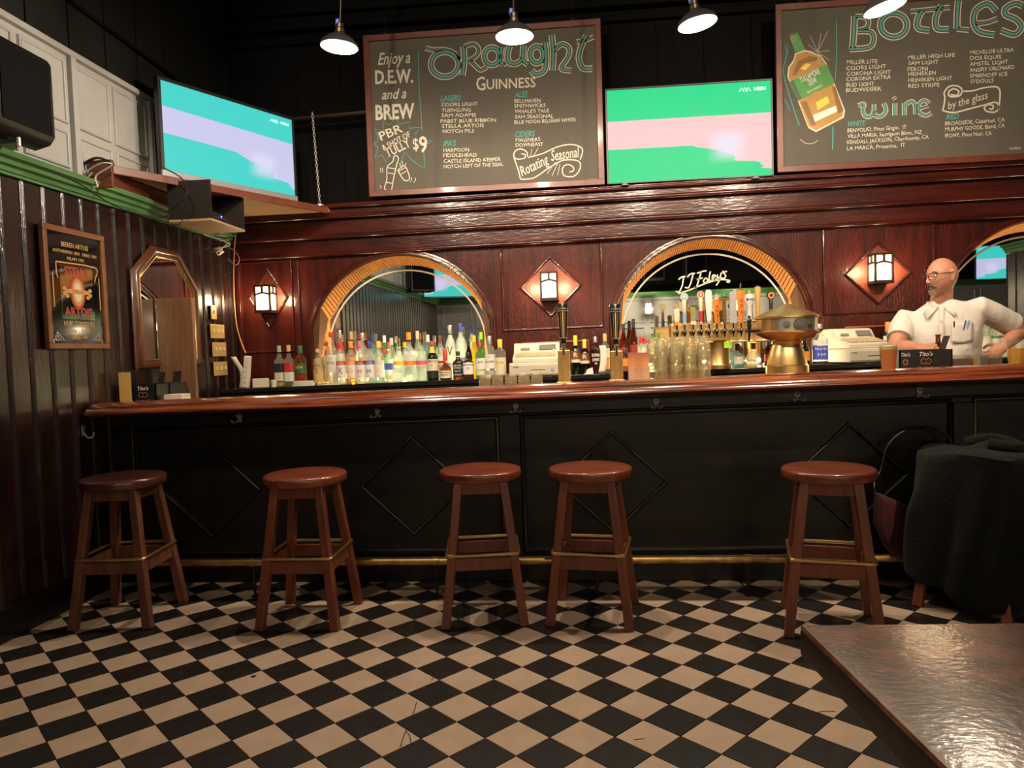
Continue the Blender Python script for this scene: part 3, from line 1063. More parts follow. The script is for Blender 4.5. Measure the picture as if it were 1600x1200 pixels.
st_red = make_stool(STOOLSEAT, STOOLW)
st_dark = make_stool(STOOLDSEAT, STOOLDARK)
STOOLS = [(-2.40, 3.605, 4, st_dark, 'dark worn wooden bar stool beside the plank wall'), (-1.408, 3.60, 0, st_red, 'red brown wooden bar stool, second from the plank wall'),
          (-.505, 3.645, 7.4, st_red, 'red brown wooden bar stool left of the bar front joint'), (.052, 3.635, -8, st_red, 'red brown wooden bar stool right of the bar front joint'),
          (1.158, 3.49, -13, st_red, 'red brown wooden bar stool nearest the draped jacket'), (2.03, 3.72, -40, st_red, 'wooden bar stool hidden under the dark jacket')]
used = set()
for x, y, a, src, lb in STOOLS:
    o = src if src.name not in used else copy_tree(src)
    used.add(src.name)
    o.location = (x, y, 0)
    o.rotation_euler.z = R(a)
    tag(o, lb, group='bar stools along the counter')

# ------------------------------------------------------------------ chalkboards
YBD = 5.735


class Board:
    """chalkboard whose marks are written at their place on the slate plane"""

    def __init__(s, name, label, x0, x1, z0, z1, crop):
        s.t = thing(name, label, 'menu board', ((x0 + x1) / 2, YBD, z0))
        s.o = V(s.t.location)
        s.crop = crop
        w, h = (x1 - x0) / 2, z1 - z0
        MB().b2(-w + .03, w - .03, .004, .022, .03, h - .03).build('slate', SLATE, s.t, 0)
        fw = .048
        for a in (0, h - fw):
            MB().b2(-w, w, -.012, .024, a, a + fw).build('frame_rail', FRAMEW, s.t, 0, bevel=.004)
        for a in (-w, w - fw):
            MB().b2(a, a + fw, -.011, .024, fw * .0 + .002, h - .002).build('frame_stile', FRAMEW, s.t, 0, bevel=.004)

    def P(s, cx, cy):
        x0, y0, k = s.crop
        p = at(x0 + cx / k, y0 + cy / k, YBD + .002)
        return p - s.o

    def line(s, mb, txt, xl, yl, xr, yr, cap, lift=0, **k):
        a, b = s.P(xl, yl), s.P(xr, yr)
        u = (b - a)
        L = u.length
        u.normalize()
        w = V((-u.z, 0, u.x))
        c = abs(s.P(xl, yl - cap).z - a.z)
        put_text(mb, txt, a + V((0, -lift, 0)), u, w, c, L, **k)

    def ink(s, mb, pts, wd, lift=.0008, k=5, closed=False, taper=False):
        q = [s.P(*p) for p in pts]
        ribbon(mb, [(p.x, p.z) for p in q], wd, (0, .002, 0), (1, 0, 0), (0, 0, 1), lift, (0, -1, 0), k, closed, taper)

    def poly(s, mb, pts, lift):
        q = [s.P(*p) for p in pts]
        mb.add([V((p.x, .002 - lift, p.z)) for p in q], [tuple(range(len(q)))])

    def fat(s, strokes, w_out, w_mid, w_in, name='heading_lettering'):
        a, b, c = MB(), MB(), MB()
        for st in strokes:
            pts, f = st if isinstance(st, tuple) else (st, 1)
            cl = pts[0] == pts[-1] and len(pts) > 3
            q = pts[:-1] if cl else pts
            s.ink(a, q, w_out * f, .0006, 6, cl)
            s.ink(b, q, max(.004, (w_out * f) - (w_out - w_mid)), .0012, 6, cl)
            if f >= .75:
                s.ink(c, q, max(.003, (w_out * f) - (w_out - w_in)), .0018, 6, cl)
        a.build(name, CHALK, s.t, 0, fix=False)
        b.build('heading_gap', SLATE, s.t, 0, fix=False)
        c.build('heading_fill', TEAL, s.t, 0, fix=False)


def ell(cx, cy, rx, ry, a0=0, a1=360, n=14):
    full = (a1 - a0) >= 360
    m = n if full else n + 1
    p = [(cx + rx * cos(R(a0 + (a1 - a0) * k / n)), cy - ry * sin(R(a0 + (a1 - a0) * k / n))) for k in range(m)]
    return p + [p[0]] if full else p


b1 = Board('draught_menu_board', 'framed chalkboard headed Draught hanging left of the green and pink television', -1.609, .256, 2.600, 3.860, (560, 20, 4))
b1.t.rotation_euler = (0, 0, 0)
HD = [([(418, 220), (470, 232), (545, 232), (600, 255), (628, 300)], .8), ell(540, 322, 86, 78), [(655, 210), (662, 300), (650, 392)], ([(660, 212), (720, 196), (752, 228), (738, 268), (690, 300)], .8), ([(700, 300), (735, 335), (765, 358), (805, 336)], .8),
      ell(835, 272, 48, 54), [(896, 215), (886, 290), (905, 325)], ([(905, 325), (925, 318)], .7), [(945, 210), (932, 270), (945, 312), (985, 318), (1025, 292)], [(1032, 206), (1030, 290), (1060, 322)], ell(1115, 262, 42, 52),
      [(1165, 185), (1172, 300), (1160, 362), (1110, 385), (1082, 360)], [(1208, 138), (1218, 250), (1212, 362)], ([(1220, 235), (1275, 196), (1318, 225), (1308, 280), (1268, 348), (1330, 362)], .9),
      ([(1362, 182), (1420, 170), (1470, 152)], .75), [(1425, 140), (1392, 215), (1378, 285), (1402, 345), (1462, 350)]]
b1.fat(HD, .050, .036, .015)
cw, ct = MB(), MB()
L1 = [("COORS LIGHT", 518, 585, 745, 580), ("YUENGLING", 520, 620, 703, 616), ("SAM ADAMS", 520, 652, 735, 648), ("PABST BLUE RIBBON", 513, 688, 860, 680), ("STELLA ARTOIS", 522, 720, 785, 714), ("NOTCH PILS", 527, 752, 723, 748),
      ("HARPOON", 531, 870, 692, 866), ("FIDDLEHEAD", 531, 902, 740, 898), ("CASTLE ISLAND KEEPER", 533, 939, 890, 926), ("NOTCH LEFT OF THE DIAL", 533, 973, 905, 957),
      ("BELLHAVEN", 975, 563, 1138, 558), ("SMITHWICKS", 975, 594, 1170, 588), ("WHALE'S TALE", 977, 628, 1192, 622), ("SAM SEASONAL", 978, 662, 1220, 655), ("BLUE MOON BELGIAN WHITE", 975, 696, 1358, 678), ("MAGNERS", 983, 807, 1137, 801), ("DOWNEAST", 983, 838, 1155, 831)]
for t in L1:
    cw = MB()
    b1.line(cw, *t, 22, wob=.002, bold=.006)
    cw.build('list_lettering', CHALK, b1.t, 0, fix=False)
for t in (("LAGERS", 512, 553, 642, 550), ("IPA'S", 530, 836, 612, 832), ("ALES", 975, 530, 1060, 525), ("CIDERS", 980, 778, 1105, 771)):
    ct = MB()
    b1.line(ct, *t, 36, shear=.3, bold=.02)
    ct.build('teal_lettering', TEAL, b1.t, 0, fix=False)
ct = MB()
b1.ink(ct, [(374, 246), (380, 480), (390, 610), (398, 736)], .006)
for q in ([(98, 822), (128, 792), (104, 725), (160, 742), (152, 676), (195, 702), (228, 660), (258, 696), (322, 680), (315, 722), (396, 716), (350, 762)], [(98, 822), (124, 842), (104, 906), (150, 890), (172, 936), (186, 900)],
          [(255, 965), (290, 872), (345, 930), (414, 976), (410, 880)], [(432, 796), (462, 803), (434, 818)]):
    m = MB()
    b1.ink(m, q, .006, k=0)
    m.build('teal_burst_line', TEAL, b1.t, 0, fix=False)
ct.build('teal_line', TEAL, b1.t, 0, fix=False)
def put1(*a, **k):
    m = MB()
    b1.line(m, *a, **k)
    m.build('chalk_lettering', CHALK, b1.t, 0, fix=False)


put1("Enjoy a", 122, 326, 325, 312, 74, shear=.35, bold=.012)
put1("D.E.W.", 105, 444, 342, 434, 84, bold=.03)
put1("and a", 146, 542, 300, 532, 62, shear=.35, bold=.012)
put1("BREW", 108, 668, 352, 656, 92, bold=.03)
put1("PBR", 142, 800, 280, 742, 55, bold=.012)
put1("& SHOT OF", 158, 862, 328, 772, 36, bold=.012)
put1("TULLY", 182, 906, 330, 832, 56, bold=.012)
put1("$", 343, 856, 378, 852, 70, bold=.01)
put1("9", 384, 872, 436, 866, 98, bold=.02)
put1("G", 738, 486, 795, 482, 84, bold=.01)
put1("UINNESS", 802, 478, 1108, 464, 62, bold=.01)
put1("Rotating", 1024, 1022, 1196, 938, 62, shear=.25, bold=.006)
put1("Seasonal", 1206, 926, 1384, 900, 66, shear=.25, bold=.006)
put1("ChalkBOS", 1428, 1052, 1492, 1050, 14, bold=.01)
for q, wd in (([(1058, 900), (1052, 870), (1020, 852), (985, 860), (970, 890), (985, 912), (1015, 914), (1042, 905), (1040, 885), (1018, 882)], .009), ([(1060, 905), (1150, 880), (1250, 836), (1340, 824), (1400, 852), (1386, 918)], .009), ([(972, 905), (1000, 985), (1012, 1036)], .009),
              ([(1012, 1040), (1095, 1032), (1190, 970), (1280, 922), (1372, 926), (1386, 970), (1350, 1020), (1290, 1020), (1274, 985), (1288, 955), (1320, 950), (1345, 970), (1340, 990), (1318, 994)], .009),
              ([(1075, 900), (1085, 850)], .004), ([(1090, 900), (1125, 845)], .004), ([(1245, 940), (1210, 1020)], .004), ([(1260, 945), (1245, 1015)], .004), ([(1230, 935), (1180, 1005)], .004),
              ([(240, 893), (250, 912), (238, 955), (218, 1045), (205, 1106), (164, 1100), (178, 1040), (180, 965), (214, 930), (224, 896), (240, 893)], .008), ([(182, 968), (230, 975)], .007), ([(176, 1060), (214, 1066)], .007), ([(186, 1000), (226, 1008)], .006),
              ([(246, 985), (290, 958), (320, 1034), (286, 1046), (246, 985)], .008), ([(252, 990), (292, 968)], .006), ([(262, 1010), (300, 990)], .006), ([(258, 940), (272, 972)], .006), ([(300, 940), (284, 962)], .006), ([(274, 925), (278, 962)], .006),
              ([(325, 1058), (334, 1040), (330, 1028)], .005), ([(345, 1062), (358, 1045), (354, 1030)], .005), ([(140, 998), (138, 968)], .005), ([(152, 998), (150, 968)], .005), ([(142, 1098), (136, 1078)], .005)):
    lt = MB()
    b1.ink(lt, q, wd)
    lt.build('chalk_stroke', CHALK, b1.t, 0, fix=False)

b2 = Board('bottle_menu_board', 'framed chalkboard headed Bottles with a painted whiskey bottle', 1.556, 3.43, 2.622, 3.868, (1200, 0, 4))
HB = [[(540, 100), (536, 200), (528, 305)], ([(545, 103), (610, 108), (628, 140), (612, 175), (560, 192)], .8), ([(560, 196), (640, 200), (660, 245), (630, 296), (510, 308)], .9), ell(785, 158, 82, 74),
      ([(892, 72), (1010, 60), (1136, 46)], .75), [(965, 65), (934, 125), (940, 178), (1008, 190)], [(1085, 32), (1048, 110), (1056, 178), (1130, 184)], [(1190, 4), (1182, 90), (1180, 180)], ([(1180, 182), (1255, 188)], .8),
      [(1425, 70), (1372, 24), (1300, 62), (1284, 140), (1320, 198), (1415, 218)], ([(1295, 148), (1370, 140), (1432, 118)], .8), [(1592, 36), (1545, 22), (1488, 50), (1485, 92), (1550, 122), (1582, 170), (1540, 215), (1455, 190)]]
b2.fat(HB, .050, .036, .015)
HW = [([(562, 660), (600, 650), (592, 690), (608, 726), (640, 728), (660, 700), (662, 650)], .9), ([(660, 700), (680, 728), (715, 722), (738, 688), (722, 645)], .9), [(792, 645), (792, 722)], ([(778, 622), (800, 606)], .6), [(852, 645), (852, 722)], ([(858, 655), (895, 634), (918, 655), (922, 715)], .9), ([(1010, 648), (975, 628), (942, 655), (945, 700), (985, 722), (1022, 706)], .9), ([(950, 678), (1005, 662)], .7)]
b2.fat(HW, .036, .025, .014)
cw, ct = MB(), MB()
L2 = [("MILLER LITE", 492, 402, 685, 394), ("COORS LIGHT", 490, 440, 738, 425), ("CORONA LIGHT", 492, 474, 768, 460), ("CORONA EXTRA", 490, 508, 768, 491), ("BUD LIGHT", 490, 543, 664, 535), ("BUDWEISER", 488, 577, 709, 565),
      ("MILLER HIGH LIFE", 875, 373, 1168, 354), ("SAM LIGHT", 878, 408, 1065, 398), ("PERONI", 872, 445, 998, 440), ("HEINEKEN", 876, 475, 1048, 467), ("HEINEKEN LIGHT", 876, 514, 1150, 499), ("RED STRIPE", 877, 550, 1072, 541),
      ("MICHELOB ULTRA", 1263, 341, 1535, 323), ("DOS EQUIS", 1262, 376, 1458, 366), ("AMSTEL LIGHT", 1262, 413, 1500, 398), ("ANGRY ORCHARD", 1260, 452, 1540, 430), ("SMIRNOFF ICE", 1262, 487, 1497, 473), ("O'DOULS", 1265, 522, 1410, 514),
      ("BENVOLIO, Pinot Grigio,  IT", 497, 828, 866, 806), ("VILLA MARIA, Sauvignon Blanc, NZ", 498, 864, 962, 836), ("KENDALL JACKSON, Chardonnay, CA", 495, 902, 1005, 867), ("LA MARCA, Prosecco,  IT", 495, 941, 858, 917),
      ("BROADSIDE, Cabernet, CA", 1107, 785, 1480, 758), ("MURPHY GOODE, Blend, CA", 1107, 821, 1480, 796), ("IRONY, Pinot Noir, CA", 1107, 860, 1398, 843), ("ChalkBOS", 1507, 935, 1578, 932)]
for t in L2:
    lw = MB()
    b2.line(lw, *t, 24 if t[0] != 'ChalkBOS' else 14, wob=.002, bold=.006)
    lw.build('list_lettering', CHALK, b2.t, 0, fix=False)
cw = MB()
b2.line(cw, "by the glass", 1128, 684, 1378, 614, 46, shear=.3)
cw.build('script_lettering', CHALK, b2.t, 0, fix=False)
for q, wd in (([(1138, 592), (1180, 596), (1190, 570), (1160, 556), (1130, 572), (1130, 600), (1160, 606), (1200, 596), (1210, 560), (1180, 538), (1130, 542), (1100, 580), (1104, 608), (1100, 650), (1090, 692)], .011), ([(1210, 572), (1280, 568), (1360, 548), (1444, 556), (1440, 690)], .011), ([(1090, 692), (1160, 704), (1260, 680), (1340, 660), (1420, 640), (1440, 672), (1420, 700), (1370, 698), (1350, 676), (1372, 656), (1404, 660), (1402, 682), (1380, 680)], .011),
              ([(310, 325), (372, 196)], .003), ([(310, 325), (262, 224)], .003), ([(310, 325), (330, 210)], .003), ([(310, 325), (384, 378)], .003), ([(310, 325), (240, 318)], .003), ([(310, 325), (318, 405)], .003), ([(310, 325), (250, 280)], .003), ([(310, 325), (384, 318)], .003),
              ([(200, 872), (240, 898), (285, 895), (312, 876)], .004)):
    cw = MB()
    b2.ink(cw, q, wd, .003)
    cw.build('chalk_stroke', CHALK, b2.t, 0, fix=False)
for t in (("WHITE", 500, 790, 612, 784, 32), ("RED", 1112, 747, 1194, 742, 34)):
    ct = MB()
    b2.line(ct, *t, shear=.3, bold=.02)
    ct.build('teal_lettering', TEAL, b2.t, 0, fix=False)
for q, wd in (([(427, 130), (428, 330), (420, 500)], .006), ([(406, 790), (403, 935)], .008), ([(106, 285), (118, 335), (96, 430), (108, 510), (150, 650), (196, 786)], .007), ([(102, 615), (138, 690)], .005), ([(122, 270), (126, 335)], .004)):
    ct = MB()
    b2.ink(ct, q, wd)
    ct.build('teal_line', TEAL, b2.t, 0, fix=False)
dr = MB()
DRM = [K['cream'], K['amber'], K['dkamber'], K['green'], K['dkgreen'], K['white'], K['gold'], K['yellow']]
body = [(168, 332), (232, 312), (330, 345), (365, 395), (482, 690), (474, 735), (300, 826), (252, 800), (186, 630), (120, 480), (126, 420), (160, 372)]
cxm, cym = 290, 560
dr.mi(0)
b2.poly(dr, body, .0006)
dr.mi(1)
b2.poly(dr, [((x - cxm) * .95 + cxm, (y - cym) * .96 + cym) for x, y in body], .001)
dr.mi(2)
b2.poly(dr, [(150, 470), (190, 380), (260, 350), (320, 360), (300, 380), (215, 400), (175, 470)], .0014)
b2.poly(dr, [(205, 640), (240, 630), (300, 780), (270, 785)], .0014)
b2.poly(dr, [(400, 545), (420, 540), (468, 690), (440, 715)], .0014)
dr.mi(7)
b2.poly(dr, [(200, 430), (240, 395), (268, 405), (230, 440)], .0016)
b2.poly(dr, [(300, 640), (370, 600), (385, 640), (310, 690)], .0016)
dr.mi(3)
b2.poly(dr, [(136, 512), (366, 402), (418, 520), (186, 630)], .002)
b2.poly(dr, [(128, 212), (182, 196), (232, 310), (172, 336)], .002)
dr.mi(4)
b2.poly(dr, [(136, 512), (160, 501), (210, 618), (186, 630)], .0024)
b2.poly(dr, [(128, 212), (182, 196), (186, 208), (134, 225)], .0024)
dr.mi(5)
b2.poly(dr, [(280, 720), (425, 660), (432, 698), (292, 762)], .0022)
dr.mi(6)
b2.ink(dr, ell(158, 246, 14, 16), .005, .003)
b2.ink(dr, ell(304, 604, 28, 30), .004, .003)
b2.line(dr.mi(5), "TULLAMORE", 204, 520, 326, 460, 34, bold=.01, lift=.006)
b2.line(dr, "DEW", 258, 538, 308, 514, 36, bold=.01, lift=.006)
b2.line(dr, "IRISH WHISKEY", 246, 588, 342, 540, 15, lift=.006)
b2.line(dr.mi(6), "DEW", 150, 252, 168, 246, 10, lift=.006)
dr.build('painted_bottle', DRM, b2.t, 0, fix=False, label='painted amber whiskey bottle with a green label')
for bd_, xs_ in ((b1, (-.75, .72)), (b2, (-.75, .7))):
    h = 1.25
    for x in xs_:
        MB().tube(smooth_path([(x, .01, h - .01), (x - .012, .01, h + .015), (x, .01, h + .03), (x + .012, .01, h + .015), (x, .01, h - .005)], 5), .003, 6).cyl((x, .01, h + .03), (x, .08, h + .5), .002, n=6).build('hanging_hook', DARKMETAL, bd_.t)


# ------------------------------------------------------------------ televisions
def screen_mat(name, c_field, c_band, c_hi, v0=.36, v1=.664, tilt=0.0, w=1.0, h=1.0):
    m = bpy.data.materials.new(name)
    m.use_nodes = True
    nt = m.node_tree
    b = nt.nodes['Principled BSDF']
    b.inputs['Base Color'].default_value = (.01, .01, .01, 1)
    b.inputs['Roughness'].default_value = .5
    b.inputs['Specular IOR Level'].default_value = .12
    tc = _n(nt, 'ShaderNodeTexCoord')
    mp = _n(nt, 'ShaderNodeMapping')
    mp.inputs['Scale'].default_value = (1 / w, 1, 1 / h)
    nt.links.new(tc.outputs['Object'], mp.inputs[0])
    sp = _n(nt, 'ShaderNodeSeparateXYZ')
    nt.links.new(mp.outputs[0], sp.inputs[0])

    def M_(op, a, b_=None, c=None):
        n = _n(nt, 'ShaderNodeMath', operation=op)
        for i, q in enumerate((a, b_, c)):
            if q is None:
                continue
            if isinstance(q, (int, float)):
                n.inputs[i].default_value = q
            else:
                nt.links.new(q, n.inputs[i])
        return n.outputs[0]
    u, v = sp.outputs[0], sp.outputs[2]
    ns = _n(nt, 'ShaderNodeTexNoise')
    ns.inputs['Scale'].default_value = 1
    mp2 = _n(nt, 'ShaderNodeMapping')
    mp2.inputs['Scale'].default_value = (1.2, 1, 9)
    nt.links.new(mp.outputs[0], mp2.inputs[0])
    nt.links.new(mp2.outputs[0], ns.inputs[0])
    nz = M_('SUBTRACT', ns.outputs[0], .5)
    lo = M_('SUBTRACT', v0, M_('MULTIPLY', M_('MAXIMUM', M_('SUBTRACT', u, .52), 0), .55))
    lo = M_('ADD', lo, M_('MULTIPLY', M_('MULTIPLY', nz, M_('MAXIMUM', M_('SUBTRACT', u, .45), 0)), .9))
    vt = M_('ADD', v, M_('MULTIPLY', u, tilt))

    def step(x, e=.006):
        n = _n(nt, 'ShaderNodeMapRange', interpolation_type='SMOOTHSTEP')
        n.inputs['From Min'].default_value = -e
        n.inputs['From Max'].default_value = e
        nt.links.new(x, n.inputs[0])
        return n.outputs[0]
    band = M_('MULTIPLY', step(M_('SUBTRACT', vt, lo)), step(M_('SUBTRACT', v1, vt)))
    mx = _n(nt, 'ShaderNodeMix', data_type='RGBA')
    nt.links.new(band, mx.inputs[0])
    mx.inputs[6].default_value = (*c_field, 1)
    mx.inputs[7].default_value = (*c_band, 1)
    # pale streaked highlight right of the middle
    du = M_('ABSOLUTE', M_('SUBTRACT', u, .74))
    dv = M_('ABSOLUTE', M_('SUBTRACT', vt, .34))
    hl = M_('MULTIPLY', step(M_('SUBTRACT', .09, M_('ADD', du, M_('MULTIPLY', nz, .12))), .07), step(M_('SUBTRACT', .13, dv), .08))
    m2 = _n(nt, 'ShaderNodeMix', data_type='RGBA')
    nt.links.new(M_('MULTIPLY', hl, .8), m2.inputs[0])
    nt.links.new(mx.outputs[2], m2.inputs[6])
    m2.inputs[7].default_value = (*c_hi, 1)
    nt.links.new(m2.outputs[2], b.inputs['Emission Color'])
    b.inputs['Emission Strength'].default_value = 1.0
    return m


def make_tv(name, label, loc, rz, w, h, m, bez=.012, chin=.02, chinm=None, mark=True):
    t = thing(name, label, 'television', loc, rz)
    MB().b2(-bez, w + bez, .008, .05, -chin, h + bez).build('housing', BLACKPL, t, 0, bevel=.006)
    f = MB()
    f.b2(-bez, 0, -.002, .01, 0, h).b2(w, w + bez, -.002, .01, 0, h).b2(-bez, w + bez, -.002, .01, h, h + bez)
    f.build('bezel', BLACKPL, t, 0, bevel=.002)
    MB().b2(-bez, w + bez, -.004, .012, -chin, 0).build('lower_bezel', chinm or BLACKPL, t, 0, bevel=.002)
    sc = MB().b2(0, w, .003, .008, 0, h).build('screen', m, t, 0)
    if mark:
        k = MB()
        put_text(k, 'NESN', (w * .90, .0015, h * .905), (1, 0, 0), (0, 0, 1), h * .035, w * .07, bold=.03)
        for a in (0, .02, .04):
            ribbon(k, [(w * (.81 + a), h * .90), (w * (.825 + a), h * .94), (w * (.84 + a), h * .90)], .006, (0, .0015, 0), (1, 0, 0), (0, 0, 1), 0, (0, -1, 0), 0)
        k.build('channel_lettering', mat('lit_channel_mark', (.5, .8, .7), .5, emit=(.55, 1, .85), es=.75, cheap=True), sc, 0, fix=False)
    MB().b2(w * .3, w * .7, .05, .09, h * .2, h * .7).build('back_housing', BLACKPL, t, 0, bevel=.01)
    return t


GRN, PNK = (.012, .72, .27), (1.0, .60, .60)
CYA, LIL = (.055, .66, .60), (.60, .59, .84)
z0 = 2.606
make_tv('wall_television', 'flat television with a green and pink picture between the chalkboards', (.287, 5.715, z0), 0, 1.225, .702, screen_mat('screen_picture_green', GRN, PNK, (.8, .8, .95), w=1.225, h=.702), .014, .008)
tv2 = bpy.data.objects['wall_television']
for xx in (.12, 1.10):
    MB().prism([(-.01, -.008), (.01, -.008), (.03, -.022), (-.03, -.022)], (xx, -.03, -.004), (1, 0, 0), (0, 0, 1), (0, 1, 0), .16).build('stand_foot', BLACKPL, tv2, 0)
a62 = atan2(.883, .469)
pl = V((-2.62, 4.55, 0))
make_tv('corner_television', 'flat television with a cyan and lilac picture on the corner shelf', (pl.x, pl.y, 2.585), a62, 1.06, .575, screen_mat('screen_picture_cyan', CYA, LIL, (.75, .72, .95), .42, .72, .04, w=1.06, h=.575), .022, .050, mat('silver_bezel', (.33, .33, .36), .4, metal=.4))
tv1 = bpy.data.objects['corner_television']
MB().b2(.35, .72, .02, .16, -.052, -.050).b2(.48, .58, .02, .07, -.05, .1).build('stand', BLACKPL, tv1, 0)
# rear televisions and speakers, seen in the mirrors
make_tv('rear_television', 'television with a cyan picture hung in the rear left corner', (-1.62, -1.2, 2.36), R(165), 1.15, .66, screen_mat('screen_picture_rear', CYA, LIL, (.75, .72, .95), .30, .60, w=1.15, h=.66), .02, .03)
make_tv('rear_television.001', 'television with a cyan picture on the rear wall far right', (8.75, YREAR + .12, 2.40), pi, 1.1, .62, screen_mat('screen_picture_rear2', CYA, LIL, (.75, .72, .95), .30, .62, w=1.1, h=.62), .02, .03)
for i, (x, y, a, lb) in enumerate(((-2.55, .25, 150, 'black loudspeaker hung beside the rear corner television'), (1.55, -2.35, 180, 'black loudspeaker hung high on the rear wall'), (2.35, -2.35, 176, 'second black loudspeaker high on the rear wall'))):
    t = thing('loudspeaker', lb, 'loudspeaker', (x, y, 2.35 if i == 0 else 2.62), R(a))
    MB().box((0, 0, .28), (.42, .30, .56)).build('cabinet', BLACKPL, t, 0, bevel=.02)
    MB().box((0, -.155, .28), (.36, .015, .50)).build('grille', BLACK, t, 0, bevel=.006)
    MB().cyl((0, .1, .5), (0, .1, .9), .015).build('hanger', DARKMETAL, t)

# ------------------------------------------------------------------ corner shelf, receiver box, chain
ST = 2.533
sh = thing('corner_shelf', 'red brown wooden corner shelf carrying the corner television', 'shelf', (WX + .02, 4.08, ST - .05))
o = V(sh.location)
A, B_ = V((WX + .02, 4.08)), V((-1.95, 5.70))
MB().prism([(0, .0), (B_.x - A.x, B_.y - A.y), (B_.x - A.x, 1.80), (0, 1.80)], (0, 0, .02), (1, 0, 0), (0, 1, 0), (0, 0, 1), .03).build('shelf_board', mat('pale_plywood', (.40, .27, .13), .6, c2=(.33, .2, .09), scale=(3, 20, 10)), sh, 0)
d = (B_ - A).normalized()
MB().bar((0, 0, .025), (B_.x - A.x, B_.y - A.y, .025), .022, .05, (0, 0, 1)).build('fascia', FRAMEW, sh, 0, bevel=.003)
MB().b2(0, .14, -.012, .012, -.11, .05).build('end_bracket', FRAMEW, sh, 0, bevel=.003)
MB().bar((.04, .1, -.03), (.04, 1.7, -.03), .02, .08).build('side_rail', FRAMEW, sh, 0)
bx = thing('receiver_box', 'dark open sided box under the corner shelf', 'cabinet', (-2.60, 4.56, 2.25))
W_, D_, H_ = .27, .48, .262
dk = mat('dark_box_wood', (.007, .0035, .003), .55)
MB().b2(-.02, W_, 0, D_, 0, .014).build('bottom_board', MATS['pale_plywood'], bx, 0)
MB().b2(-.02, W_, 0, .014, .014, H_).build('front_board', dk, bx, 0)
MB().b2(-.02, W_, D_ - .014, D_, .014, H_).build('rear_board', dk, bx, 0)
MB().b2(-.02, -.006, .014, D_ - .014, .014, H_).build('side_board', dk, bx, 0)
rc = thing('video_receiver', 'black video receiver with a small blue light in the shelf box', 'receiver', (-2.45, 4.60, 2.266))
MB().b2(-.08, .10, 0, .38, 0, .055).build('housing', BLACKPL, rc, 0, bevel=.004)
MB().b2(.10, .102, .05, .33, .022, .028).build('front_strip', CHROME, rc, 0)
MB().lathe([(0, 0), (.006, .0), (.006, .003), (0, .003)], 10).move(Matrix.Translation((.102, .13, .036)) @ Matrix.Rotation(pi / 2, 4, 'Y')).build('status_light', mat('lit_blue_light', (.1, .1, .9), .4, emit=(.08, .15, 1), es=6, cheap=True), rc)
ch = MB()
p0, p1 = V((-2.02, 5.66, 3.27)), V((-1.985, 5.64, 2.55))
n = 30
for k in range(n):
    c = p0.lerp(p1, (k + .5) / n)
    L = (p1 - p0).length / n
    ring = []
    for q in range(10):
        a = 2 * pi * q / 10
        u_, v_ = cos(a) * .008, sin(a) * L * .68
        ring.append(c + (V((u_, 0, v_)) if k % 2 else V((0, u_, v_))))
    ch.tube(ring, .0026, 5, closed=True)
ch.lathe([(0, 0), (.03, 0), (.03, .012), (0, .02)], 12, (p1.x, p1.y, p1.z - .02))
tag(ch.build('chain', STEEL), 'steel chain hanging from the pipe to the shelf end', 'chain')


# ------------------------------------------------------------------ loose cables
def cable(name, label, pts, r, m, k=8):
    return tag(MB().tube(smooth_path(pts, k), r, 6).build(name, m), label, 'cable')


BLK, WHT = BLACKPL, mat('white_cable', (.6, .57, .5), .5)
ORG = mat('orange_cable', (.42, .16, .06), .5)
cable('cable', 'black cable running along the green rail to the shelf box', [atx(x, y, WX + .10) for x, y in ((60, 262), (120, 285), (180, 322), (240, 340), (262, 338))], .004, BLK)
cable('cable', 'black cable looping from the corner television over the shelf front', [at(255, 262, 4.5), at(283, 278, 4.45), at(293, 300, 4.42), at(280, 318, 4.42), at(265, 332, 4.45), at(264, 348, 4.5), at(276, 352, 4.5), at(285, 345, 4.5), at(280, 333, 4.52)], .004, BLK)
cable('cable', 'pale cable coiled at the near end of the corner shelf', [at(120, 285, 4.04), at(140, 265, 4.02), at(160, 255, 4.0), at(175, 258, 4.02), at(150, 275, 4.03), at(152, 292, 4.03), at(134, 284, 4.03), at(144, 270, 4.03)], .005, WHT)
cable('cable', 'black cable arching behind the near end of the corner shelf', [at(122, 280, 4.05), at(130, 258, 4.05), at(150, 247, 4.05), at(170, 252, 4.05), at(178, 258, 4.06)], .008, BLK)
cable('cable', 'orange cable dropping from the shelf box to the power strip', [at(368, 366, 5.78), at(366, 390, 5.79), at(365, 430, 5.80), at(366, 470, 5.80), at(370, 510, 5.78), at(379, 540, 5.72), at(384, 552, 5.66)], .006, ORG)
cable('cable', 'thin white cable hanging beside the plug adapter', [at(330, 400, 5.6), at(318, 420, 5.6), at(312, 440, 5.6), at(320, 450, 5.6), at(340, 440, 5.65), at(352, 430, 5.72)], .003, WHT)
cable('cable', 'grey cable looping right of the plug adapter', [at(346, 380, 5.75), at(366, 392, 5.75), at(374, 405, 5.75), at(368, 414, 5.75), at(356, 404, 5.76)], .004, mat('grey_cable', (.25, .22, .2), .5))
rr = random.Random(5)
for k in range(7):
    pts = [at(318 + 5 * k + rr.uniform(-4, 4), 367, 5.35 + .03 * k)]
    for q in range(4):
        pts.append(at(320 + rr.uniform(-2, 40), 372 + q * 6 + rr.uniform(-4, 6), 5.45 + .04 * k))
    cable('cable', 'tangled cables under the shelf box', pts, .004, BLK if k % 3 else WHT, 6)['group'] = 'tangled cables under the shelf box'
pa = thing('plug_adapter', 'ivory multi plug adapter hanging in the cable tangle', 'adapter', at(340, 394, 5.62))
MB().box((0, 0, 0), (.085, .04, .05)).move(Matrix.Rotation(R(-30), 4, 'Y')).build('housing', IVORY, pa, 0, bevel=.004)
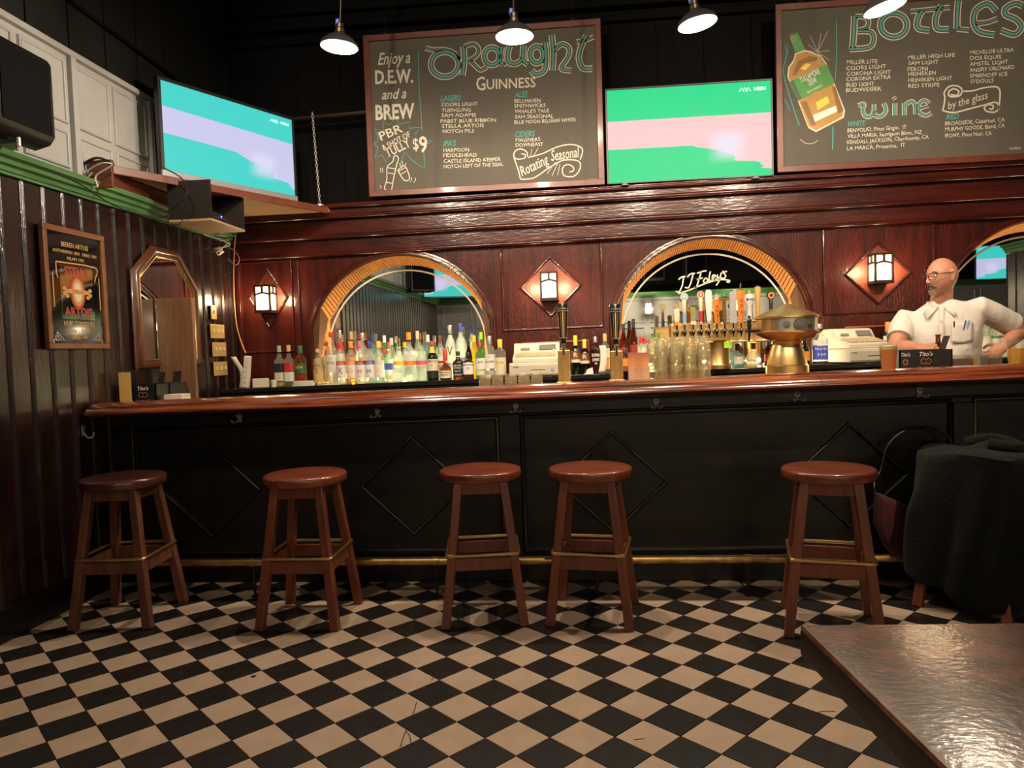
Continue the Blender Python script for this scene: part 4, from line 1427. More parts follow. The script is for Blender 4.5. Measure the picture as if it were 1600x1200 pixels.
MB().box((-.02, -.021, .012), (.012, .004, .02)).box((.02, -.021, -.01), (.012, .004, .02)).build('socket', BLACKPL, pa, 0)
ps = thing('power_brick', 'black power brick hanging under the plug adapter', 'adapter', at(359, 417, 5.80))
MB().box((0, 0, 0), (.045, .03, .11)).build('housing', BLACKPL, ps, 0, bevel=.004)
MB().cyl((0, 0, -.055), (0, 0, -.075), .004).build('plug', WHT, ps)

# wall switches in the corner
SW = [(333, 488, 0, 1), (339, 518, 0, 3), (342, 546, 0, 3), (344, 576, 0, 3), (356, 518, 1, 1), (361, 535, 1, 1), (358, 573, 1, 1)]
SWL = ['single ivory switch plate topmost in the corner column', 'triple ivory switch plate second from top in the corner column', 'triple ivory switch plate third from top in the corner column', 'triple ivory switch plate lowest in the corner column',
       'ivory outlet plate upper one right of the switch column', 'small ivory outlet box just below the upper outlet plate', 'yellowed outlet plate lowest right of the switch column']
for (px, py, wall, n), lb in zip(SW, SWL):
    if wall == 0:
        p = atx(px, py, WX + .012)
        t = thing('switch_plate', lb, 'switch', p, R(90), 'switch plates in the corner')
    else:
        p = at(px, py, 5.885)
        t = thing('switch_plate', lb, 'switch', p, 0, 'switch plates in the corner')
    w = .052 + .042 * (n - 1)
    if wall == 0:
        w *= 1.6
    MB().box((0, -.004, 0), (w if wall == 0 else .075, .008, .11 if py != 535 else .07)).build('plate', GOLDPLATE, t, 0, bevel=.003)
    for q in range(n):
        xo = (q - (n - 1) / 2) * .046 * (1.5 if wall == 0 else 1)
        MB().box((xo, -.011, .004), (.012, .012, .026)).build('toggle', IVORY, t, 0, bevel=.002)
hk = thing('coat_hook', 'small steel coat hook on the dark plank wall', 'hook', (WX + .004, 3.9, .955))
MB().b2(0, .008, -.012, .012, -.02, .04).build('hook_plate', STEEL, hk, 0, bevel=.002)
MB().tube(smooth_path([(.008, 0, .0), (.03, 0, -.03), (.055, .01, -.025), (.06, .012, .0)], 5), .005, 8).build('hook_arm', STEEL, hk)

# ------------------------------------------------------------------ framed beer sign and wall mirror
Y0, Y1, Z0, Z1 = 3.63, 4.135, 1.432, 2.102
sg = thing('framed_beer_sign', 'framed black glass beer sign with gold and red lettering on the plank wall', 'sign', (WX + .016, Y0, Z0))
SWd, SHt = Y1 - Y0, Z1 - Z0
u, w, d = V((0, 1, 0)), V((0, 0, 1)), V((1, 0, 0))
for nm, q in (('frame_rail', ((0, SWd, 0, .032), (0, SWd, SHt - .032, SHt))), ('frame_stile', ((0, .032, .032, SHt - .032), (SWd - .032, SWd, .032, SHt - .032)))):
    for a, b, c, e in q:
        MB().b2(0, .030, a, b, c, e).build(nm, mat('sign_frame_oak', (.22, .085, .035), .4, c2=(.15, .055, .02), scale=(10, 10, 10), coat=.3), sg, 0, bevel=.005)
MB().b2(.002, .014, .02, SWd - .02, .02, SHt - .02).build('black_glass', mat('black_glass', (.004, .004, .004), .04, coat=1, cheap=True), sg, 0)
SX = .0152
pm = MB()
cxs = SWd / 2 + .01


def sl(m, s, v, hgt, wid, **k):
    put_text(m, s, V((SX, cxs, v * SHt)), u, w, hgt, wid, align='c', **k)


for s, v, hgt, wid in (('BIEREN ARTOIS', .845, .026, .22), ('ANTWERPEN 1894   PARIS 1900', .79, .018, .36), ('MILAN 1906', .74, .018, .14), ('HORS CONCOURS', .195, .026, .25), ('BRUXELLES 1897', .135, .020, .19), ('LIEGE 1905', .085, .018, .13)):
    put_text(pm, s, V((SX, cxs - wid / 2, v * SHt)), u, w, hgt, wid, bold=.01)
pm.build('gold_lettering', K['tan'], sg, 0, fix=False)
cp = MB()
cp.b2(.0142, .0148, cxs - .135, cxs + .135, .25 * SHt, .70 * SHt)
cp.build('mirrored_panel', mat('dim_mirror', (.55, .62, .62), .06, metal=1, cheap=True), sg, 0)
rl = MB()
put_text(rl, 'STELLA', V((SX + .001, cxs - .10, .61 * SHt)), u, w, .05, .20, bold=.03)
rl.build('red_lettering', mat('print_sign_red', (.38, .05, .035), .5), sg, 0, fix=False)
rl = MB()
put_text(rl, 'ARTOIS', V((SX + .001, cxs - .115, .275 * SHt)), u, w, .05, .23, bold=.03)
rl.build('red_lettering', mat('print_sign_red', (.38, .05, .035), .5), sg, 0, fix=False)
em = MB()
for r0, r1, mi_, lf in ((.062, .095, 0, .0008), (.046, .078, 1, .0014), (.030, .055, 2, .002)):
    em.mi(mi_)
    em.add([(SX + lf, cxs + r0 * cos(2 * pi * q / 24), .475 * SHt + r1 * sin(2 * pi * q / 24)) for q in range(24)], [tuple(range(24))])
em.mi(1).b2(SX + .002, SX + .0026, cxs - .075, cxs + .075, .462 * SHt, .50 * SHt)
put_text(em.mi(0), 'STELLA', V((SX + .0032, cxs - .05, .47 * SHt)), u, w, .018, .10)
for sgn in (-1, 1):
    em.mi(1)
    for q in range(4):
        a, b = cxs + sgn * (.085 + .02 * (q % 2)), (.44 + .02 * q) * SHt
        em.add([(SX + .0009, a + .017 * cos(2 * pi * t / 8), b + .012 * sin(2 * pi * t / 8)) for t in range(8)], [tuple(range(8))])
em.build('emblem', [mat('print_sign_red', (.3, .03, .02)), K['gold'], K['cream']], sg, 0, fix=False, label='red and gold oval emblem')
gb = MB()
for q in ([(-.16, .71), (.16, .71), (.16, .62), (.15, .58)], [(-.16, .71), (-.16, .62), (-.15, .58)], [(-.19, .62), (-.19, .34)], [(.19, .62), (.19, .34)]):
    ribbon(gb, [(cxs + a, b * SHt) for a, b in q], .008, (SX, 0, 0), u, w, 0, d, 3)
gb.build('gold_ornament', K['gold'], sg, 0, fix=False)
wo = MB()
for sgn in (-1, 1):
    for q in range(3):
        ribbon(wo, [(cxs + sgn * (.20 - .02 * q) - .01, .05 * SHt + .012 * q), (cxs + sgn * (.195 - .01 * q) - .01, (.08 + .03 * q) * SHt), (cxs + sgn * (.16 - .02 * q) - .01, .07 * SHt)], .007, (SX, 0, 0), u, w, 0, d, 4)
    ribbon(wo, [(cxs - .01, .035 * SHt), (cxs + sgn * .205 - .01, .035 * SHt), (cxs + sgn * .205 - .01, .2 * SHt)], .004, (SX, 0, 0), u, w, 0, d, 0)
wo.build('corner_ornament', K['silver'], sg, 0, fix=False)

wm = thing('wall_mirror', 'tall mirror with clipped top corners in a stepped wooden frame', 'mirror', (WX + .016, 4.42, 1.30))
oc = [(0, 0), (.79, 0), (.79, .575), (.545, .825), (.235, .825), (0, .635)]
MB().prism([(a * .94 + .024, b * .94 + .02) for a, b in oc], (.004, 0, 0), u, w, d, .008).build('mirror_glass', MIRROR, wm, 0)
MB().frame(oc, (0, 0, 0), u, w, d, .036, .06).build('frame', mat('mirror_frame_wood', (.10, .035, .018), .35, coat=.3), wm, 50)
MB().frame([(a * .87 + .05, b * .87 + .045) for a, b in oc], (.008, 0, 0), u, w, d, .016, .02).build('gilt_slip', BRASSD, wm, 50)

# ------------------------------------------------------------------ bottles
SHAPES = {
    'tall': [(.90, 0), (1, .015), (1, .58), (.96, .64), (.78, .71), (.48, .77), (.38, .82), (.36, .90), (.40, .905), (.40, .92), (.36, .925), (.36, 1)],
    'square': [(.90, 0), (1, .015), (1, .60), (.94, .64), (.60, .68), (.42, .73), (.38, .80), (.38, 1)],
    'slim': [(.92, 0), (1, .02), (1, .55), (.90, .63), (.62, .74), (.44, .82), (.40, .88), (.40, 1)],
    'shoulder': [(.92, 0), (1, .015), (1, .62), (.97, .67), (.85, .71), (.55, .745), (.42, .78), (.38, .86), (.36, 1)],
    'squat': [(.86, 0), (1, .03), (1, .30), (.92, .38), (.55, .46), (.34, .54), (.30, .75), (.30, 1)],
    'wine': [(.92, 0), (1, .015), (1, .56), (.92, .62), (.60, .69), (.42, .74), (.38, .82), (.38, 1)],
    'round': [(.45, 0), (.75, .04), (.97, .18), (1, .30), (.92, .44), (.66, .56), (.34, .64), (.26, .70), (.24, 1)],
    'beer': [(.92, 0), (1, .02), (1, .52), (.90, .60), (.56, .74), (.44, .84), (.42, .95), (.48, .955), (.48, .985), (.42, 1)],
    'flask': [(.9, 0), (1, .02), (1, .50), (.96, .56), (.7, .62), (.34, .68), (.30, .74), (.30, 1)],
}
BGRP = 'bottles on the back counter'


def bottle(label, px, ptop, wpx, Y, shape, gl, bands, capm, cap=(.86, 1.0), capr=1.12, sq=0, text=(), spout=None, liquid=None, arc=80, zb=None, group=BGRP, pbase=None):
    """px/ptop/wpx: axis, top and width of the bottle in the photo; it stands on the counter at depth Y"""
    x = at(px, 570, Y).x
    z = cz(x) if zb is None else zb
    H = at(px, ptop, Y).z - z
    r = wpx * Y / F_PX / 2
    t = thing('bottle', label, 'bottle', (x, Y, z), 0, group)
    pr_ = SHAPES[shape]
    if cap:
        body = [(r * a, H * b) for a, b in pr_ if b < cap[0] + .06]
    else:
        body = [(r * a, H * b) for a, b in pr_]
    MB().lathe([(0, 0)] + body, 20, sq=sq).build('bottle_glass', gl, t, 50)

    def rad(v):
        for (r0, z0_), (r1, z1_) in zip(pr_, pr_[1:]):
            if z0_ <= v <= z1_:
                return r * (r0 + (r1 - r0) * (v - z0_) / max(1e-6, z1_ - z0_))
        return r * pr_[-1][0]
    if liquid:
        lm, lv = liquid
        MB().lathe([(0, H * .012), (r * .93, H * .012), (r * .93, H * lv), (0, H * lv)], 16, sq=sq).build('liquid', lm, t, 50)
    if cap:
        rc_ = rad(min(.99, (cap[0] + cap[1]) / 2)) * capr
        MB().lathe([(0, H * cap[0]), (rc_, H * cap[0]), (rc_, H * (cap[1] - .01)), (rc_ * .9, H * cap[1]), (0, H * cap[1])], 14).build('cap', capm, t, 50)
    if bands:
        ms = []
        lb = MB()
        a0 = -pi / 2 - R(arc)
        for v0, v1, m in bands:
            if m not in ms:
                ms.append(m)
            lb.mi(ms.index(m))
            lb.lathe([(max(rad(v0), rad(v0 + .001)) * 1.015 + .0006, H * v0), (rad((v0 + v1) / 2) * 1.015 + .0006, H * (v0 + v1) / 2), (rad(v1) * 1.015 + .0006, H * v1)], 12, arc=(a0, a0 + R(2 * arc)), sq=sq)
        lab = lb.build('label', ms, t, 50, fix=False)
        tx = {}
        for s, v, hh, ww, m in text:
            q = tx.setdefault(m, MB())
            vs, fs, L = text2d(s, bold=.01, res=1)
            rr_ = rad(v) * 1.03 + .0012
            A = 2 * ww / 1.0
            pts = []
            for a, b in vs:
                ang = -pi / 2 + (a / L - .5) * A
                k = 1
                if sq:
                    e = 2 + sq
                    k = (abs(cos(ang)) ** e + abs(sin(ang)) ** e) ** (-1 / e)
                pts.append((rr_ * k * cos(ang), rr_ * k * sin(ang), H * (v + b * hh)))
            q.add(pts, fs)
        for m, q in tx.items():
            q.build('label_lettering', m, lab, 0, fix=False)
    if spout:
        zt = H * (cap[1] if cap else 1)
        MB().tube(smooth_path([(0, 0, zt - .002), (.002, -.002, zt + .012), (.006, -.006, zt + .028), (.014, -.012, zt + .036)], 4), .0035, 6).lathe([(.008, zt - .004), (.008, zt + .008), (.004, zt + .012)], 10).build('pour_spout', spout, t)
    return t


w_, y_, bk = K['white'], K['yellow'], K['black']
F, M2, M3 = 5.66, 5.78, 5.90
# left group by the corner
bottle('clear whisky bottle with a slanted black label, leftmost by the corner', 437, 540, 15, 5.62, 'square', G_CLEAR, [(.36, .56, bk), (.14, .34, K['cream'])], K['grey'], sq=3, liquid=(LQ_YEL, .1), cap=(.84, 1))
bottle('clear whisky bottle with a slanted red label beside the black labelled one', 452, 539, 15.5, 5.62, 'square', G_CLEAR, [(.36, .56, K['red']), (.12, .34, w_)], K['tan'], sq=3, cap=(.84, 1))
bottle('dark whiskey bottle with a green label, third from the corner', 470, 540, 18, 5.66, 'shoulder', G_AMBER, [(.30, .56, K['dkgreen']), (.04, .10, K['cream'])], K['dkgreen'], text=(('DEW', .42, .07, .7, K['yellow']),), cap=(.80, 1), liquid=(LQ_AMBER, .3))
# front row
bottle('clear vodka bottle with a yellow card label, first of the front row', 497, 545, 16, F, 'shoulder', G_CLEAR, [(.06, .74, K['tan'])], K['tan'], text=(("TITO'S", .52, .05, .7, K['brown']), ('O', .30, .16, .3, K['brown'])), spout=CHROME, cap=(.90, 1))
bottle('yellow labelled vodka bottle half hidden behind the first of the row', 508, 541, 14, 5.76, 'shoulder', G_CLEAR, [(.06, .74, K['tan'])], K['tan'], text=(('O', .34, .16, .3, K['brown']),), spout=CHROME, cap=(.90, 1))
bottle('clear vodka bottle with a white label, red lettering and red cap', 519, 519, 17, 5.72, 'shoulder', G_CLEAR, [(.22, .56, w_)], K['red'], text=(('KETEL', .38, .05, .8, K['dkred']), ('H', .46, .06, .3, K['grey'])), cap=(.90, 1))
FL = [(533, 'red', 'red', 'X', 'brown', 'clear vodka bottle with a red banded white label and sticks drawing'), (549, 'orange', 'orange', 'OO', 'orange', 'clear vodka bottle with an orange banded label and oranges'), (563.5, 'dkred', 'pink', 'oo', 'red', 'clear vodka bottle with a dark red banded label and cherries'),
      (578, 'blue', 'navy', 'oo', 'navy', 'clear vodka bottle with a blue banded label and berries'), (592.5, 'cream', 'yellow', 'A', 'yellow', 'clear vodka bottle with a pale banded label and yellow fruit')]
for px, bc_, cc, sy, sc_, lb in FL:
    bottle(lb, px, 533, 15.5, F, 'tall', G_CLEAR, [(.13, .44, w_), (.44, .53, K[bc_])], K[cc], cap=(.84, 1), text=(('VODKA', .46, .045, .8, w_), (sy, .24, .14, .5, K[sc_]), ('o', .15, .05, .18, K['red'])))
bottle('small clear bottle with a bright blue label behind the front row gap', 608, 545, 15, 5.72, 'shoulder', G_CLEAR, [(.36, .56, K['blue']), (.06, .20, K['cream'])], K['silver'], cap=(.9, 1))
for px, cc, lb in ((624, 'yellow', 'frosted vodka bottle with a yellow label band'), (641, 'orange', 'frosted vodka bottle with an orange label band'), (659, 'pink', 'frosted vodka bottle with a pink label band')):
    bottle(lb, px, 541, 18, F, 'shoulder', G_FROST, [(.46, .58, K[cc])], G_CLEAR, cap=(.86, 1), text=(('ABSOLUT', .36, .04, .8, K['silver']), ('VODKA', .28, .04, .7, K['silver'])), spout=CHROME if px < 640 else None)
bottle('dark green whiskey bottle with a cream label and red cap', 676, 533, 18.5, F, 'wine', G_DKGREEN, [(.24, .54, K['cream']), (.05, .22, bk), (.70, .86, K['yellow'])], K['red'], cap=(.88, 1), text=(('JAMESON', .46, .05, .9, K['brown']), ('o', .36, .06, .2, K['dkred'])))
bottle('squat bourbon bottle dipped in red wax with a cream label', 696, 546, 19.5, F, 'squat', G_AMBER, [(.05, .30, K['cream'])], K['red'], cap=(.62, 1), capr=1.25, text=(("MAKER'S", .21, .05, .8, K['brown']), ('MARK', .13, .05, .6, K['brown'])), liquid=(G_BROWN, .3))
bottle('square whiskey bottle with a black label beside the cream labelled bourbon', 716, 549, 15.5, F, 'square', G_BROWN, [(.08, .58, bk)], bk, sq=4, cap=(.84, 1), text=(('JACK', .46, .06, .7, w_), ("DANIEL'S", .38, .05, .9, w_), ('No 7', .26, .06, .5, w_), ('WHISKEY', .14, .04, .8, w_)))
bottle('square bourbon bottle with a white label and round red seal', 732, 550, 16, F, 'square', G_BROWN, [(.16, .60, w_)], bk, sq=4, cap=(.84, 1), text=(('JIM BEAM', .50, .05, .9, bk), ('O', .34, .10, .3, K['red'])))
bottle('pale green gin bottle with a white label and red cap', 751, 535, 16, F, 'shoulder', G_LGREEN, [(.24, .56, w_), (.08, .22, K['cream'])], K['red'], cap=(.86, 1), text=(('GIN', .42, .06, .6, K['dkgreen']),))
bottle('clear rum bottle with a white label and red round mark', 766, 525, 16, F, 'shoulder', G_CLEAR, [(.22, .56, w_), (.06, .18, K['grey'])], K['silver'], cap=(.80, 1), text=(('BACARDI', .36, .05, .9, bk), ('o', .48, .06, .22, K['red'])), spout=CHROME)
bottle('clear rum bottle with a yellow cap and yellow oval label', 782, 530, 18, F, 'shoulder', G_CLEAR, [(.06, .52, K['cream'])], K['yellow'], cap=(.78, 1), text=(('RUM', .36, .06, .6, K['gold']), ('O', .30, .14, .7, K['yellow'])), liquid=(G_YEL, .1))
# second and third rows
BACK = [(512, 521, 11, M3, 'slim', G_AMBER, 'tan', 'slim amber bottle with a pale cap by the left mirror edge', [(.3, .5, K['navy'])]),
        (533, 516, 12, M3, 'slim', G_CLEAR, 'silver', 'slim clear bottle with a silver spout behind the red banded vodka', [(.2, .55, w_), (.6, .72, K['red'])]),
        (551, 518, 12, M3, 'slim', G_AMBER, 'tan', 'slim bottle with a bronze cap behind the orange banded vodka', [(.3, .5, K['orange'])]),
        (568, 520, 14, M3, 'shoulder', G_CLEAR, 'silver', 'clear bottle with a grey cap behind the cherry labelled vodka', [(.3, .5, K['orange'])]),
        (584, 524, 13, M3, 'slim', G_BLUE, 'navy', 'pale blue bottle with a dark blue cap behind the berry vodka', [(.3, .5, K['ltblue'])]),
        (602, 524, 13, M3, 'shoulder', G_LGREEN, 'white', 'green bottle with a white cap and red dotted green label', [(.36, .58, K['green']), (.60, .70, K['red'])]),
        (613, 528, 12, M3 + .08, 'slim', G_CLEAR, 'cream', 'clear bottle with a cream cap beside the red dotted green label', [(.3, .5, w_)]),
        (640, 519, 18, M3, 'square', G_CLEAR, 'orange', 'broad clear gin bottle with an orange red cap and white label', [(.1, .60, w_)]),
        (654, 517, 12, M3 + .06, 'slim', G_CLEAR, 'cream', 'slim clear bottle with a tall cream cap behind the pink banded vodka', [(.2, .46, K['cream'])]),
        (670, 523, 11, M3 + .06, 'slim', G_BLUE, 'white', 'slim pale blue bottle with a white cap behind the red capped whiskey', [(.2, .4, w_)]),
        (689, 524, 15, M2, 'shoulder', G_CLEAR, 'brown', 'round shouldered clear bottle with a brown wooden stopper', [(.36, .42, K['red']), (.15, .34, K['cream'])]),
        (705, 508, 16, M2, 'tall', G_FROST, 'silver', 'tall frosted bottle with a large letter V', [(.20, .30, w_)]),
        (721, 505, 15, M2, 'shoulder', G_FROST, 'blue', 'tall frosted bottle with a blue cap, tallest of the row', [(.14, .38, K['ltblue'])]),
        (733, 532, 11, M2, 'slim', G_DKGREEN, 'black', 'slim dark bottle between the frosted blue cap and the yellow liqueur', []),
        (742, 524, 13, M3, 'slim', G_YEL, 'yellow', 'slender bright yellow liqueur bottle behind the white labelled bourbon', []),
        (753, 519, 13, M3, 'slim', G_LGREEN, 'lime', 'green liqueur bottle with a lime cap near the right mirror edge', [(.3, .5, K['green'])])]
for px, pt, wp_, Y, shp, g, cc, lb, bands in BACK:
    tx = ()
    if 'letter V' in lb:
        tx = (('V', .44, .16, .55, K['brown']),)
    elif 'gin bottle with an orange' in lb:
        tx = (('GIN', .44, .08, .6, K['red']), ('DRY', .22, .06, .5, K['red']))
    bottle(lb, px, pt, wp_, Y, shp, g, bands, K[cc], cap=(.84, 1), text=tx, spout=CHROME if 'spout' in lb or 'bronze' in lb or 'dark blue cap' in lb else None)
# right of the first register
bottle('green wine bottle with yellow foil, left of the pair', 900, 524, 15, F, 'wine', G_DKGREEN, [(.30, .38, K['cream']), (.38, .60, K['brown'])], y_, cap=(.72, 1), text=(('R', .44, .12, .4, K['cream']),))
bottle('green wine bottle with yellow foil, right of the pair', 914, 530, 15, F, 'wine', G_DKGREEN, [(.30, .38, K['cream']), (.38, .60, K['brown'])], y_, cap=(.74, 1), text=(('R', .44, .12, .4, K['cream']),))
bottle('red brown whiskey bottle with white lettering', 931, 526, 14, F, 'shoulder', G_RED, [], K['silver'], cap=(.84, 1), spout=None)
so = bpy.data.objects['bottle'] if False else None
bottle('bottle with a cream and orange label beside the second tap tower', 946, 521, 14, F, 'shoulder', G_CLEAR, [(.10, .36, K['orange']), (.38, .62, K['cream'])], K['tan'], cap=(.80, 1))
bottle('bottle with an orange and brown label behind the second tap tower', 977, 546, 16, 5.50, 'shoulder', G_RED, [(.08, .30, K['brown']), (.30, .62, K['orange'])], bk, cap=(.84, 1))
for i, (px, pt, wq_, cc, lb) in enumerate(((975, 506, 12, 'black', 'dark bottle with a black cap at the left edge of the lettered mirror'), (991, 498, 12, 'black', 'dark red bottle with a black cap under the lettered mirror'), (1003, 526, 11, 'red', 'bottle with a red cap behind the stacked glasses, left one'), (1016, 528, 11, 'red', 'bottle with a red cap behind the stacked glasses, right one'), (1030, 520, 12, 'green', 'clear bottle with a green band behind the stacked glasses'))):
    bottle(lb, px, pt, wq_, 5.88, 'slim', G_RED if i < 2 else G_CLEAR, [(.2, .5, K['dkred'] if i != 4 else K['green'])], K[cc], cap=(.82, 1))
# under and beside the brass tap bar
bottle('round pale blue tequila bottle under the brass tap bar', 1152, 537, 24, 5.62, 'round', G_BLUE, [(.16, .46, K['cream'])], K['brown'], cap=(.74, 1), capr=1.5, arc=35)
bottle('round clear tequila bottle under the brass tap bar', 1177, 536, 22, 5.64, 'round', G_CLEAR, [], K['gold'], cap=(.74, 1), capr=1.6)
bottle('red liqueur bottle between the round bottles and the brass tower', 1201, 534, 13, 5.62, 'shoulder', G_RED, [(.2, .5, K['dkred'])], K['white'], cap=(.86, 1))
bottle('dark bottle with a round orange label right of the brass tower', 1256, 528, 18, 5.62, 'beer', G_DKGREEN, [(.16, .50, K['orange'])], bk, cap=(.90, 1), arc=45)
bottle('clear tequila bottle with a bright blue label beside the angled register', 1281, 506, 21, 5.58, 'square', G_CLEAR, [(.12, .46, K['blue']), (.48, .60, w_), (.02, .08, bk)], K['silver'], sq=2, cap=(.88, 1), text=(('TEQUILA', .36, .05, .9, w_), ('100', .22, .06, .5, w_)), liquid=(LQ_YEL, .03))
bottle('bottle with an orange cap and white neck behind the barman', 1388, 503, 15, 5.78, 'shoulder', G_GREEN, [(.52, .74, w_)], K['orange'], cap=(.76, 1), capr=1.5)
for px, pt, cc, lc, lb in ((1541, 493, 'cream', 'cream', 'bottle with a cream cap right of the barman'), (1556, 492, 'red', 'green', 'vodka bottle with a red cap right of the barman'), (1567, 491, 'red', 'red', 'second red capped vodka bottle right of the barman'), (1577, 493, 'navy', 'navy', 'vodka bottle with a dark blue cap right of the barman'), (1592, 498, 'cream', 'yellow', 'clear bottle with a pale cap at the far right')):
    bottle(lb, px, pt, 13, 5.66, 'tall', G_CLEAR, [(.16, .44, w_), (.44, .50, K[lc])], K[cc], cap=(.84, 1))

# lettering painted straight on the red brown bottle
for o in list(COL.objects):
    if o.get('label') == 'red brown whiskey bottle with white lettering':
        q = MB()
        for s, z, hh, wd in (('SOUTHERN', .13, .022, .060), ('COMFORT', .095, .022, .056), ('70', .07, .014, .02)):
            put_text(q, s, (-wd / 2, -.037, z), (1, 0, 0), (0, 0, 1), hh, wd, bold=.03)
        q.build('bottle_lettering', w_, o, 0, fix=False)


# ------------------------------------------------------------------ cash registers
def make_register(label, loc, rz, name='cash_register'):
    t = thing(name, label, 'cash register', loc, rz)
    w, d, h = .41, .40, .105
    MB().b2(-w / 2, w / 2, 0, d, .006, h).build('cash_drawer', CREAMPL, t, 0, bevel=.006)
    MB().b2(-w / 2 + .012, w / 2 - .012, -.006, 0, .016, h - .018).build('drawer_front', mat('beige_plastic', (.50, .45, .35), .45), t, 0, bevel=.003)
    MB().b2(-.04, .07, -.0075, -.006, .048, .052).build('drawer_slot', BLACKPL, t, 0)
    MB().lathe([(0, 0), (.013, 0), (.013, .005), (0, .005)], 14).move(Matrix.Translation((.125, -.006, .05)) @ Matrix.Rotation(pi / 2, 4, 'X')).build('drawer_lock', STEEL, t)
    q = MB()
    put_text(q, 'SAM4s', (-w / 2 + .03, -.0065, .070), (1, 0, 0), (0, 0, 1), .010, .042, bold=.02)
    q.build('maker_lettering', bk, t, 0, fix=False)
    for x in (-.17, .17):
        MB().cyl((x, .03, -.0005), (x, .03, .008), .012).cyl((x, d - .03, -.0005), (x, d - .03, .008), .012).build('foot', BLACKPL, t)
    # upper body: sloped key deck and rounded back housing
    W2 = .36
    prof = [(.02, h), (.02, h + .032), (.028, h + .040), (.16, h + .078), (.20, h + .140), (.225, h + .152), (.30, h + .150), (.345, h + .120), (.37, h + .05), (.37, h)]
    MB().prism(prof, (-W2 / 2, 0, 0), (0, 1, 0), (0, 0, 1), (1, 0, 0), W2).build('housing', CREAMPL, t, 40, bevel=.006)
    sl_ = V((0, .132, .038)).normalized()
    nn = V((0, -sl_.z, sl_.y))
    kk = MB()
    for i in range(13):
        for j in range(5):
            c = V((-.15 + i * .024, .042, h + .046)) + sl_ * (j * .022) + nn * .004
            kk.bar(c - sl_ * .008, c + sl_ * .008, .019, .009, nn)
    tag(kk.build('keys', CREAMPL2, t, 0), kind='stuff')
    dl = V((0, .04, .062)).normalized()
    dn = V((0, -dl.z, dl.y))
    MB().bar(V((.085, .164, h + .096)) + dn * .002 - dl * .0, V((.085, .188, h + .134)) + dn * .002, .13, .005, dn).build('display', GREYPL, t, 0, bevel=.001)
    MB().bar(V((-.09, .166, h + .098)) + dn * .001, V((-.09, .176, h + .114)) + dn * .001, .07, .004, dn).build('printer_slot', mat('shadow_grey', (.2, .18, .14), .5), t, 0)
    MB().cyl(V((.135, .15, h + .088)), V((.135, .15, h + .088)) + dn * .012, .008).build('key_lock', STEEL, t)
    return t


p = at(838, 589, 5.53)
make_register('cream cash register facing the room left of the tap towers', (p.x, 5.522, cz(p.x)), 0)
p = at(1352, 578, 5.62)
make_register('cream cash register turned at an angle beside the barman', (p.x + .02, 5.545, cz(p.x)), R(21))


# ------------------------------------------------------------------ small things on the back counter
def on_c(px, Y, dz=0):
    x = at(px, 580, Y).x
    return V((x, Y, cz(x) + dz))


t = thing('power_strip', 'white upright power strip standing in the corner', 'power strip', on_c(383, 5.62))
MB().bar((0, 0, .002), (.03, 0, .255), .05, .042, (0, 1, 0)).build('housing', WHITEPAPER, t, 0, bevel=.005)
for k in range(5):
    MB().bar((.004 + .005 * k, -.022, .035 + .043 * k), (.0075 + .005 * k, -.022, .062 + .043 * k), .022, .004, (0, 1, 0)).build('socket', IVORY, t, 0)
t = thing('paper_strip', 'curled white receipt paper standing left of the power strip', 'paper', on_c(371, 5.62))
MB().grid(lambda a, b: V((-.045 * max(0, b - .6) * 2.4 + .045 * a + .012 * sin(b * 5), .03 * (a - .5) ** 2 + .01 * sin(b * 3), .003 + .25 * b)), 5, 10).build('paper_roll', WHITEPAPER, t, fix=False).modifiers.new('thick', 'SOLIDIFY').thickness = .004
t = thing('card_terminal', 'small white card terminal left of the black labelled whisky', 'card terminal', on_c(407, 5.58))
MB().prism([(-.05, 0), (.055, 0), (.055, .035), (.03, .05), (-.05, .075)], (-.06, 0, 0), (0, 1, 0), (0, 0, 1), (1, 0, 0), .125).move(Matrix.Rotation(R(18), 4, 'Z')).build('housing', CREAMPL, t, 0, bevel=.006)
MB().b2(-.03, .04, -.02, .03, .058, .066).move(Matrix.Rotation(R(18), 4, 'Z')).build('keypad', GREYPL, t, 0)
t = thing('paper_cup', 'small white paper cup beside the card terminal', 'cup', on_c(427, 5.58))
MB().lathe([(0, 0), (.020, 0), (.024, .055), (.022, .055), (.018, .004), (0, .004)], 18).build('cup_wall', WHITEPAPER, t)
t = thing('napkin_stack', 'low stack of white napkins in front of the green labelled whiskey', 'napkins', on_c(474, 5.545))
for k in range(5):
    MB().box((.004 * (k % 3) - .004, 0, .004 + .008 * k), (.17 - .006 * k, .04, .0074), R(2 * k - 4)).build('napkin', WHITEPAPER, t, 0)
tag(MB().box((0, 0, .003), (.12, .03, .006), R(-3)).build('paper_slip', WHITEPAPER, None, 0, loc=on_c(517, 5.53)), 'flat white paper slips right of the napkin stack', 'paper')
for px, lb, a in ((921, 'white folded card standing before the wine bottles', .0),):
    t = thing('folded_card', lb, 'card', on_c(px, 5.56))
    MB().prism([(-.03, 0), (.03, 0), (.025, .05), (-.018, .035)], (0, 0, 0), (1, 0, 0), (0, 0, 1), (0, 1, 0), .004).build('card_front', WHITEPAPER, t, 0)
    MB().prism([(-.04, 0), (.03, 0), (.02, .006), (-.04, .004)], (0, -.02, 0), (1, 0, 0), (0, 0, 1), (0, 1, 0), .04).build('card_base', WHITEPAPER, t, 0)
t = thing('paper_strip', 'tall curled white paper strip between two bottles', 'paper', on_c(940, 5.60))
MB().grid(lambda a, b: V((.05 * (a - .5) + .02 * sin(b * 2.5), .01 * a, .003 + .21 * b)), 4, 10).build('paper_roll', WHITEPAPER, t, fix=False).modifiers.new('thick', 'SOLIDIFY').thickness = .003
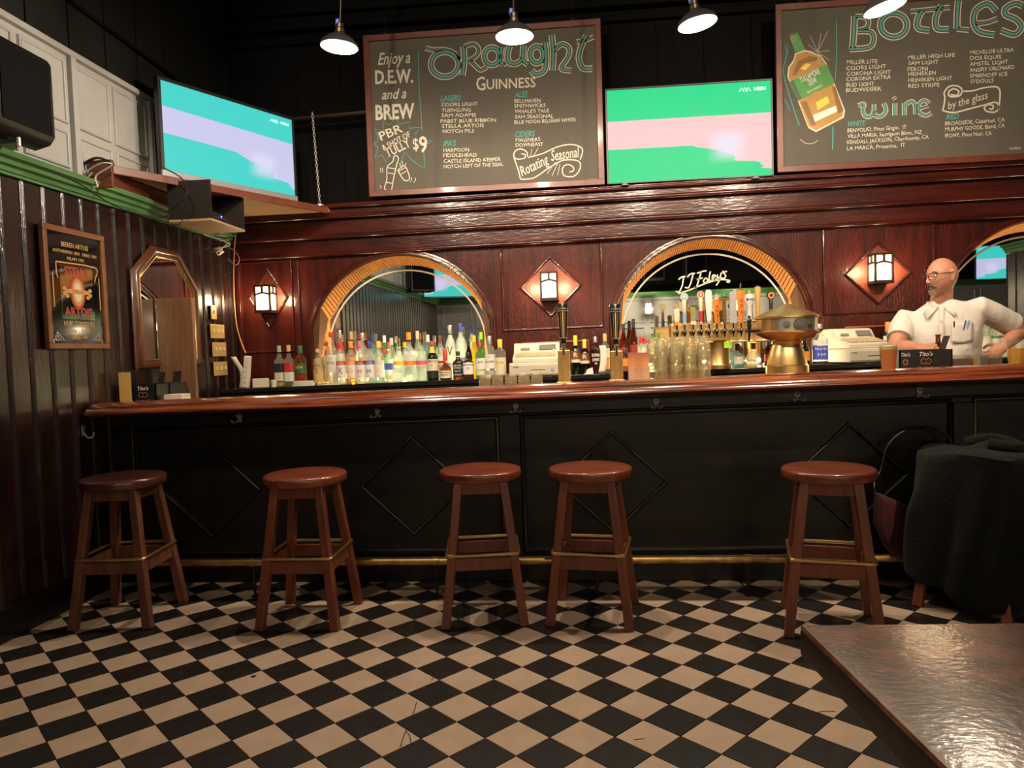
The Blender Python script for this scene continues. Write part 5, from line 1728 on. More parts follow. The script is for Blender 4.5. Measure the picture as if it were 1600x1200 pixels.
t = thing('receipt_cup', 'cream cup of receipts between the register and the first tap tower', 'cup', on_c(869, 5.60))
MB().lathe([(0, 0), (.030, 0), (.036, .11), (.033, .11), (.028, .006), (0, .006)], 18).build('cup_wall', K['cream'], t)
for k in range(3):
    MB().box((-.008 + .008 * k, .004 * k, .085), (.03, .002, .12), R(20 * k)).build('receipt', WHITEPAPER, t, 0)
t = thing('sticky_note', 'lime sticky note hanging under the brass tap bar', 'note', at(1137, 536, 5.475))
MB().box((0, 0, -.012), (.055, .002, .048)).build('note_sheet', K['lime'], t, 0)

# ------------------------------------------------------------------ brass tap bar with handles
YT = 5.56
tb = thing('brass_tap_bar', 'long brass beer tap bar on two columns under the lettered mirror', 'beer tap', (at(1122, 570, YT).x, YT, 0))
tx0 = tb.location.x


def T(px, py, Y=YT):
    return at(px, py, Y) - tb.location


zc_ = cz(tx0)
zl, zh = T(1122, 533).z, T(1122, 505).z
xl, xr = T(1046, 515).x, T(1212, 515).x
MB().b2(xl, xr, -.06, .06, zl, zh).build('tap_rail', BRASS, tb, 0, bevel=.006)
MB().b2(xl - .005, xr + .005, -.07, .07, zl - .012, zl).build('rail_lip', BRASS, tb, 0, bevel=.004)
MB().b2(xl, xr, -.064, .06, zh, zh + .006).build('rail_cap', BRASS, tb, 0, bevel=.002)
rad_ = (T(1139, 550).x - T(1103, 550).x) / 2
for px in (1122, 1232):
    c = T(px, 550)
    MB().lathe([(rad_ * 1.18, zc_), (rad_ * 1.18, zc_ + .02), (rad_ * 1.08, zc_ + .028), (rad_, zc_ + .04), (rad_ * .96, zl - .02), (rad_ * 1.0, zl)], 24, (c.x, 0, 0)).build('column', BRASSD, tb)
zf = T(1122, 517).z
HANDLES = [  # px, top, kind, widths (top, bottom) px, main, accent, label
    (1054, 482, 'paddle', 8, 5, 'cream', 'orange', 'narrow cream tap handle with an orange foot, leftmost on the brass bar'),
    (1066, 457, 'disc', 9, 6, 'cream', 'ltblue', 'cream tap handle topped by a pale blue disc'),
    (1079, 480, 'paddle', 8, 7, 'olive', 'cream', 'short olive green flat tap handle'),
    (1091, 453, 'disc', 8, 6, 'cream', 'red', 'cream and red tap handle topped by a red ringed disc'),
    (1103, 453, 'paddle', 10, 5, 'white', 'grey', 'curved whitish tap handle'),
    (1115, 466, 'taper', 11, 6, 'orange', 'cream', 'orange tapered tap handle with the letters IPA, shorter one'),
    (1127, 457, 'axe', 8, 6, 'brown', 'green', 'wooden tap handle with a green top like an axe'),
    (1140, 452, 'blade', 10, 10, 'grey', 'grey', 'grey flat blade shaped tap handle'),
    (1152, 452, 'taper', 13, 6, 'orange', 'brown', 'tall orange tapered tap handle with the letters IPA'),
    (1165, 455, 'crest', 15, 8, 'white', 'gold', 'white tap handle with an oval crest and a gold knob'),
    (1178, 446, 'taper', 9, 6, 'gold', 'black', 'golden tapered tap handle with a dark cap'),
    (1198, 455, 'disc', 10, 6, 'black', 'orange', 'dark tap handle topped by an orange disc')]
S_ = YT / F_PX
for px, ptop, kind, wt, wbm, m1, m2, lb in HANDLES:
    c = T(px, 517)
    f = MB()
    f.cyl((c.x, -.06, zf), (c.x, -.085, zf), .021, .017, n=14).cyl((c.x, -.085, zf), (c.x, -.13, zf - .002), .010, n=10)
    f.lathe([(.0, .018), (.013, .012), (.016, 0), (.013, -.014), (.008, -.024), (.008, -.050), (0, -.050)][::-1], 12, (c.x, -.13, zf))
    fo = f.build('faucet', CHROME, tb)
    h = MB().cyl((c.x, -.13, zf + .012), (c.x, -.13, zf + .055), .007, n=8)
    zb_, zt_ = zf + .05, T(px, ptop, YT - .13).z
    H = zt_ - zb_
    ms = [K[m1], K[m2], CHROME]
    h.m = [2] * len(h.f)
    wt_, wb_ = wt * S_ / 2, wbm * S_ / 2
    if kind == 'paddle':
        h.mi(0).prism([(-wb_, 0), (wb_, 0), (wt_, H * .7), (wt_ * .9, H * .95), (wt_ * .5, H), (-wt_ * .6, H), (-wt_, H * .9), (-wt_ * .9, H * .6)], (c.x, -.138, zb_), (1, 0, 0), (0, 0, 1), (0, 1, 0), .016)
        h.mi(1).box((c.x, -.13, zb_ + .012), (wb_ * 2.2, .02, .024))
    elif kind == 'disc':
        h.mi(0).lathe([(wb_ * .7, 0), (wb_, H * .1), (wb_ * .9, H * .5), (wb_ * 1.1, H * .75), (wb_ * .6, H * .8)], 14, (c.x, -.13, zb_))
        h.mi(1).lathe([(wb_ * 1.05, H * .08), (wb_ * 1.06, H * .38)], 14, (c.x, -.13, zb_), cap=False)
        h.mi(0).cyl((c.x, -.142, zb_ + H * .86), (c.x, -.118, zb_ + H * .86), wt_ * 1.25, n=20)
        h.mi(1).cyl((c.x, -.144, zb_ + H * .86), (c.x, -.143, zb_ + H * .86), wt_ * .95, n=20)
        h.mi(0).cyl((c.x, -.145, zb_ + H * .86), (c.x, -.1445, zb_ + H * .86), wt_ * .5, n=16)
    elif kind == 'taper':
        h.mi(0).lathe([(wb_ * .8, 0), (wb_, .01), (wt_, H * .92), (wt_ * .9, H * .96)], 4 if m1 == 'orange' else 12, (c.x, -.13, zb_))
        h.mi(1).lathe([(wt_ * .55, H * .95), (wt_ * .4, H)], 8, (c.x, -.13, zb_))
        if m1 == 'orange':
            h.mi(1).cyl((c.x - .004, -.13, zb_ + H * .95), (c.x + .002, -.13, zb_ + H * 1.18), .005, n=6)
    elif kind == 'axe':
        h.mi(0).lathe([(wb_ * .7, 0), (wb_, H * .2), (wb_ * .8, H * .7), (wb_, H * .78)], 10, (c.x, -.13, zb_))
        h.mi(0).box((c.x, -.13, zb_ + H * .80), (wt_ * 3.4, .03, H * .12))
        h.mi(1).lathe([(wt_ * 1.3, H * .86), (wt_ * 1.2, H * .94), (0, H)], 12, (c.x, -.13, zb_))
    elif kind == 'blade':
        h.mi(0).prism([(-wb_, 0), (wb_, 0), (wt_, H), (-wt_, H * .9)], (c.x, -.136, zb_), (1, 0, 0), (0, 0, 1), (0, 1, 0), .012)
    elif kind == 'crest':
        h.mi(0).lathe([(wb_ * .7, 0), (wb_, H * .2), (wb_ * .8, H * .5), (wt_ * .9, H * .62), (wt_, H * .72), (wt_ * .8, H * .88), (wt_ * .3, H * .92)], 14, (c.x, -.13, zb_))
        h.mi(1).lathe([(wt_ * .2, H * .92), (wt_ * .38, H * .96), (0, H * 1.04)], 10, (c.x, -.13, zb_))
    ho = h.build('tap_handle', ms, fo, 40, label=lb)
    tx = MB()
    if kind == 'taper' and m1 == 'orange':
        for i, ch_ in enumerate('IPA'):
            put_text(tx, ch_, (c.x - .008, -.13 - wt_ * .82, zb_ + H * (.62 - .17 * i)), (1, 0, 0), (0, .0, 1), H * .11, .016, bold=.02)
    elif kind == 'crest':
        put_text(tx, 'Modelo', (c.x - wt_ * .8, -.13 - wt_ * 1.02, zb_ + H * .70), (1, 0, 0), (0, 0, 1), H * .09, wt_ * 1.6, bold=.02)
    if tx.v:
        bpy.data.objects.remove(bpy.data.objects.new('x', None))
        q = tx.build('handle_lettering', K['navy'] if kind == 'crest' else K['dkred'], ho, 0, fix=False)

# ------------------------------------------------------------------ two brass tap towers with black handles on the bar


def on_b(px, Y, dz=0):
    x = at(px, 585, Y).x
    return V((x, Y, bz(x) + dz))


for i, (px, pt, ph, lb) in enumerate(((882, 474, 547, 'square brass tap tower with a black stout handle, left one'), (963.5, 475, 548, 'square brass tap tower with a black stout handle, right one'))):
    Y = 4.50
    b = on_b(px, Y)
    t = thing('tap_tower', lb, 'beer tap', b, 0, 'black handled tap towers on the bar')
    k = Y / F_PX
    H = at(px, ph, Y).z - b.z
    HT = at(px, pt, Y).z - b.z
    MB().box((0, 0, H / 2), (19 * k, 19 * k, H)).build('tower_column', BRASSD, t, 0, bevel=.004)
    MB().box((0, 0, .006), (24 * k, 24 * k, .012)).build('tower_base', BRASSD, t, 0, bevel=.003)
    MB().lathe([(.018, H), (.018, H + .012), (.010, H + .016), (.010, H + .045)], 14).cyl((0, 0, H + .03), (0, -.06, H + .02), .008, n=8).cyl((0, -.06, H + .03), (0, -.06, H - .03), .007, n=8).build('faucet', CHROME, t)
    z0, z1 = H + .04, HT
    d = z1 - z0
    w0, w1 = 5.6 * k, 8.4 * k
    ho = MB().lathe([(w0 * .7, z0), (w0 * .9, z0 + d * .04), (w0 * .75, z0 + d * .10), (w0, z0 + d * .14), (w1 * .98, z0 + d * .80), (w1 * 1.02, z0 + d * .82), (w1 * 1.02, z0 + d * .985), (w1 * .94, z1)], 24).build('tap_handle', mat('black_gloss', (.008, .008, .010), .2, coat=.5, cheap=True), t, 50)
    s = MB()
    for a0, a1, zz0, zz1 in ((-7, 7, .16, .78), (-26, -23, .16, .78), (23, 26, .16, .78)):
        rr0, rr1 = w0 + (w1 * .98 - w0) * .02, w1 * .97
        s.lathe([(rr0 * 1.02 + .0004, z0 + d * zz0), (rr1 * 1.01 + .0004, z0 + d * zz1)], 4, arc=(-pi / 2 + R(a0), -pi / 2 + R(a1)))
    s.build('gold_stripe', K['tan'], ho, 0, fix=False)
    c = MB()
    for zz in (.145, .81):
        c.lathe([((w0 if zz < .5 else w1) * 1.03, z0 + d * zz - .002), ((w0 if zz < .5 else w1) * 1.03, z0 + d * zz + .002)], 24, cap=False)
    c.build('silver_band', K['silver'], ho, 40, fix=False)
    q = MB()
    vs, fs, L = text2d('GUINNESS', bold=.02)
    rr_ = w1 * 1.04
    q.add([(rr_ * cos(-pi / 2 + (a / L - .5) * 1.9), rr_ * sin(-pi / 2 + (a / L - .5) * 1.9), z0 + d * .845 + b_ * d * .05) for a, b_ in vs], fs)
    q.build('handle_lettering', K['silver'], ho, 0, fix=False)
    hp = MB()
    hp.prism([(-.3, 0), (.3, 0), (.45, 1), (.2, .9), (-.3, 1)], (0, -rr_ - .0005, z0 + d * .91), (.012, 0, 0), (0, 0, .018), (0, -1, 0), .0006)
    hp.build('harp_mark', K['gold'], ho, 0, fix=False)

# ------------------------------------------------------------------ large brass drum tower
Y = 4.42
b = on_b(1230, Y)
k = Y / F_PX
t = thing('brass_drum_tower', 'large polished brass drum tap tower with a domed top on the bar', 'beer tap', b)


def zz(py):
    return at(1230, py, Y).z - b.z


MB().lathe([(31 * k, -.0), (31 * k, zz(571)), (29 * k, zz(569)), (27.5 * k, zz(560)), (25 * k, zz(550)), (22.5 * k, zz(543)), (21 * k, zz(538)), (22.5 * k, zz(537)), (23 * k, zz(534)), (21.5 * k, zz(532))], 40).build('column', BRASS, t, 30)
MB().lathe([(21.5 * k, zz(532.5)), (26 * k, zz(530)), (36 * k, zz(526)), (45 * k, zz(521)), (46.5 * k, zz(519)), (46.5 * k, zz(517.5)), (44.5 * k, zz(517))], 40).build('drum_underside', BRASS, t, 30)
MB().lathe([(44 * k, zz(518)), (44 * k, zz(497))], 16).build('drum', BRASS, t, 20)
MB().lathe([(44.5 * k, zz(498)), (46.5 * k, zz(497)), (46.5 * k, zz(494.5)), (44 * k, zz(493)), (34 * k, zz(488)), (24 * k, zz(483.5)), (14 * k, zz(480)), (9 * k, zz(477.5)), (6.5 * k, zz(475.5)), (3 * k, zz(474.8)), (0, zz(474.8))], 40).build('dome', BRASS, t, 30)
em = MB()
for a, r in ((-.40, .6), (0, 1), (.40, .6)):
    ang = -pi / 2 + R(8) + a
    c = V((44 * k * cos(ang), 44 * k * sin(ang), zz(508)))
    dr_ = V((cos(ang), sin(ang), 0))
    sd = V((-sin(ang), cos(ang), 0))
    for rr_, dd in ((9.0 * k * r, .004), (6.2 * k * r, .009), (3.2 * k * r, .014)):
        ring = [c + sd * (rr_ * cos(2 * pi * q / 20)) + V((0, 0, rr_ * sin(2 * pi * q / 20))) for q in range(20)]
        em.add(ring + [p_ + dr_ * dd for p_ in ring], [tuple(range(20, 40))] + [(q, (q + 1) % 20, 20 + (q + 1) % 20, 20 + q) for q in range(20)])
em.build('emblem', mat('tarnished_silver', (.20, .19, .16), .4, metal=.7), t, 30, label='tarnished grey oval emblem')
MB().lathe([(44.3 * k, zz(516.5)), (44.3 * k, zz(498.5))], 6, arc=(-pi / 2 + R(8) - .66, -pi / 2 + R(8) + .66)).build('emblem_plate', mat('plate_silver', (.42, .42, .36), .35, metal=.8), t, 30, fix=False)
fx = -46 * k
fc = MB().cyl((fx + .01, -.03, zz(515)), (fx - .045, -.05, zz(515)), .011, n=10).cyl((fx - .045, -.05, zz(510)), (fx - .05, -.05, zz(532)), .009, .006, n=10).build('faucet', BLACKPL, t)
MB().lathe([(.008, zz(512)), (.014, zz(508)), (.011, zz(502)), (.014, zz(499)), (.006, zz(495)), (.010, zz(493)), (0, zz(491))], 14, (fx - .046, -.05, 0)).build('tap_handle', BLACKPL, t)

# ------------------------------------------------------------------ glasses on the bar
def pint_mesh(h=.150, r0=.032, r1=.0445):
    return MB().lathe([(0, 0), (r0 * .9, 0), (r0, .004), (r1, h), (r1 - .0025, h), (r0 - .003, .014), (0, .012)], 18).mesh('pint_glass', G_PINT, 50)


pm_ = pint_mesh()
nst = 0
for row, (Yg, cols) in enumerate(((4.34, (1034, 1056, 1078, 1099)), (4.435, (1022, 1045, 1067, 1089)))):
    for ci, px in enumerate(cols):
        for lv in range(3):
            pb = on_b(px, Yg)
            o = bpy.data.objects.new('pint_glass', pm_)
            COL.objects.link(o)
            o.location = (pb.x + .003 * lv * (1 if ci == 3 else -1) * (.5 if ci in (0, 3) else 0), Yg, pb.z + .1505 + .052 * lv)
            o.rotation_euler = (pi, 0, .3 * ci + row)
            place = ('first', 'second', 'third', 'fourth')[ci]
            tag(o, '%s upturned pint glass of the %s stack from the menu card, %s row' % (('bottom', 'middle', 'topmost')[lv], place, ('front', 'rear')[row]), 'glass', 'stacked pint glasses on the bar')
# short glasses, upturned
gm = MB().lathe([(0, 0), (.026, 0), (.029, .004), (.036, .030), (.040, .082), (.0375, .082), (.033, .030), (.026, .010), (0, .008)], 10).mesh('short_glass', G_PINT, 25)
for px, lb in ((757, 'upturned faceted short glass, first of five left of the tap tower'), (777, 'upturned faceted short glass, second of five'), (798, 'upturned faceted short glass, middle of five'), (818.5, 'upturned faceted short glass, fourth of five'), (838.5, 'upturned faceted short glass, nearest the tap tower')):
    pb = on_b(px, 4.34)
    o = bpy.data.objects.new('short_glass', gm)
    COL.objects.link(o)
    o.location = (pb.x, 4.34, pb.z + .0822)
    o.rotation_euler = (pi, 0, px)
    tag(o, lb, 'glass', 'upturned short glasses on the bar')

# menu card in a clear stand
pb = on_b(998.5, 4.20)
t = thing('menu_card', 'orange and purple menu card in a clear stand by the pint glasses', 'menu card', pb)
mc = bpy.data.materials.new('menu_card_print')
mc.use_nodes = True
nt = mc.node_tree
tc = _n(nt, 'ShaderNodeTexCoord')
sp = _n(nt, 'ShaderNodeSeparateXYZ')
nt.links.new(tc.outputs['Generated'], sp.inputs[0])
cr = _n(nt, 'ShaderNodeValToRGB')
for pos, c in ((0, (.72, .52, .36, 1)), (1, (.50, .14, .11, 1))):
    cr.color_ramp.elements[int(pos)].color = c
e = cr.color_ramp.elements.new(.7)
e.color = (.80, .34, .12, 1)
nt.links.new(sp.outputs[2], cr.inputs[0])
nt.links.new(cr.outputs[0], nt.nodes['Principled BSDF'].inputs['Base Color'])
wc, hc = .118, .172
MB().b2(-wc / 2, wc / 2, -.001, .001, .006, hc).build('printed_card', mc, t, 0)
MB().b2(-wc / 2 - .004, wc / 2 + .004, .002, .004, .002, hc + .004).b2(-wc / 2 - .004, wc / 2 + .004, -.012, .05, 0, .003).b2(-wc / 2 - .004, wc / 2 + .004, -.004, -.002, .002, .02).build('clear_stand', G_ACRY, t, 0)
q = MB()
for i in range(13):
    wd = (.05, .03, .06, .045, .05)[i % 5]
    put_text(q, ('COCKTAILS', 'gin', 'mule', 'sour', 'rum and lime', 'spritz', 'old fashioned')[i % 7], (-wd / 2, -.0016, hc - .025 - i * .0095), (1, 0, 0), (0, 0, 1), .004, wd)
put_text(q, 'CRAFT BEER', (-.045, -.0016, .012), (1, 0, 0), (0, 0, 1), .007, .09, bold=.02)
q.build('card_lettering', K['brown'], t, 0, fix=False)


# pints of beer
def beer(label, px, Y, hpx0, hpx1, wt, liq, foam, lv, group='poured pints of beer'):
    pb = on_b(px, Y)
    k = Y / F_PX
    H = .150
    r1 = wt * k / 2
    r0 = r1 * .74
    t = thing('beer_glass', label, 'glass', pb, 0, group)
    MB().lathe([(0, 0), (r0 * .92, 0), (r0, .004), (r1, H), (r1 - .0025, H), (r0 - .002, .012), (0, .010)], 24).build('glass_wall', G_BEER, t, 50)
    ri = lambda z: r0 + (r1 - r0) * z / H - .003
    MB().lathe([(0, .0125), (ri(.0125), .0125), (ri(H * lv), H * lv), (0, H * lv)], 24).build('beer', liq, t, 50)
    if foam:
        MB().lathe([(0, H * lv + .0005), (ri(H * lv), H * lv + .0005), (ri(H * (lv + foam)), H * (lv + foam)), (0, H * (lv + foam) + .004)], 24).build('foam', K['cream'], t, 50)


beer('full pint of amber beer with a pale head beside the napkin caddy', 1388.5, 4.22, 540, 578, 26, LQ_AMBER, .13, .84)
beer('half drunk pint of yellow beer at the far right', 1588, 4.30, 536, 572, 27, LQ_YEL, .0, .66)


# black napkin caddies
def caddy(label, px, Y, rz, w=.26, mark=True, base=None):
    pb = base or on_b(px, Y)
    t = thing('napkin_caddy', label, 'caddy', pb, rz, 'black napkin caddies')
    d, h = .15, .115
    c = MB().b2(-w / 2, w / 2, 0, .006, 0, h).b2(-w / 2, w / 2, d - .006, d, 0, h).b2(-w / 2, w / 2, 0, d, 0, .006).b2(-w / 2, -w / 2 + .006, 0, d, 0, h).b2(w / 2 - .006, w / 2, 0, d, 0, h).b2(w * .1, w * .1 + .005, 0, d, 0, h)
    c.build('caddy_box', BLACKPL, t, 0)
    pn = MB().bar((w * .42, .01, h - .01), (w * .52, .01, h + .075), .004, .07, (0, 1, 0))
    pn.move(Matrix.Translation((0, d * .5 - .01, 0)))
    pn.build('caddy_flap', BLACKPL, t, 0, bevel=.002)
    q = MB()
    put_text(q, "Tito's", (-.036, -.0012, h * .70), (1, 0, 0), (0, 0, 1), h * .20, .072, shear=.2, bold=.02)
    put_text(q, 'Handmade', (-.042, -.0012, h * .06), (1, 0, 0), (0, 0, 1), h * .12, .085, bold=.02)
    if w > .2:
        put_text(q, "Tito's", (-w / 2 + .008, -.0012, h * .70), (1, 0, 0), (0, 0, 1), h * .18, .05, shear=.2, bold=.02)
    q.build('caddy_lettering', w_, t, 0, fix=False)
    e = MB()
    for xo in (-.014, .014):
        ribbon(e, [(xo + .014 * cos(2 * pi * a / 12), h * .44 + .016 * sin(2 * pi * a / 12)) for a in range(12)], .005, (0, -.0012, 0), (1, 0, 0), (0, 0, 1), 0, (0, -1, 0), 0, True)
    if w > .2:
        ribbon(e, [(-w / 2 + .032 + .012 * cos(2 * pi * a / 12), h * .42 + .014 * sin(2 * pi * a / 12)) for a in range(12)], .008, (0, -.0012, 0), (1, 0, 0), (0, 0, 1), 0, (0, -1, 0), 0, True)
    put_text(e, 'T', (-.006, -.0012, h * .38), (1, 0, 0), (0, 0, 1), h * .12, .01)
    e.build('caddy_emblem', K['orange'] if False else mat('print_copper', (.40, .12, .03), .5), t, 0, fix=False)
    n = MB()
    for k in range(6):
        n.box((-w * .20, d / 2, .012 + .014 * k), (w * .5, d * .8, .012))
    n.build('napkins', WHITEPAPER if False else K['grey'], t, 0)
    return t


caddy('black napkin caddy in front of the barman', 1447, 4.26, 0, .285)
caddy('black napkin caddy at the left end of the bar', 222, 4.30, 0, .17)
caddy('second black napkin caddy half hidden at the left end of the bar', 249, 4.46, R(-12), .15)
t = thing('menu_holder', 'yellow menu in an upright holder at the left end of the bar', 'menu card', on_b(194, 4.20), R(10))
MB().b2(-.034, .034, 0, .004, .004, .195).build('printed_card', K['gold'], t, 0)
MB().b2(-.038, .038, -.012, .03, 0, .006).b2(-.037, .037, .004, .007, .004, .20).build('clear_stand', G_ACRY, t, 0)
t = thing('napkin_stack', 'white stack of napkins before the upright bar flap', 'napkins', on_b(275, 4.36))
for k in range(4):
    MB().box((.002 * (k % 2), 0, .006 + .011 * k), (.112, .11, .0104), R(k - 1)).build('napkin', WHITEPAPER, t, 0)
tag(MB().box((0, 0, .003), (.09, .05, .006)).build('coaster', WHITEPAPER, None, 0, loc=on_b(282, 4.22), bevel=.002), 'flat white coaster before the napkin stack at the left end', 'coaster')
# raised bar flap standing upright
x0_, x1_ = at(249, 540, 4.66).x, at(304.5, 540, 4.66).x
t = thing('bar_flap', 'plain brown wooden bar flap standing upright in front of the wall mirror', 'bar flap', ((x0_ + x1_) / 2, 4.645, bz(-2.5) - .01))
MB().b2(-(x1_ - x0_) / 2, (x1_ - x0_) / 2, 0, .03, 0, at(275, 466, 4.66).z - bz(-2.5) + .01).build('flap_board', mat('brown_plywood', (.20, .095, .045), .45, c2=(.13, .06, .03), scale=(40, 40, 2.5), coat=.15), t, 0, bevel=.003)
for xx in (-.06, .06):
    MB().b2(xx - .02, xx + .02, -.003, 0, .004, .05).build('hinge', BRASSD, t, 0)
# clear trays and a beer bottle by the barman
pb = on_b(1533, 4.34)
t = thing('garnish_tray', 'row of clear plastic garnish boxes right of the napkin caddy', 'tray', pb)
k = 4.34 / F_PX
for a, b_, m in ((-47, -14, LQ_DK), (-11, 10, LQ_YEL), (12, 30, LQ_DK)):
    MB().b2(a * k, b_ * k, 0, .10, 0, .066).build('clear_box', G_ACRY, t, 0)
    MB().b2(a * k + .004, b_ * k - .004 - (0 if m is LQ_DK else .05), .004, .096, .003, .05).build('garnish', m, t, 0)
MB().b2(-47 * k, 33 * k, -.002, .104, .067, .073).build('tray_lid', G_ACRY, t, 0)
pb = on_b(1466, 4.50)
for px, py, lb in ((838, 600, 'white coaster on the bar behind the short glasses'), (932, 594, 'small pale card lying behind the arm rail'), (1290, 578, 'white paper slip on the bar right of the brass drum tower')):
    q = on_b(px, 4.24)
    tag(MB().box((0, 0, .002), (.07, .05, .004)).build('paper_slip', WHITEPAPER, None, 0, loc=(q.x, q.y, q.z), rz=.2), lb, 'paper')

# ------------------------------------------------------------------ the barman
man = thing('person', 'bald man in glasses and a white short sleeved shirt standing behind the bar', 'person', (2.38, 4.96, 0))
MO = V((2.38, 4.96, 0))
N2 = V((-.50, -.866, 0))             # chest direction
S2 = V((.866, -.50, 0))              # towards his left
RSH, LSH = V((2.170, 5.045, 1.465)), V((2.550, 4.855, 1.520))
REL, LEL = V((2.055, 4.88, 1.278)), V((2.835, 4.93, 1.375))
RWR, LWR = V((2.105, 4.655, 1.276)), V((2.672, 4.80, 1.272))


def rings(mb, data, n=28, fold=0):
    vs = []
    for z, w, d, ox, tilt in data:
        for k in range(n):
            a = 2 * pi * k / n
            ca, sa = cos(a), sin(a)
            e = 2.5
            q = (abs(ca) ** e + abs(sa) ** e) ** (-1 / e)
            f = fold * (sin(5 * a + z * 22) + .7 * sin(9 * a - z * 35)) if fold else 0
            p = S2 * ((w + f) * q * ca + ox) + N2 * ((d + f) * q * sa)
            vs.append((MO.x + p.x, MO.y + p.y, z + tilt * ca))
    m = len(data)
    fs = [(i * n + k, i * n + (k + 1) % n, (i + 1) * n + (k + 1) % n, (i + 1) * n + k) for i in range(m - 1) for k in range(n)]
    fs += [tuple(range(n - 1, -1, -1)), tuple((m - 1) * n + k for k in range(n))]
    mb.add(vs, fs)


TORSO = [(.90, .17, .115, 0, 0), (1.0, .175, .125, 0, 0), (1.12, .180, .135, 0, 0), (1.24, .185, .135, 0, .0), (1.34, .195, .13, 0, .006), (1.42, .20, .12, 0, .014), (1.475, .185, .10, 0, .02), (1.52, .12, .078, 0, .014), (1.55, .07, .062, 0, .0)]
body = MB()
rings(body, TORSO)
HC = V((2.343, 4.895, 1.727))
HF = V((-.945, -.31, -.06)).normalized()
HS = V((.31, -.945, 0)).normalized()      # his left side
HU = HS.cross(HF) * -1
if HU.z < 0:
    HU = -HU


def head_pt(fx, sx, zx):
    return HC + HF * fx + HS * sx + HU * zx


def G(x, c, w):
    return math.exp(-((x - c) / w) ** 2)


hv, hf_ = [], []
NU, NV = 64, 48
for j in range(NV + 1):
    th = pi * j / NV
    for i in range(NU):
        ph = 2 * pi * i / NU
        x, y_, z = sin(th) * cos(ph), sin(th) * sin(ph), cos(th)
        f = x * (.097 if x > 0 else .103)
        s = y_ * .0765
        u_ = z * (.117 if z > 0 else .118)
        if u_ < 0:
            t = min(1, -u_ / .118)
            s *= 1 - .22 * t * t
            if x < 0:
                f *= 1 - .35 * t
            f += .012 * t * (1 if x > -.2 else .3)
        if u_ > 0 and x < 0:
            f *= 1.0 + .05 * u_ / .117
        if x > 0.05:
            fr = min(1, x / .5)
            d = 0
            d += .031 * G(s, 0, .0125) * (max(0, min(1, (.018 - u_) / .050)) if u_ > -.034 else max(0, 1 - (-.034 - u_) / .014))
            d += .008 * G(u_, -.036, .008) * G(abs(s), .013, .007)
            d += .006 * G(u_, .026, .010) * G(s, 0, .05)
            d -= .009 * G(abs(s), .032, .015) * G(u_, .004, .011)
            d += .006 * (G(u_, -.058, .006) + G(u_, -.071, .006)) * G(s, 0, .022)
            d -= .003 * G(u_, -.0645, .003) * G(s, 0, .024)
            d += .009 * G(u_, -.098, .016) * G(s, 0, .026)
            d += .004 * G(abs(s), .042, .018) * G(u_, -.025, .02)
            f += d * fr
        p = head_pt(f, s, u_)
        hv.append(p)
for j in range(NV):
    for i in range(NU):
        k = (i + 1) % NU
        hf_.append((j * NU + i, (j + 1) * NU + i, (j + 1) * NU + k, j * NU + k))
body.add(hv, hf_)
# ears
for sg in (-1, 1):
    for q, (df, du, r) in enumerate(((-.012, .022, .016), (-.018, .008, .017), (-.014, -.010, .014), (-.008, -.026, .010))):
        c = head_pt(df, sg * .076, du)
        vs, fs = [], []
        for j in range(7):
            for i in range(10):
                a, b = pi * j / 6, 2 * pi * i / 10
                vs.append(c + (HF * (sin(a) * cos(b) * r) + HU * (cos(a) * r) + HS * (sin(a) * sin(b) * r * .62)))
        for j in range(6):
            for i in range(10):
                fs.append((j * 10 + i, (j + 1) * 10 + i, (j + 1) * 10 + (i + 1) % 10, j * 10 + (i + 1) % 10))
        body.add(vs, fs)
# neck
body.tube([V((2.375, 4.97, 1.50)), V((2.365, 4.955, 1.56)), V((2.362, 4.935, 1.62)), V((2.358, 4.915, 1.70))], .06, 20, rs=[.080, .068, .062, .062])
# arms
for sh_, el, wr in ((RSH, REL, RWR), (LSH, LEL, LWR)):
    path = smooth_path([sh_, sh_.lerp(el, .5), el, el.lerp(wr, .35), el.lerp(wr, .7), wr], 4)
    n = len(path)
    rs = []
    for i in range(n):
        t = i / (n - 1)
        rs.append(.062 - .012 * t * 2 if t < .4 else (.050 + .004 * sin((t - .4) / .25 * pi) if t < .65 else .050 - (t - .65) / .35 * .020))
    body.tube(path, .05, 16, rs=rs)


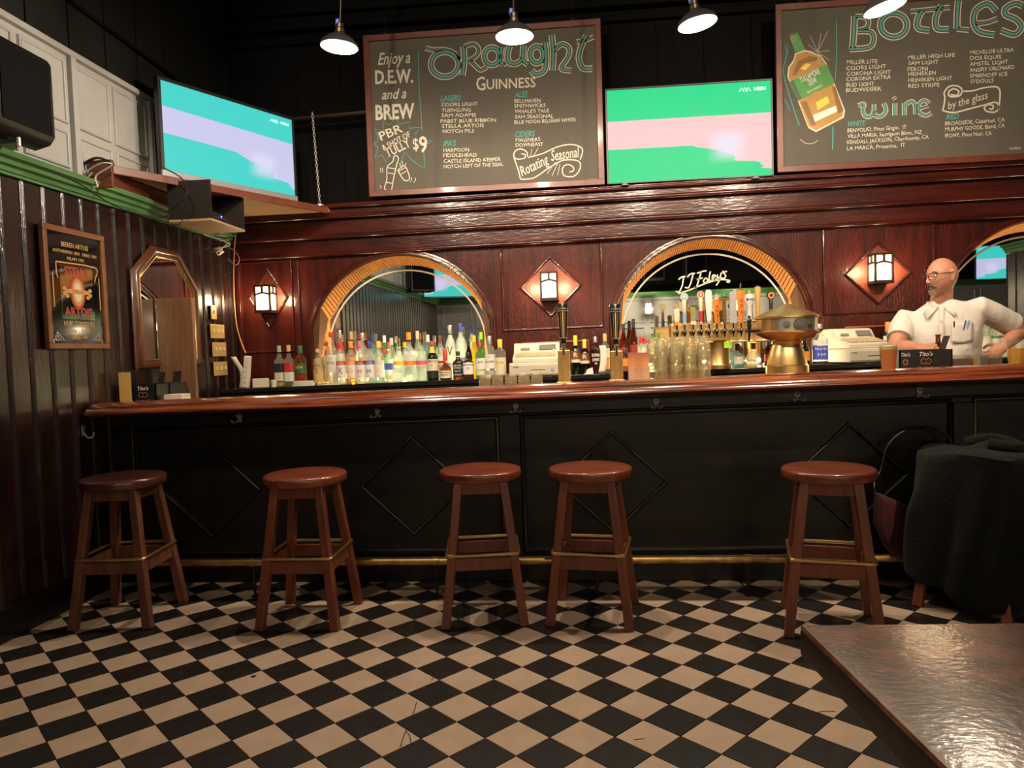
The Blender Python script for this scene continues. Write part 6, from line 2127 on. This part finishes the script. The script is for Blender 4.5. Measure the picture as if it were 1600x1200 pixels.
def hand(wr, along, side, back, curl, spread, thumb_side, L=.185, curls=None):
    """palm plus four unequal fingers and a thumb; along: wrist to knuckles, side: index-finger side, back: back of the hand"""
    along, side, back = V(along).normalized(), V(side), V(back)
    side = (side - along * side.dot(along)).normalized()
    back = along.cross(side) if along.cross(side).dot(back) > 0 else -along.cross(side)
    P = [wr - along * .02, wr + along * .02, wr + along * .055, wr + along * .088]
    n = 14
    vs = []
    for p, w_h, th in zip(P, (.027, .033, .041, .042), (.020, .018, .016, .012)):
        for k in range(n):
            a = 2 * pi * k / n
            vs.append(p + side * (w_h * cos(a)) + back * (th * sin(a)))
    body.add(vs, [(i * n + k, i * n + (k + 1) % n, (i + 1) * n + (k + 1) % n, (i + 1) * n + k) for i in range(3) for k in range(n)] + [tuple(range(n - 1, -1, -1)), tuple(3 * n + k for k in range(n))])
    for fi, (off, ln, r) in enumerate(((.030, .072, .0090), (.010, .080, .0092), (-.011, .074, .0088), (-.031, .058, .0080))):
        p = wr + along * (.078 - .004 * abs(fi - 1)) + side * off
        pts = [p - along * .02, p]
        d = (along + side * (off * spread)).normalized()
        ang = 0
        for seg, fr in enumerate((.45, .32, .23)):
            ang += curl[seg]
            dd = d * cos(ang) - back * sin(ang)
            pts.append(pts[-1] + dd * (ln * fr))
        body.tube(smooth_path(pts, 3), r, 10, rs=[r * (1.08 - .28 * i / (3 * (len(pts) - 1))) for i in range(3 * (len(pts) - 1) + 1)])
    t0 = wr + along * .025 + side * .028
    td = (along * .62 + side * .72 - back * .25).normalized()
    t1 = t0 + td * .038
    t2 = t1 + (along * .75 + side * .25 - back * .6).normalized() * .032
    t3 = t2 + (along * .75 - side * .15 - back * .65).normalized() * .024
    body.tube(smooth_path([t0 - td * .012, t0, t1, t2, t3], 3), .0105, 10, rs=[.0125 - .0035 * i / 12 for i in range(13)])


# right hand closes round the neck of the brown bottle; left hand rests on the hip
hand(RWR, (.42, -.62, .02), (.62, .42, .45), (-.45, -.25, .75), (.75, .95, .6), 2, 1)
hand(LWR, (-.78, .10, -.55), (-.25, .30, .9), (.45, -.85, -.2), (.25, .35, .3), 3, 1)
# legs (hidden behind the counter)
for sg in (-1, 1):
    hip = MO + S2 * (sg * .095) + V((0, 0, .92))
    knee = MO + S2 * (sg * .11) + N2 * .02 + V((0, 0, .50))
    ank = MO + S2 * (sg * .12) + V((0, 0, .07))
    body.tube(smooth_path([hip, hip.lerp(knee, .5), knee, knee.lerp(ank, .4), ank], 4), .07, 14, rs=[.098 - .054 * i / 16 for i in range(17)])
bo = body.build('body', SKIN, man, 0, fix=False)
bo.data.transform(Matrix.Translation(-MO))
rm = bo.modifiers.new('skin_surface', 'REMESH')
rm.mode = 'VOXEL'
rm.voxel_size = .0055
rm.use_smooth_shade = True
sm = bo.modifiers.new('soft', 'SMOOTH')
sm.factor = .5
sm.iterations = 3


def mpart(mb, name, m, smooth=40, voxel=None, label=None, it=4, **k):
    o = mb.build(name, m, man, smooth, **k)
    o.data.transform(Matrix.Translation(-MO))
    if voxel:
        r = o.modifiers.new('cloth_surface', 'REMESH')
        r.mode = 'VOXEL'
        r.voxel_size = voxel
        r.use_smooth_shade = True
        q = o.modifiers.new('soft', 'SMOOTH')
        q.factor = .5
        q.iterations = it
    if label:
        o['label'] = label
    return o


# shirt: body and sleeves in one surface
sh_ = MB()
SHIRTR = [(.96, .198, .148, 0, 0), (1.03, .203, .155, 0, 0), (1.09, .205, .158, 0, 0), (1.15, .207, .160, 0, 0), (1.20, .208, .160, 0, 0), (1.26, .210, .156, 0, .002), (1.32, .214, .150, 0, .006), (1.37, .218, .145, 0, .010), (1.42, .220, .137, 0, .016), (1.462, .222, .122, 0, .020), (1.500, .205, .108, 0, .026), (1.530, .170, .096, 0, .022), (1.556, .118, .084, 0, .008), (1.572, .080, .072, 0, 0), (1.580, .076, .070, 0, 0)]
rings(sh_, SHIRTR, 48, .0055)
for a, b, e, rr_ in ((RSH, REL, .66, (.060, .071, .076, .076, .074)), (LSH, LEL, .78, (.060, .071, .076, .076, .075))):
    d = b - a
    inn = a + (MO + V((0, 0, a.z)) - a) * .38 + V((0, 0, -.02))
    sh_.tube([inn, a, a + d * (e * .4), a + d * (e * .75), a + d * e], .08, 20, rs=list(rr_))
so = mpart(sh_, 'shirt', SHIRT, 0, voxel=.009, it=5, fix=False)
# hems of the sleeves
for a, b, e, r in ((RSH, REL, .66, .073), (LSH, LEL, .78, .074)):
    d = (b - a)
    c0, c1 = a + d * (e - .06), a + d * (e + .012)
    hm = MB().tube([c0, c1], r, 24, rs=[r + .002, r + .001])
    mpart(hm, 'sleeve_hem', SHIRT, 60, fix=False)


def chest(a, z, out=0.0):
    """point on the shirt front, a metres towards his left of the middle"""
    for q0, q1 in zip(SHIRTR, SHIRTR[1:]):
        if q0[0] <= z <= q1[0]:
            t = (z - q0[0]) / (q1[0] - q0[0])
            w, d, ti = [q0[i] + (q1[i] - q0[i]) * t for i in (1, 2, 4)]
            break
    e = 2.5
    dep = d * (1 - min(1, abs(a) / w) ** e) ** (1 / e)
    p = MO + S2 * a + N2 * (dep + out)
    return V((p.x, p.y, z + ti * a / w))


pk = MB().grid(lambda u, v: chest(-.015 + .03 * u, 1.0 + .53 * v, .011), 3, 24)
mpart(pk, 'placket', SHIRT, 60, fix=False).modifiers.new('thick', 'SOLIDIFY').thickness = .004
for z in (1.12, 1.20, 1.28, 1.36, 1.44):
    c = chest(0, z, .0145)
    mpart(MB().cyl(c, c + N2 * .003, .006, n=10), 'button', K['cream'])
pc = MB().grid(lambda u, v: chest(.055 + .115 * u, 1.305 + .115 * v - .012 * (1 - abs(2 * u - 1)) * (1 - v), .013 + .002 * sin(u * 9)), 8, 8)
mpart(pc, 'chest_pocket', SHIRT, 60, fix=False).modifiers.new('thick', 'SOLIDIFY').thickness = .004
for a, m, lb in ((.070, BLACKPL, 'black pen'), (.118, K['blue'], 'blue pen'), (.135, K['ltblue'], 'light blue pen')):
    c = chest(a, 1.40, .012)
    top = c + V((0, 0, .032)) + S2 * (.014 if a > .1 else 0)
    mpart(MB().tube([c - V((0, 0, .03)), top], .0045, 8), 'pocket_pen', m, label=lb)
for sg in (-1, 1):
    cl = MB()
    pts = [head_pt(-.06, sg * .02, -.17), V((0, 0, 0))]
    nb = V((2.366, 4.950, 1.555))
    A0 = nb - N2 * .072 + S2 * (sg * .02) + V((0, 0, .022))
    A1 = nb + S2 * (sg * .078) + V((0, 0, .018))
    A2 = nb + N2 * .082 + S2 * (sg * .010) + V((0, 0, -.022))
    B0 = A0 - N2 * .014 + V((0, 0, -.045))
    B1 = A1 + S2 * (sg * .022) + V((0, 0, -.048))
    B2 = chest(sg * .075, 1.463, .022)
    top = smooth_path([A0, A0.lerp(A1, .5) - N2 * .024 + S2 * (sg * .02), A1, A1.lerp(A2, .5) + N2 * .02 + S2 * (sg * .012), A2], 4)
    bot = smooth_path([B0, B0.lerp(B1, .5) - N2 * .026 + S2 * (sg * .026), B1, B1.lerp(B2, .5) + N2 * .016 + S2 * (sg * .008), B2], 4)
    n = len(top)
    cl.add(list(top) + list(bot), [(i, i + 1, n + i + 1, n + i) for i in range(n - 1)])
    mpart(cl, 'collar', SHIRT, 60, fix=False).modifiers.new('thick', 'SOLIDIFY').thickness = .006
# trousers and shoes
tr_ = MB()
rings(tr_, [(.82, .175, .135, 0, 0), (.90, .190, .140, 0, 0), (1.0, .188, .138, 0, 0), (1.02, .186, .136, 0, 0)])
for sg in (-1, 1):
    hip = MO + S2 * (sg * .090) + V((0, 0, .90))
    ank = MO + S2 * (sg * .12) + V((0, 0, .06))
    tr_.tube([hip, hip.lerp(ank, .5), ank], .1, 16, rs=[.118, .095, .075])
mpart(tr_, 'trousers', mat('dark_trousers', (.015, .015, .018), .85), 0, voxel=.014, fix=False)
for sg in (-1, 1):
    c = MO + S2 * (sg * .12)
    sw = MB().tube(smooth_path([c - N2 * .07 + V((0, 0, .05)), c + N2 * .05 + V((0, 0, .055)), c + N2 * .17 + V((0, 0, .035)), c + N2 * .21 + V((0, 0, .028))], 4), .05, 12, rs=[.048] * 6 + [.045, .042, .04, .036, .032, .028, .022])
    mpart(sw, 'shoe', BLACKPL, 60)
# face: eyes, brows, moustache, stubble, glasses
for sg in (-1, 1):
    c = head_pt(.080, sg * .031, .004)
    ev = MB()
    for m_, r, o_ in ((0, .0115, 0), (1, .0062, .0066)):
        ev.mi(m_)
        cc = c + HF * o_
        vs, fs = [], []
        for j in range(9):
            for i in range(12):
                a, b = pi * j / 8, 2 * pi * i / 12
                vs.append(cc + HF * (sin(a) * cos(b) * r) + HS * (sin(a) * sin(b) * r) + HU * (cos(a) * r * (.75 if m_ == 0 else 1)))
        for j in range(8):
            for i in range(12):
                fs.append((j * 12 + i, (j + 1) * 12 + i, (j + 1) * 12 + (i + 1) % 12, j * 12 + (i + 1) % 12))
        ev.add(vs, fs)
    mpart(ev, 'eye', [K['white'], K['brown']], 60)
    eb = MB().tube(smooth_path([head_pt(.093, sg * .014, .027), head_pt(.091, sg * .030, .033), head_pt(.080, sg * .050, .027)], 5), .0035, 6, flat=.7)
    mpart(eb, 'eyebrow', mat('greying_hair', (.12, .09, .07), .8), 60)
ms_ = MB()
ms_.tube(smooth_path([head_pt(.082, -.034, -.066), head_pt(.096, -.020, -.054), head_pt(.104, 0, -.050), head_pt(.096, .020, -.054), head_pt(.082, .034, -.066)], 6), .006, 8, flat=.8)
mpart(ms_, 'moustache', mat('greying_hair', (.12, .09, .07), .8), 60)
gv = MB().grid(lambda u, v: head_pt(.092 + .018 * cos((u - .5) * 2.4) - .012 * v + .003 - .03 * abs(u - .5), (u - .5) * .062, -.080 - .034 * v), 9, 6)
mpart(gv, 'stubble', mat('grey_stubble_skin', (.30, .185, .14), .7, c2=(.22, .15, .12), scale=(300, 300, 300)), 60, fix=False)
gl = MB()
for sg in (-1, 1):
    gl.tube(smooth_path([head_pt(.112 - .0, sg * .008, .012), head_pt(.110, sg * .020, .022), head_pt(.103, sg * .046, .022), head_pt(.094, sg * .058, .014), head_pt(.097, sg * .054, -.010), head_pt(.106, sg * .034, -.018), head_pt(.111, sg * .012, -.010)], 4, True), .0024, 6, closed=True)
    gl.tube(smooth_path([head_pt(.094, sg * .058, .014), head_pt(.075, sg * .078, .016), head_pt(.02, sg * .0815, .018), head_pt(-.012, sg * .082, .020), head_pt(-.03, sg * .080, .0)], 5), .0026, 6)
gl.tube(smooth_path([head_pt(.112, -.008, .012), head_pt(.118, 0, .014), head_pt(.112, .008, .012)], 3), .0024, 6)
mpart(gl, 'eyeglasses', mat('dark_glasses_frame', (.02, .012, .01), .3), 60)
# brown bottle held in his right hand
hb = RWR + V((.42, -.62, .02)).normalized() * .085 + V((.026, .020, 0))
t = thing('bottle', 'brown beer bottle held by the barman behind the napkin caddy', 'bottle', (hb.x, hb.y, bz(hb.x)))
zt = at(1453, 523, hb.y).z - bz(hb.x)
MB().lathe([(0, 0), (.028, 0), (.030, .006), (.030, zt * .50), (.026, zt * .58), (.016, zt * .70), (.0135, zt * .82), (.0130, zt * .94), (.0155, zt * .95), (.0155, zt * .985), (.0125, zt), (.0105, zt)], 22).build('bottle_glass', G_BROWN, t, 50)
MB().lathe([(.0306, zt * .14), (.0306, zt * .44)], 22, cap=False).build('label', K['tan'], t, 50)

# ------------------------------------------------------------------ jacket over a stool, bag, foreground table
JC = V((1.94, 3.76, 0))
for o in list(COL.objects):
    if o.get('label') == 'wooden bar stool hidden under the dark jacket':
        o.location = (JC.x, JC.y, 0)
        o.rotation_euler.z = R(-42)
        o['label'] = 'wooden bar stool showing only its legs under the dark jacket'
jr = random.Random(11)


def jk(u, v):
    a = 2 * pi * u
    ca, sa = cos(a), sin(a)
    if v < .24:
        r = .232 * v / .24
        z = .778 + .012 * sin(3 * a + 9 * r) * (r / .23) + .03 * G(r * ca, .10, .07) * G(r * sa, .05, .07) - .012 * (v / .24) ** 3
        return JC + V((r * ca, r * sa, z))
    t = (v - .24) / .76
    hem = .035 + .16 * max(0, ca) ** 1.5 + .14 * max(0, sa) + .12 * max(0, -ca) ** 3
    fold = .040 * sin(4 * a + .8 + .6 * t) + .020 * sin(7 * a + 2.2 + 2.5 * t) + .008 * sin(13 * a + 7 * t)
    r = .232 + .035 * sin(t * pi * .7) + fold * .8 * min(1, t * 2.2) + .0 * max(0, -ca) * t
    z = .772 - .02 * min(1, t * 8) - (t ** 1.05) * (.75 - hem) + .012 * sin(7 * a) * t
    return JC + V((r * ca * 1.02, r * sa * .94, z))


t = thing('draped_jacket', 'dark green black jacket draped over the stool at the right', 'jacket', JC)
j = MB().grid(jk, 120, 44, closed_u=True).build('jacket_cloth', JACKET, t, 80, fix=False)
j.data.transform(Matrix.Translation(-JC))
j.modifiers.new('thick', 'SOLIDIFY').thickness = .008
cl = MB().tube(smooth_path([(.02, .10, .80), (.10, .07, .825), (.17, .02, .815), (.20, -.06, .79), (.15, -.09, .80), (.06, -.03, .812)], 6), .028, 10, flat=.7)
cl.build('jacket_collar', JACKET, t, 80)

hkp = at(1366, 757, 4.09)
t = thing('red_bag', 'burgundy cloth bag hanging behind the draped jacket', 'bag', (at(1410, 820, 4.06).x, 4.06, 0))
o = V(t.location)
pts = [(1368, 768), (1396, 780), (1425, 794), (1450, 806), (1452, 868), (1396, 868), (1384, 858), (1374, 838), (1365, 816)]
q = [at(x, y, 4.06) - o for x, y in pts]
bg = MB()
n = len(q)
cx_ = sum(p.x for p in q) / n
cz_ = sum(p.z for p in q) / n
vs = []
for s_, dy in ((.80, -.055), (.95, -.035), (1, 0), (.95, .03), (.80, .045)):
    vs += [V((cx_ + (p.x - cx_) * s_, dy, cz_ + (p.z - cz_) * s_)) for p in q]
bg.add(vs, [(i * n + k, i * n + (k + 1) % n, (i + 1) * n + (k + 1) % n, (i + 1) * n + k) for i in range(4) for k in range(n)] + [tuple(range(n)), tuple(range(5 * n - 1, 4 * n - 1, -1))])
bg.build('bag_body', BURG, t, 60, bevel=.008)
st = smooth_path([at(1368, 770, 4.05) - o, at(1366, 752, 4.07) - o, at(1376, 735, 4.09) - o, at(1384, 702, 4.11) - o, at(1402, 680, 4.12) - o, at(1430, 668, 4.12) - o, at(1462, 670, 4.12) - o, at(1486, 690, 4.11) - o, at(1490, 740, 4.08) - o, at(1450, 806, 4.05) - o], 6)
MB().tube(st, .006, 8).build('shoulder_strap', BLACKPL, t)
MB().lathe([(0, -.02), (.008, -.016), (.010, 0), (.006, .012), (.009, .02), (0, .026)], 12, tuple(at(1366, 757, 4.06) - o)).build('strap_clip', CHROME, t)

zt = .74
A, B_, C_, D_ = V((.463, 1.582)), V((1.30, 1.606)), V((1.33, .55)), V((.545, .53))
TC = V((.92, 1.08, 0))
t = thing('foreground_table', 'dark varnished wooden table corner close to the viewer', 'table', TC)
poly = [(p.x - TC.x, p.y - TC.y) for p in (D_, C_, B_, A)]
pp = MB()
n = 4
vs = []
for s_, z in ((.985, zt - .074), (1, zt - .066), (1, zt - .016), (.996, zt - .013), (1.0, zt - .010), (.994, zt - .002), (.982, zt)):
    for x, y in poly:
        vs.append((x * s_, y * s_, z))
pp.add(vs, [(i * 4 + k, i * 4 + (k + 1) % 4, (i + 1) * 4 + (k + 1) % 4, (i + 1) * 4 + k) for i in range(6) for k in range(4)] + [(3, 2, 1, 0), (24, 25, 26, 27)])
pp.m = [1] * 12 + [2] * 12 + [1] + [0]
pp.build('tabletop', [TABLEW, mat('blackened_table_edge', (.030, .015, .010), .4, c2=(.012, .008, .006), scale=(20, 20, 20)), mat('worn_table_rim', (.30, .15, .075), .35, c2=(.12, .05, .03), scale=(25, 25, 25), coat=.4)], t, 35)
MB().b2(-.3, .3, -.3, .3, zt - .10, zt - .072).build('apron', BLACKWOOD, t, 0)
MB().lathe([(.05, .03), (.04, .08), (.035, .4), (.045, zt - .12), (.07, zt - .095)], 20).build('pedestal', BLACKWOOD, t)
for a in range(4):
    MB().bar((0, 0, .04), (.30 * cos(a * pi / 2 + .8), .30 * sin(a * pi / 2 + .8), .02), .06, .05, (0, 0, 1), .05, .03).build('foot', BLACKWOOD, t, 0)

# loudspeaker hung on the left wall at the picture's edge
t = thing('loudspeaker', 'black loudspeaker hung on the white panelling at the left edge', 'loudspeaker', (WX + .03, 3.32, 2.44))
pr_ = [(.0, .03), (.08, 0), (.16, .02), (.19, .06), (.19, .42), (.17, .45), (.0, .45)]
MB().prism(pr_, (0, -.16, 0), (1, 0, 0), (0, 0, 1), (0, 1, 0), .38).build('cabinet', BLACKPL, t, 40, bevel=.012)
MB().b2(.19, .195, -.13, .19, .06, .41).build('grille', BLACK, t, 0)
MB().cyl((.02, .02, -.02), (.14, .02, -.02), .012).cyl((.14, .02, -.03), (.14, .02, .01), .012).build('wall_bracket', STEEL, t)

# added unseen ceiling spots: fill light for chalkboards, bottles and barman
FILL_SPOTS = [(-.9, (-.75, 5.7, 3.2), P_BOARD_FILL, 56, 'added unseen spot lamp brightening the draught board'), (.9, (.95, 5.7, 3.2), P_BOARD_FILL * .35, 50, 'added unseen spot lamp brightening the space between the boards'), (2.3, (2.5, 5.7, 3.2), P_BOARD_FILL, 56, 'added unseen spot lamp brightening the bottles board'),
         (-1.5, (-1.45, 5.4, 1.35), P_BAR_FILL, 52, 'added unseen spot lamp brightening the left arch'), (.3, (.25, 5.4, 1.35), P_BAR_FILL, 52, 'added unseen spot lamp brightening the cash register'), (1.9, (1.8, 5.4, 1.35), P_BAR_FILL, 52, 'added unseen spot lamp brightening the barman')]
for x, tg, pw_, cone, lb in FILL_SPOTS:
    t = thing('added_ceiling_spot', lb, 'lamp', (x, 1.3, 4.25), 0, 'added ceiling fill spots')
    dv = V(tg) - V((x, 1.3, 4.25))
    qd = dv.to_track_quat('-Z', 'Y')
    hd = MB().lathe([(.03, .10), (.045, .08), (.05, 0), (.055, -.06), (.050, -.06), (.045, 0), (0, .03)], 20, cap=False).build('lamp_head', BLACK, t)
    hd.rotation_euler = qd.to_euler()
    MB().cyl((0, 0, .06), (0, 0, .25), .012).build('stem', BLACK, t)
    l = lamp('fill_spot_light', (0, 0, 0), pw_, (1, .80, .56), .04, t, spot=cone)
    l.rotation_euler = qd.to_euler()
    l.location = dv.normalized() * .05
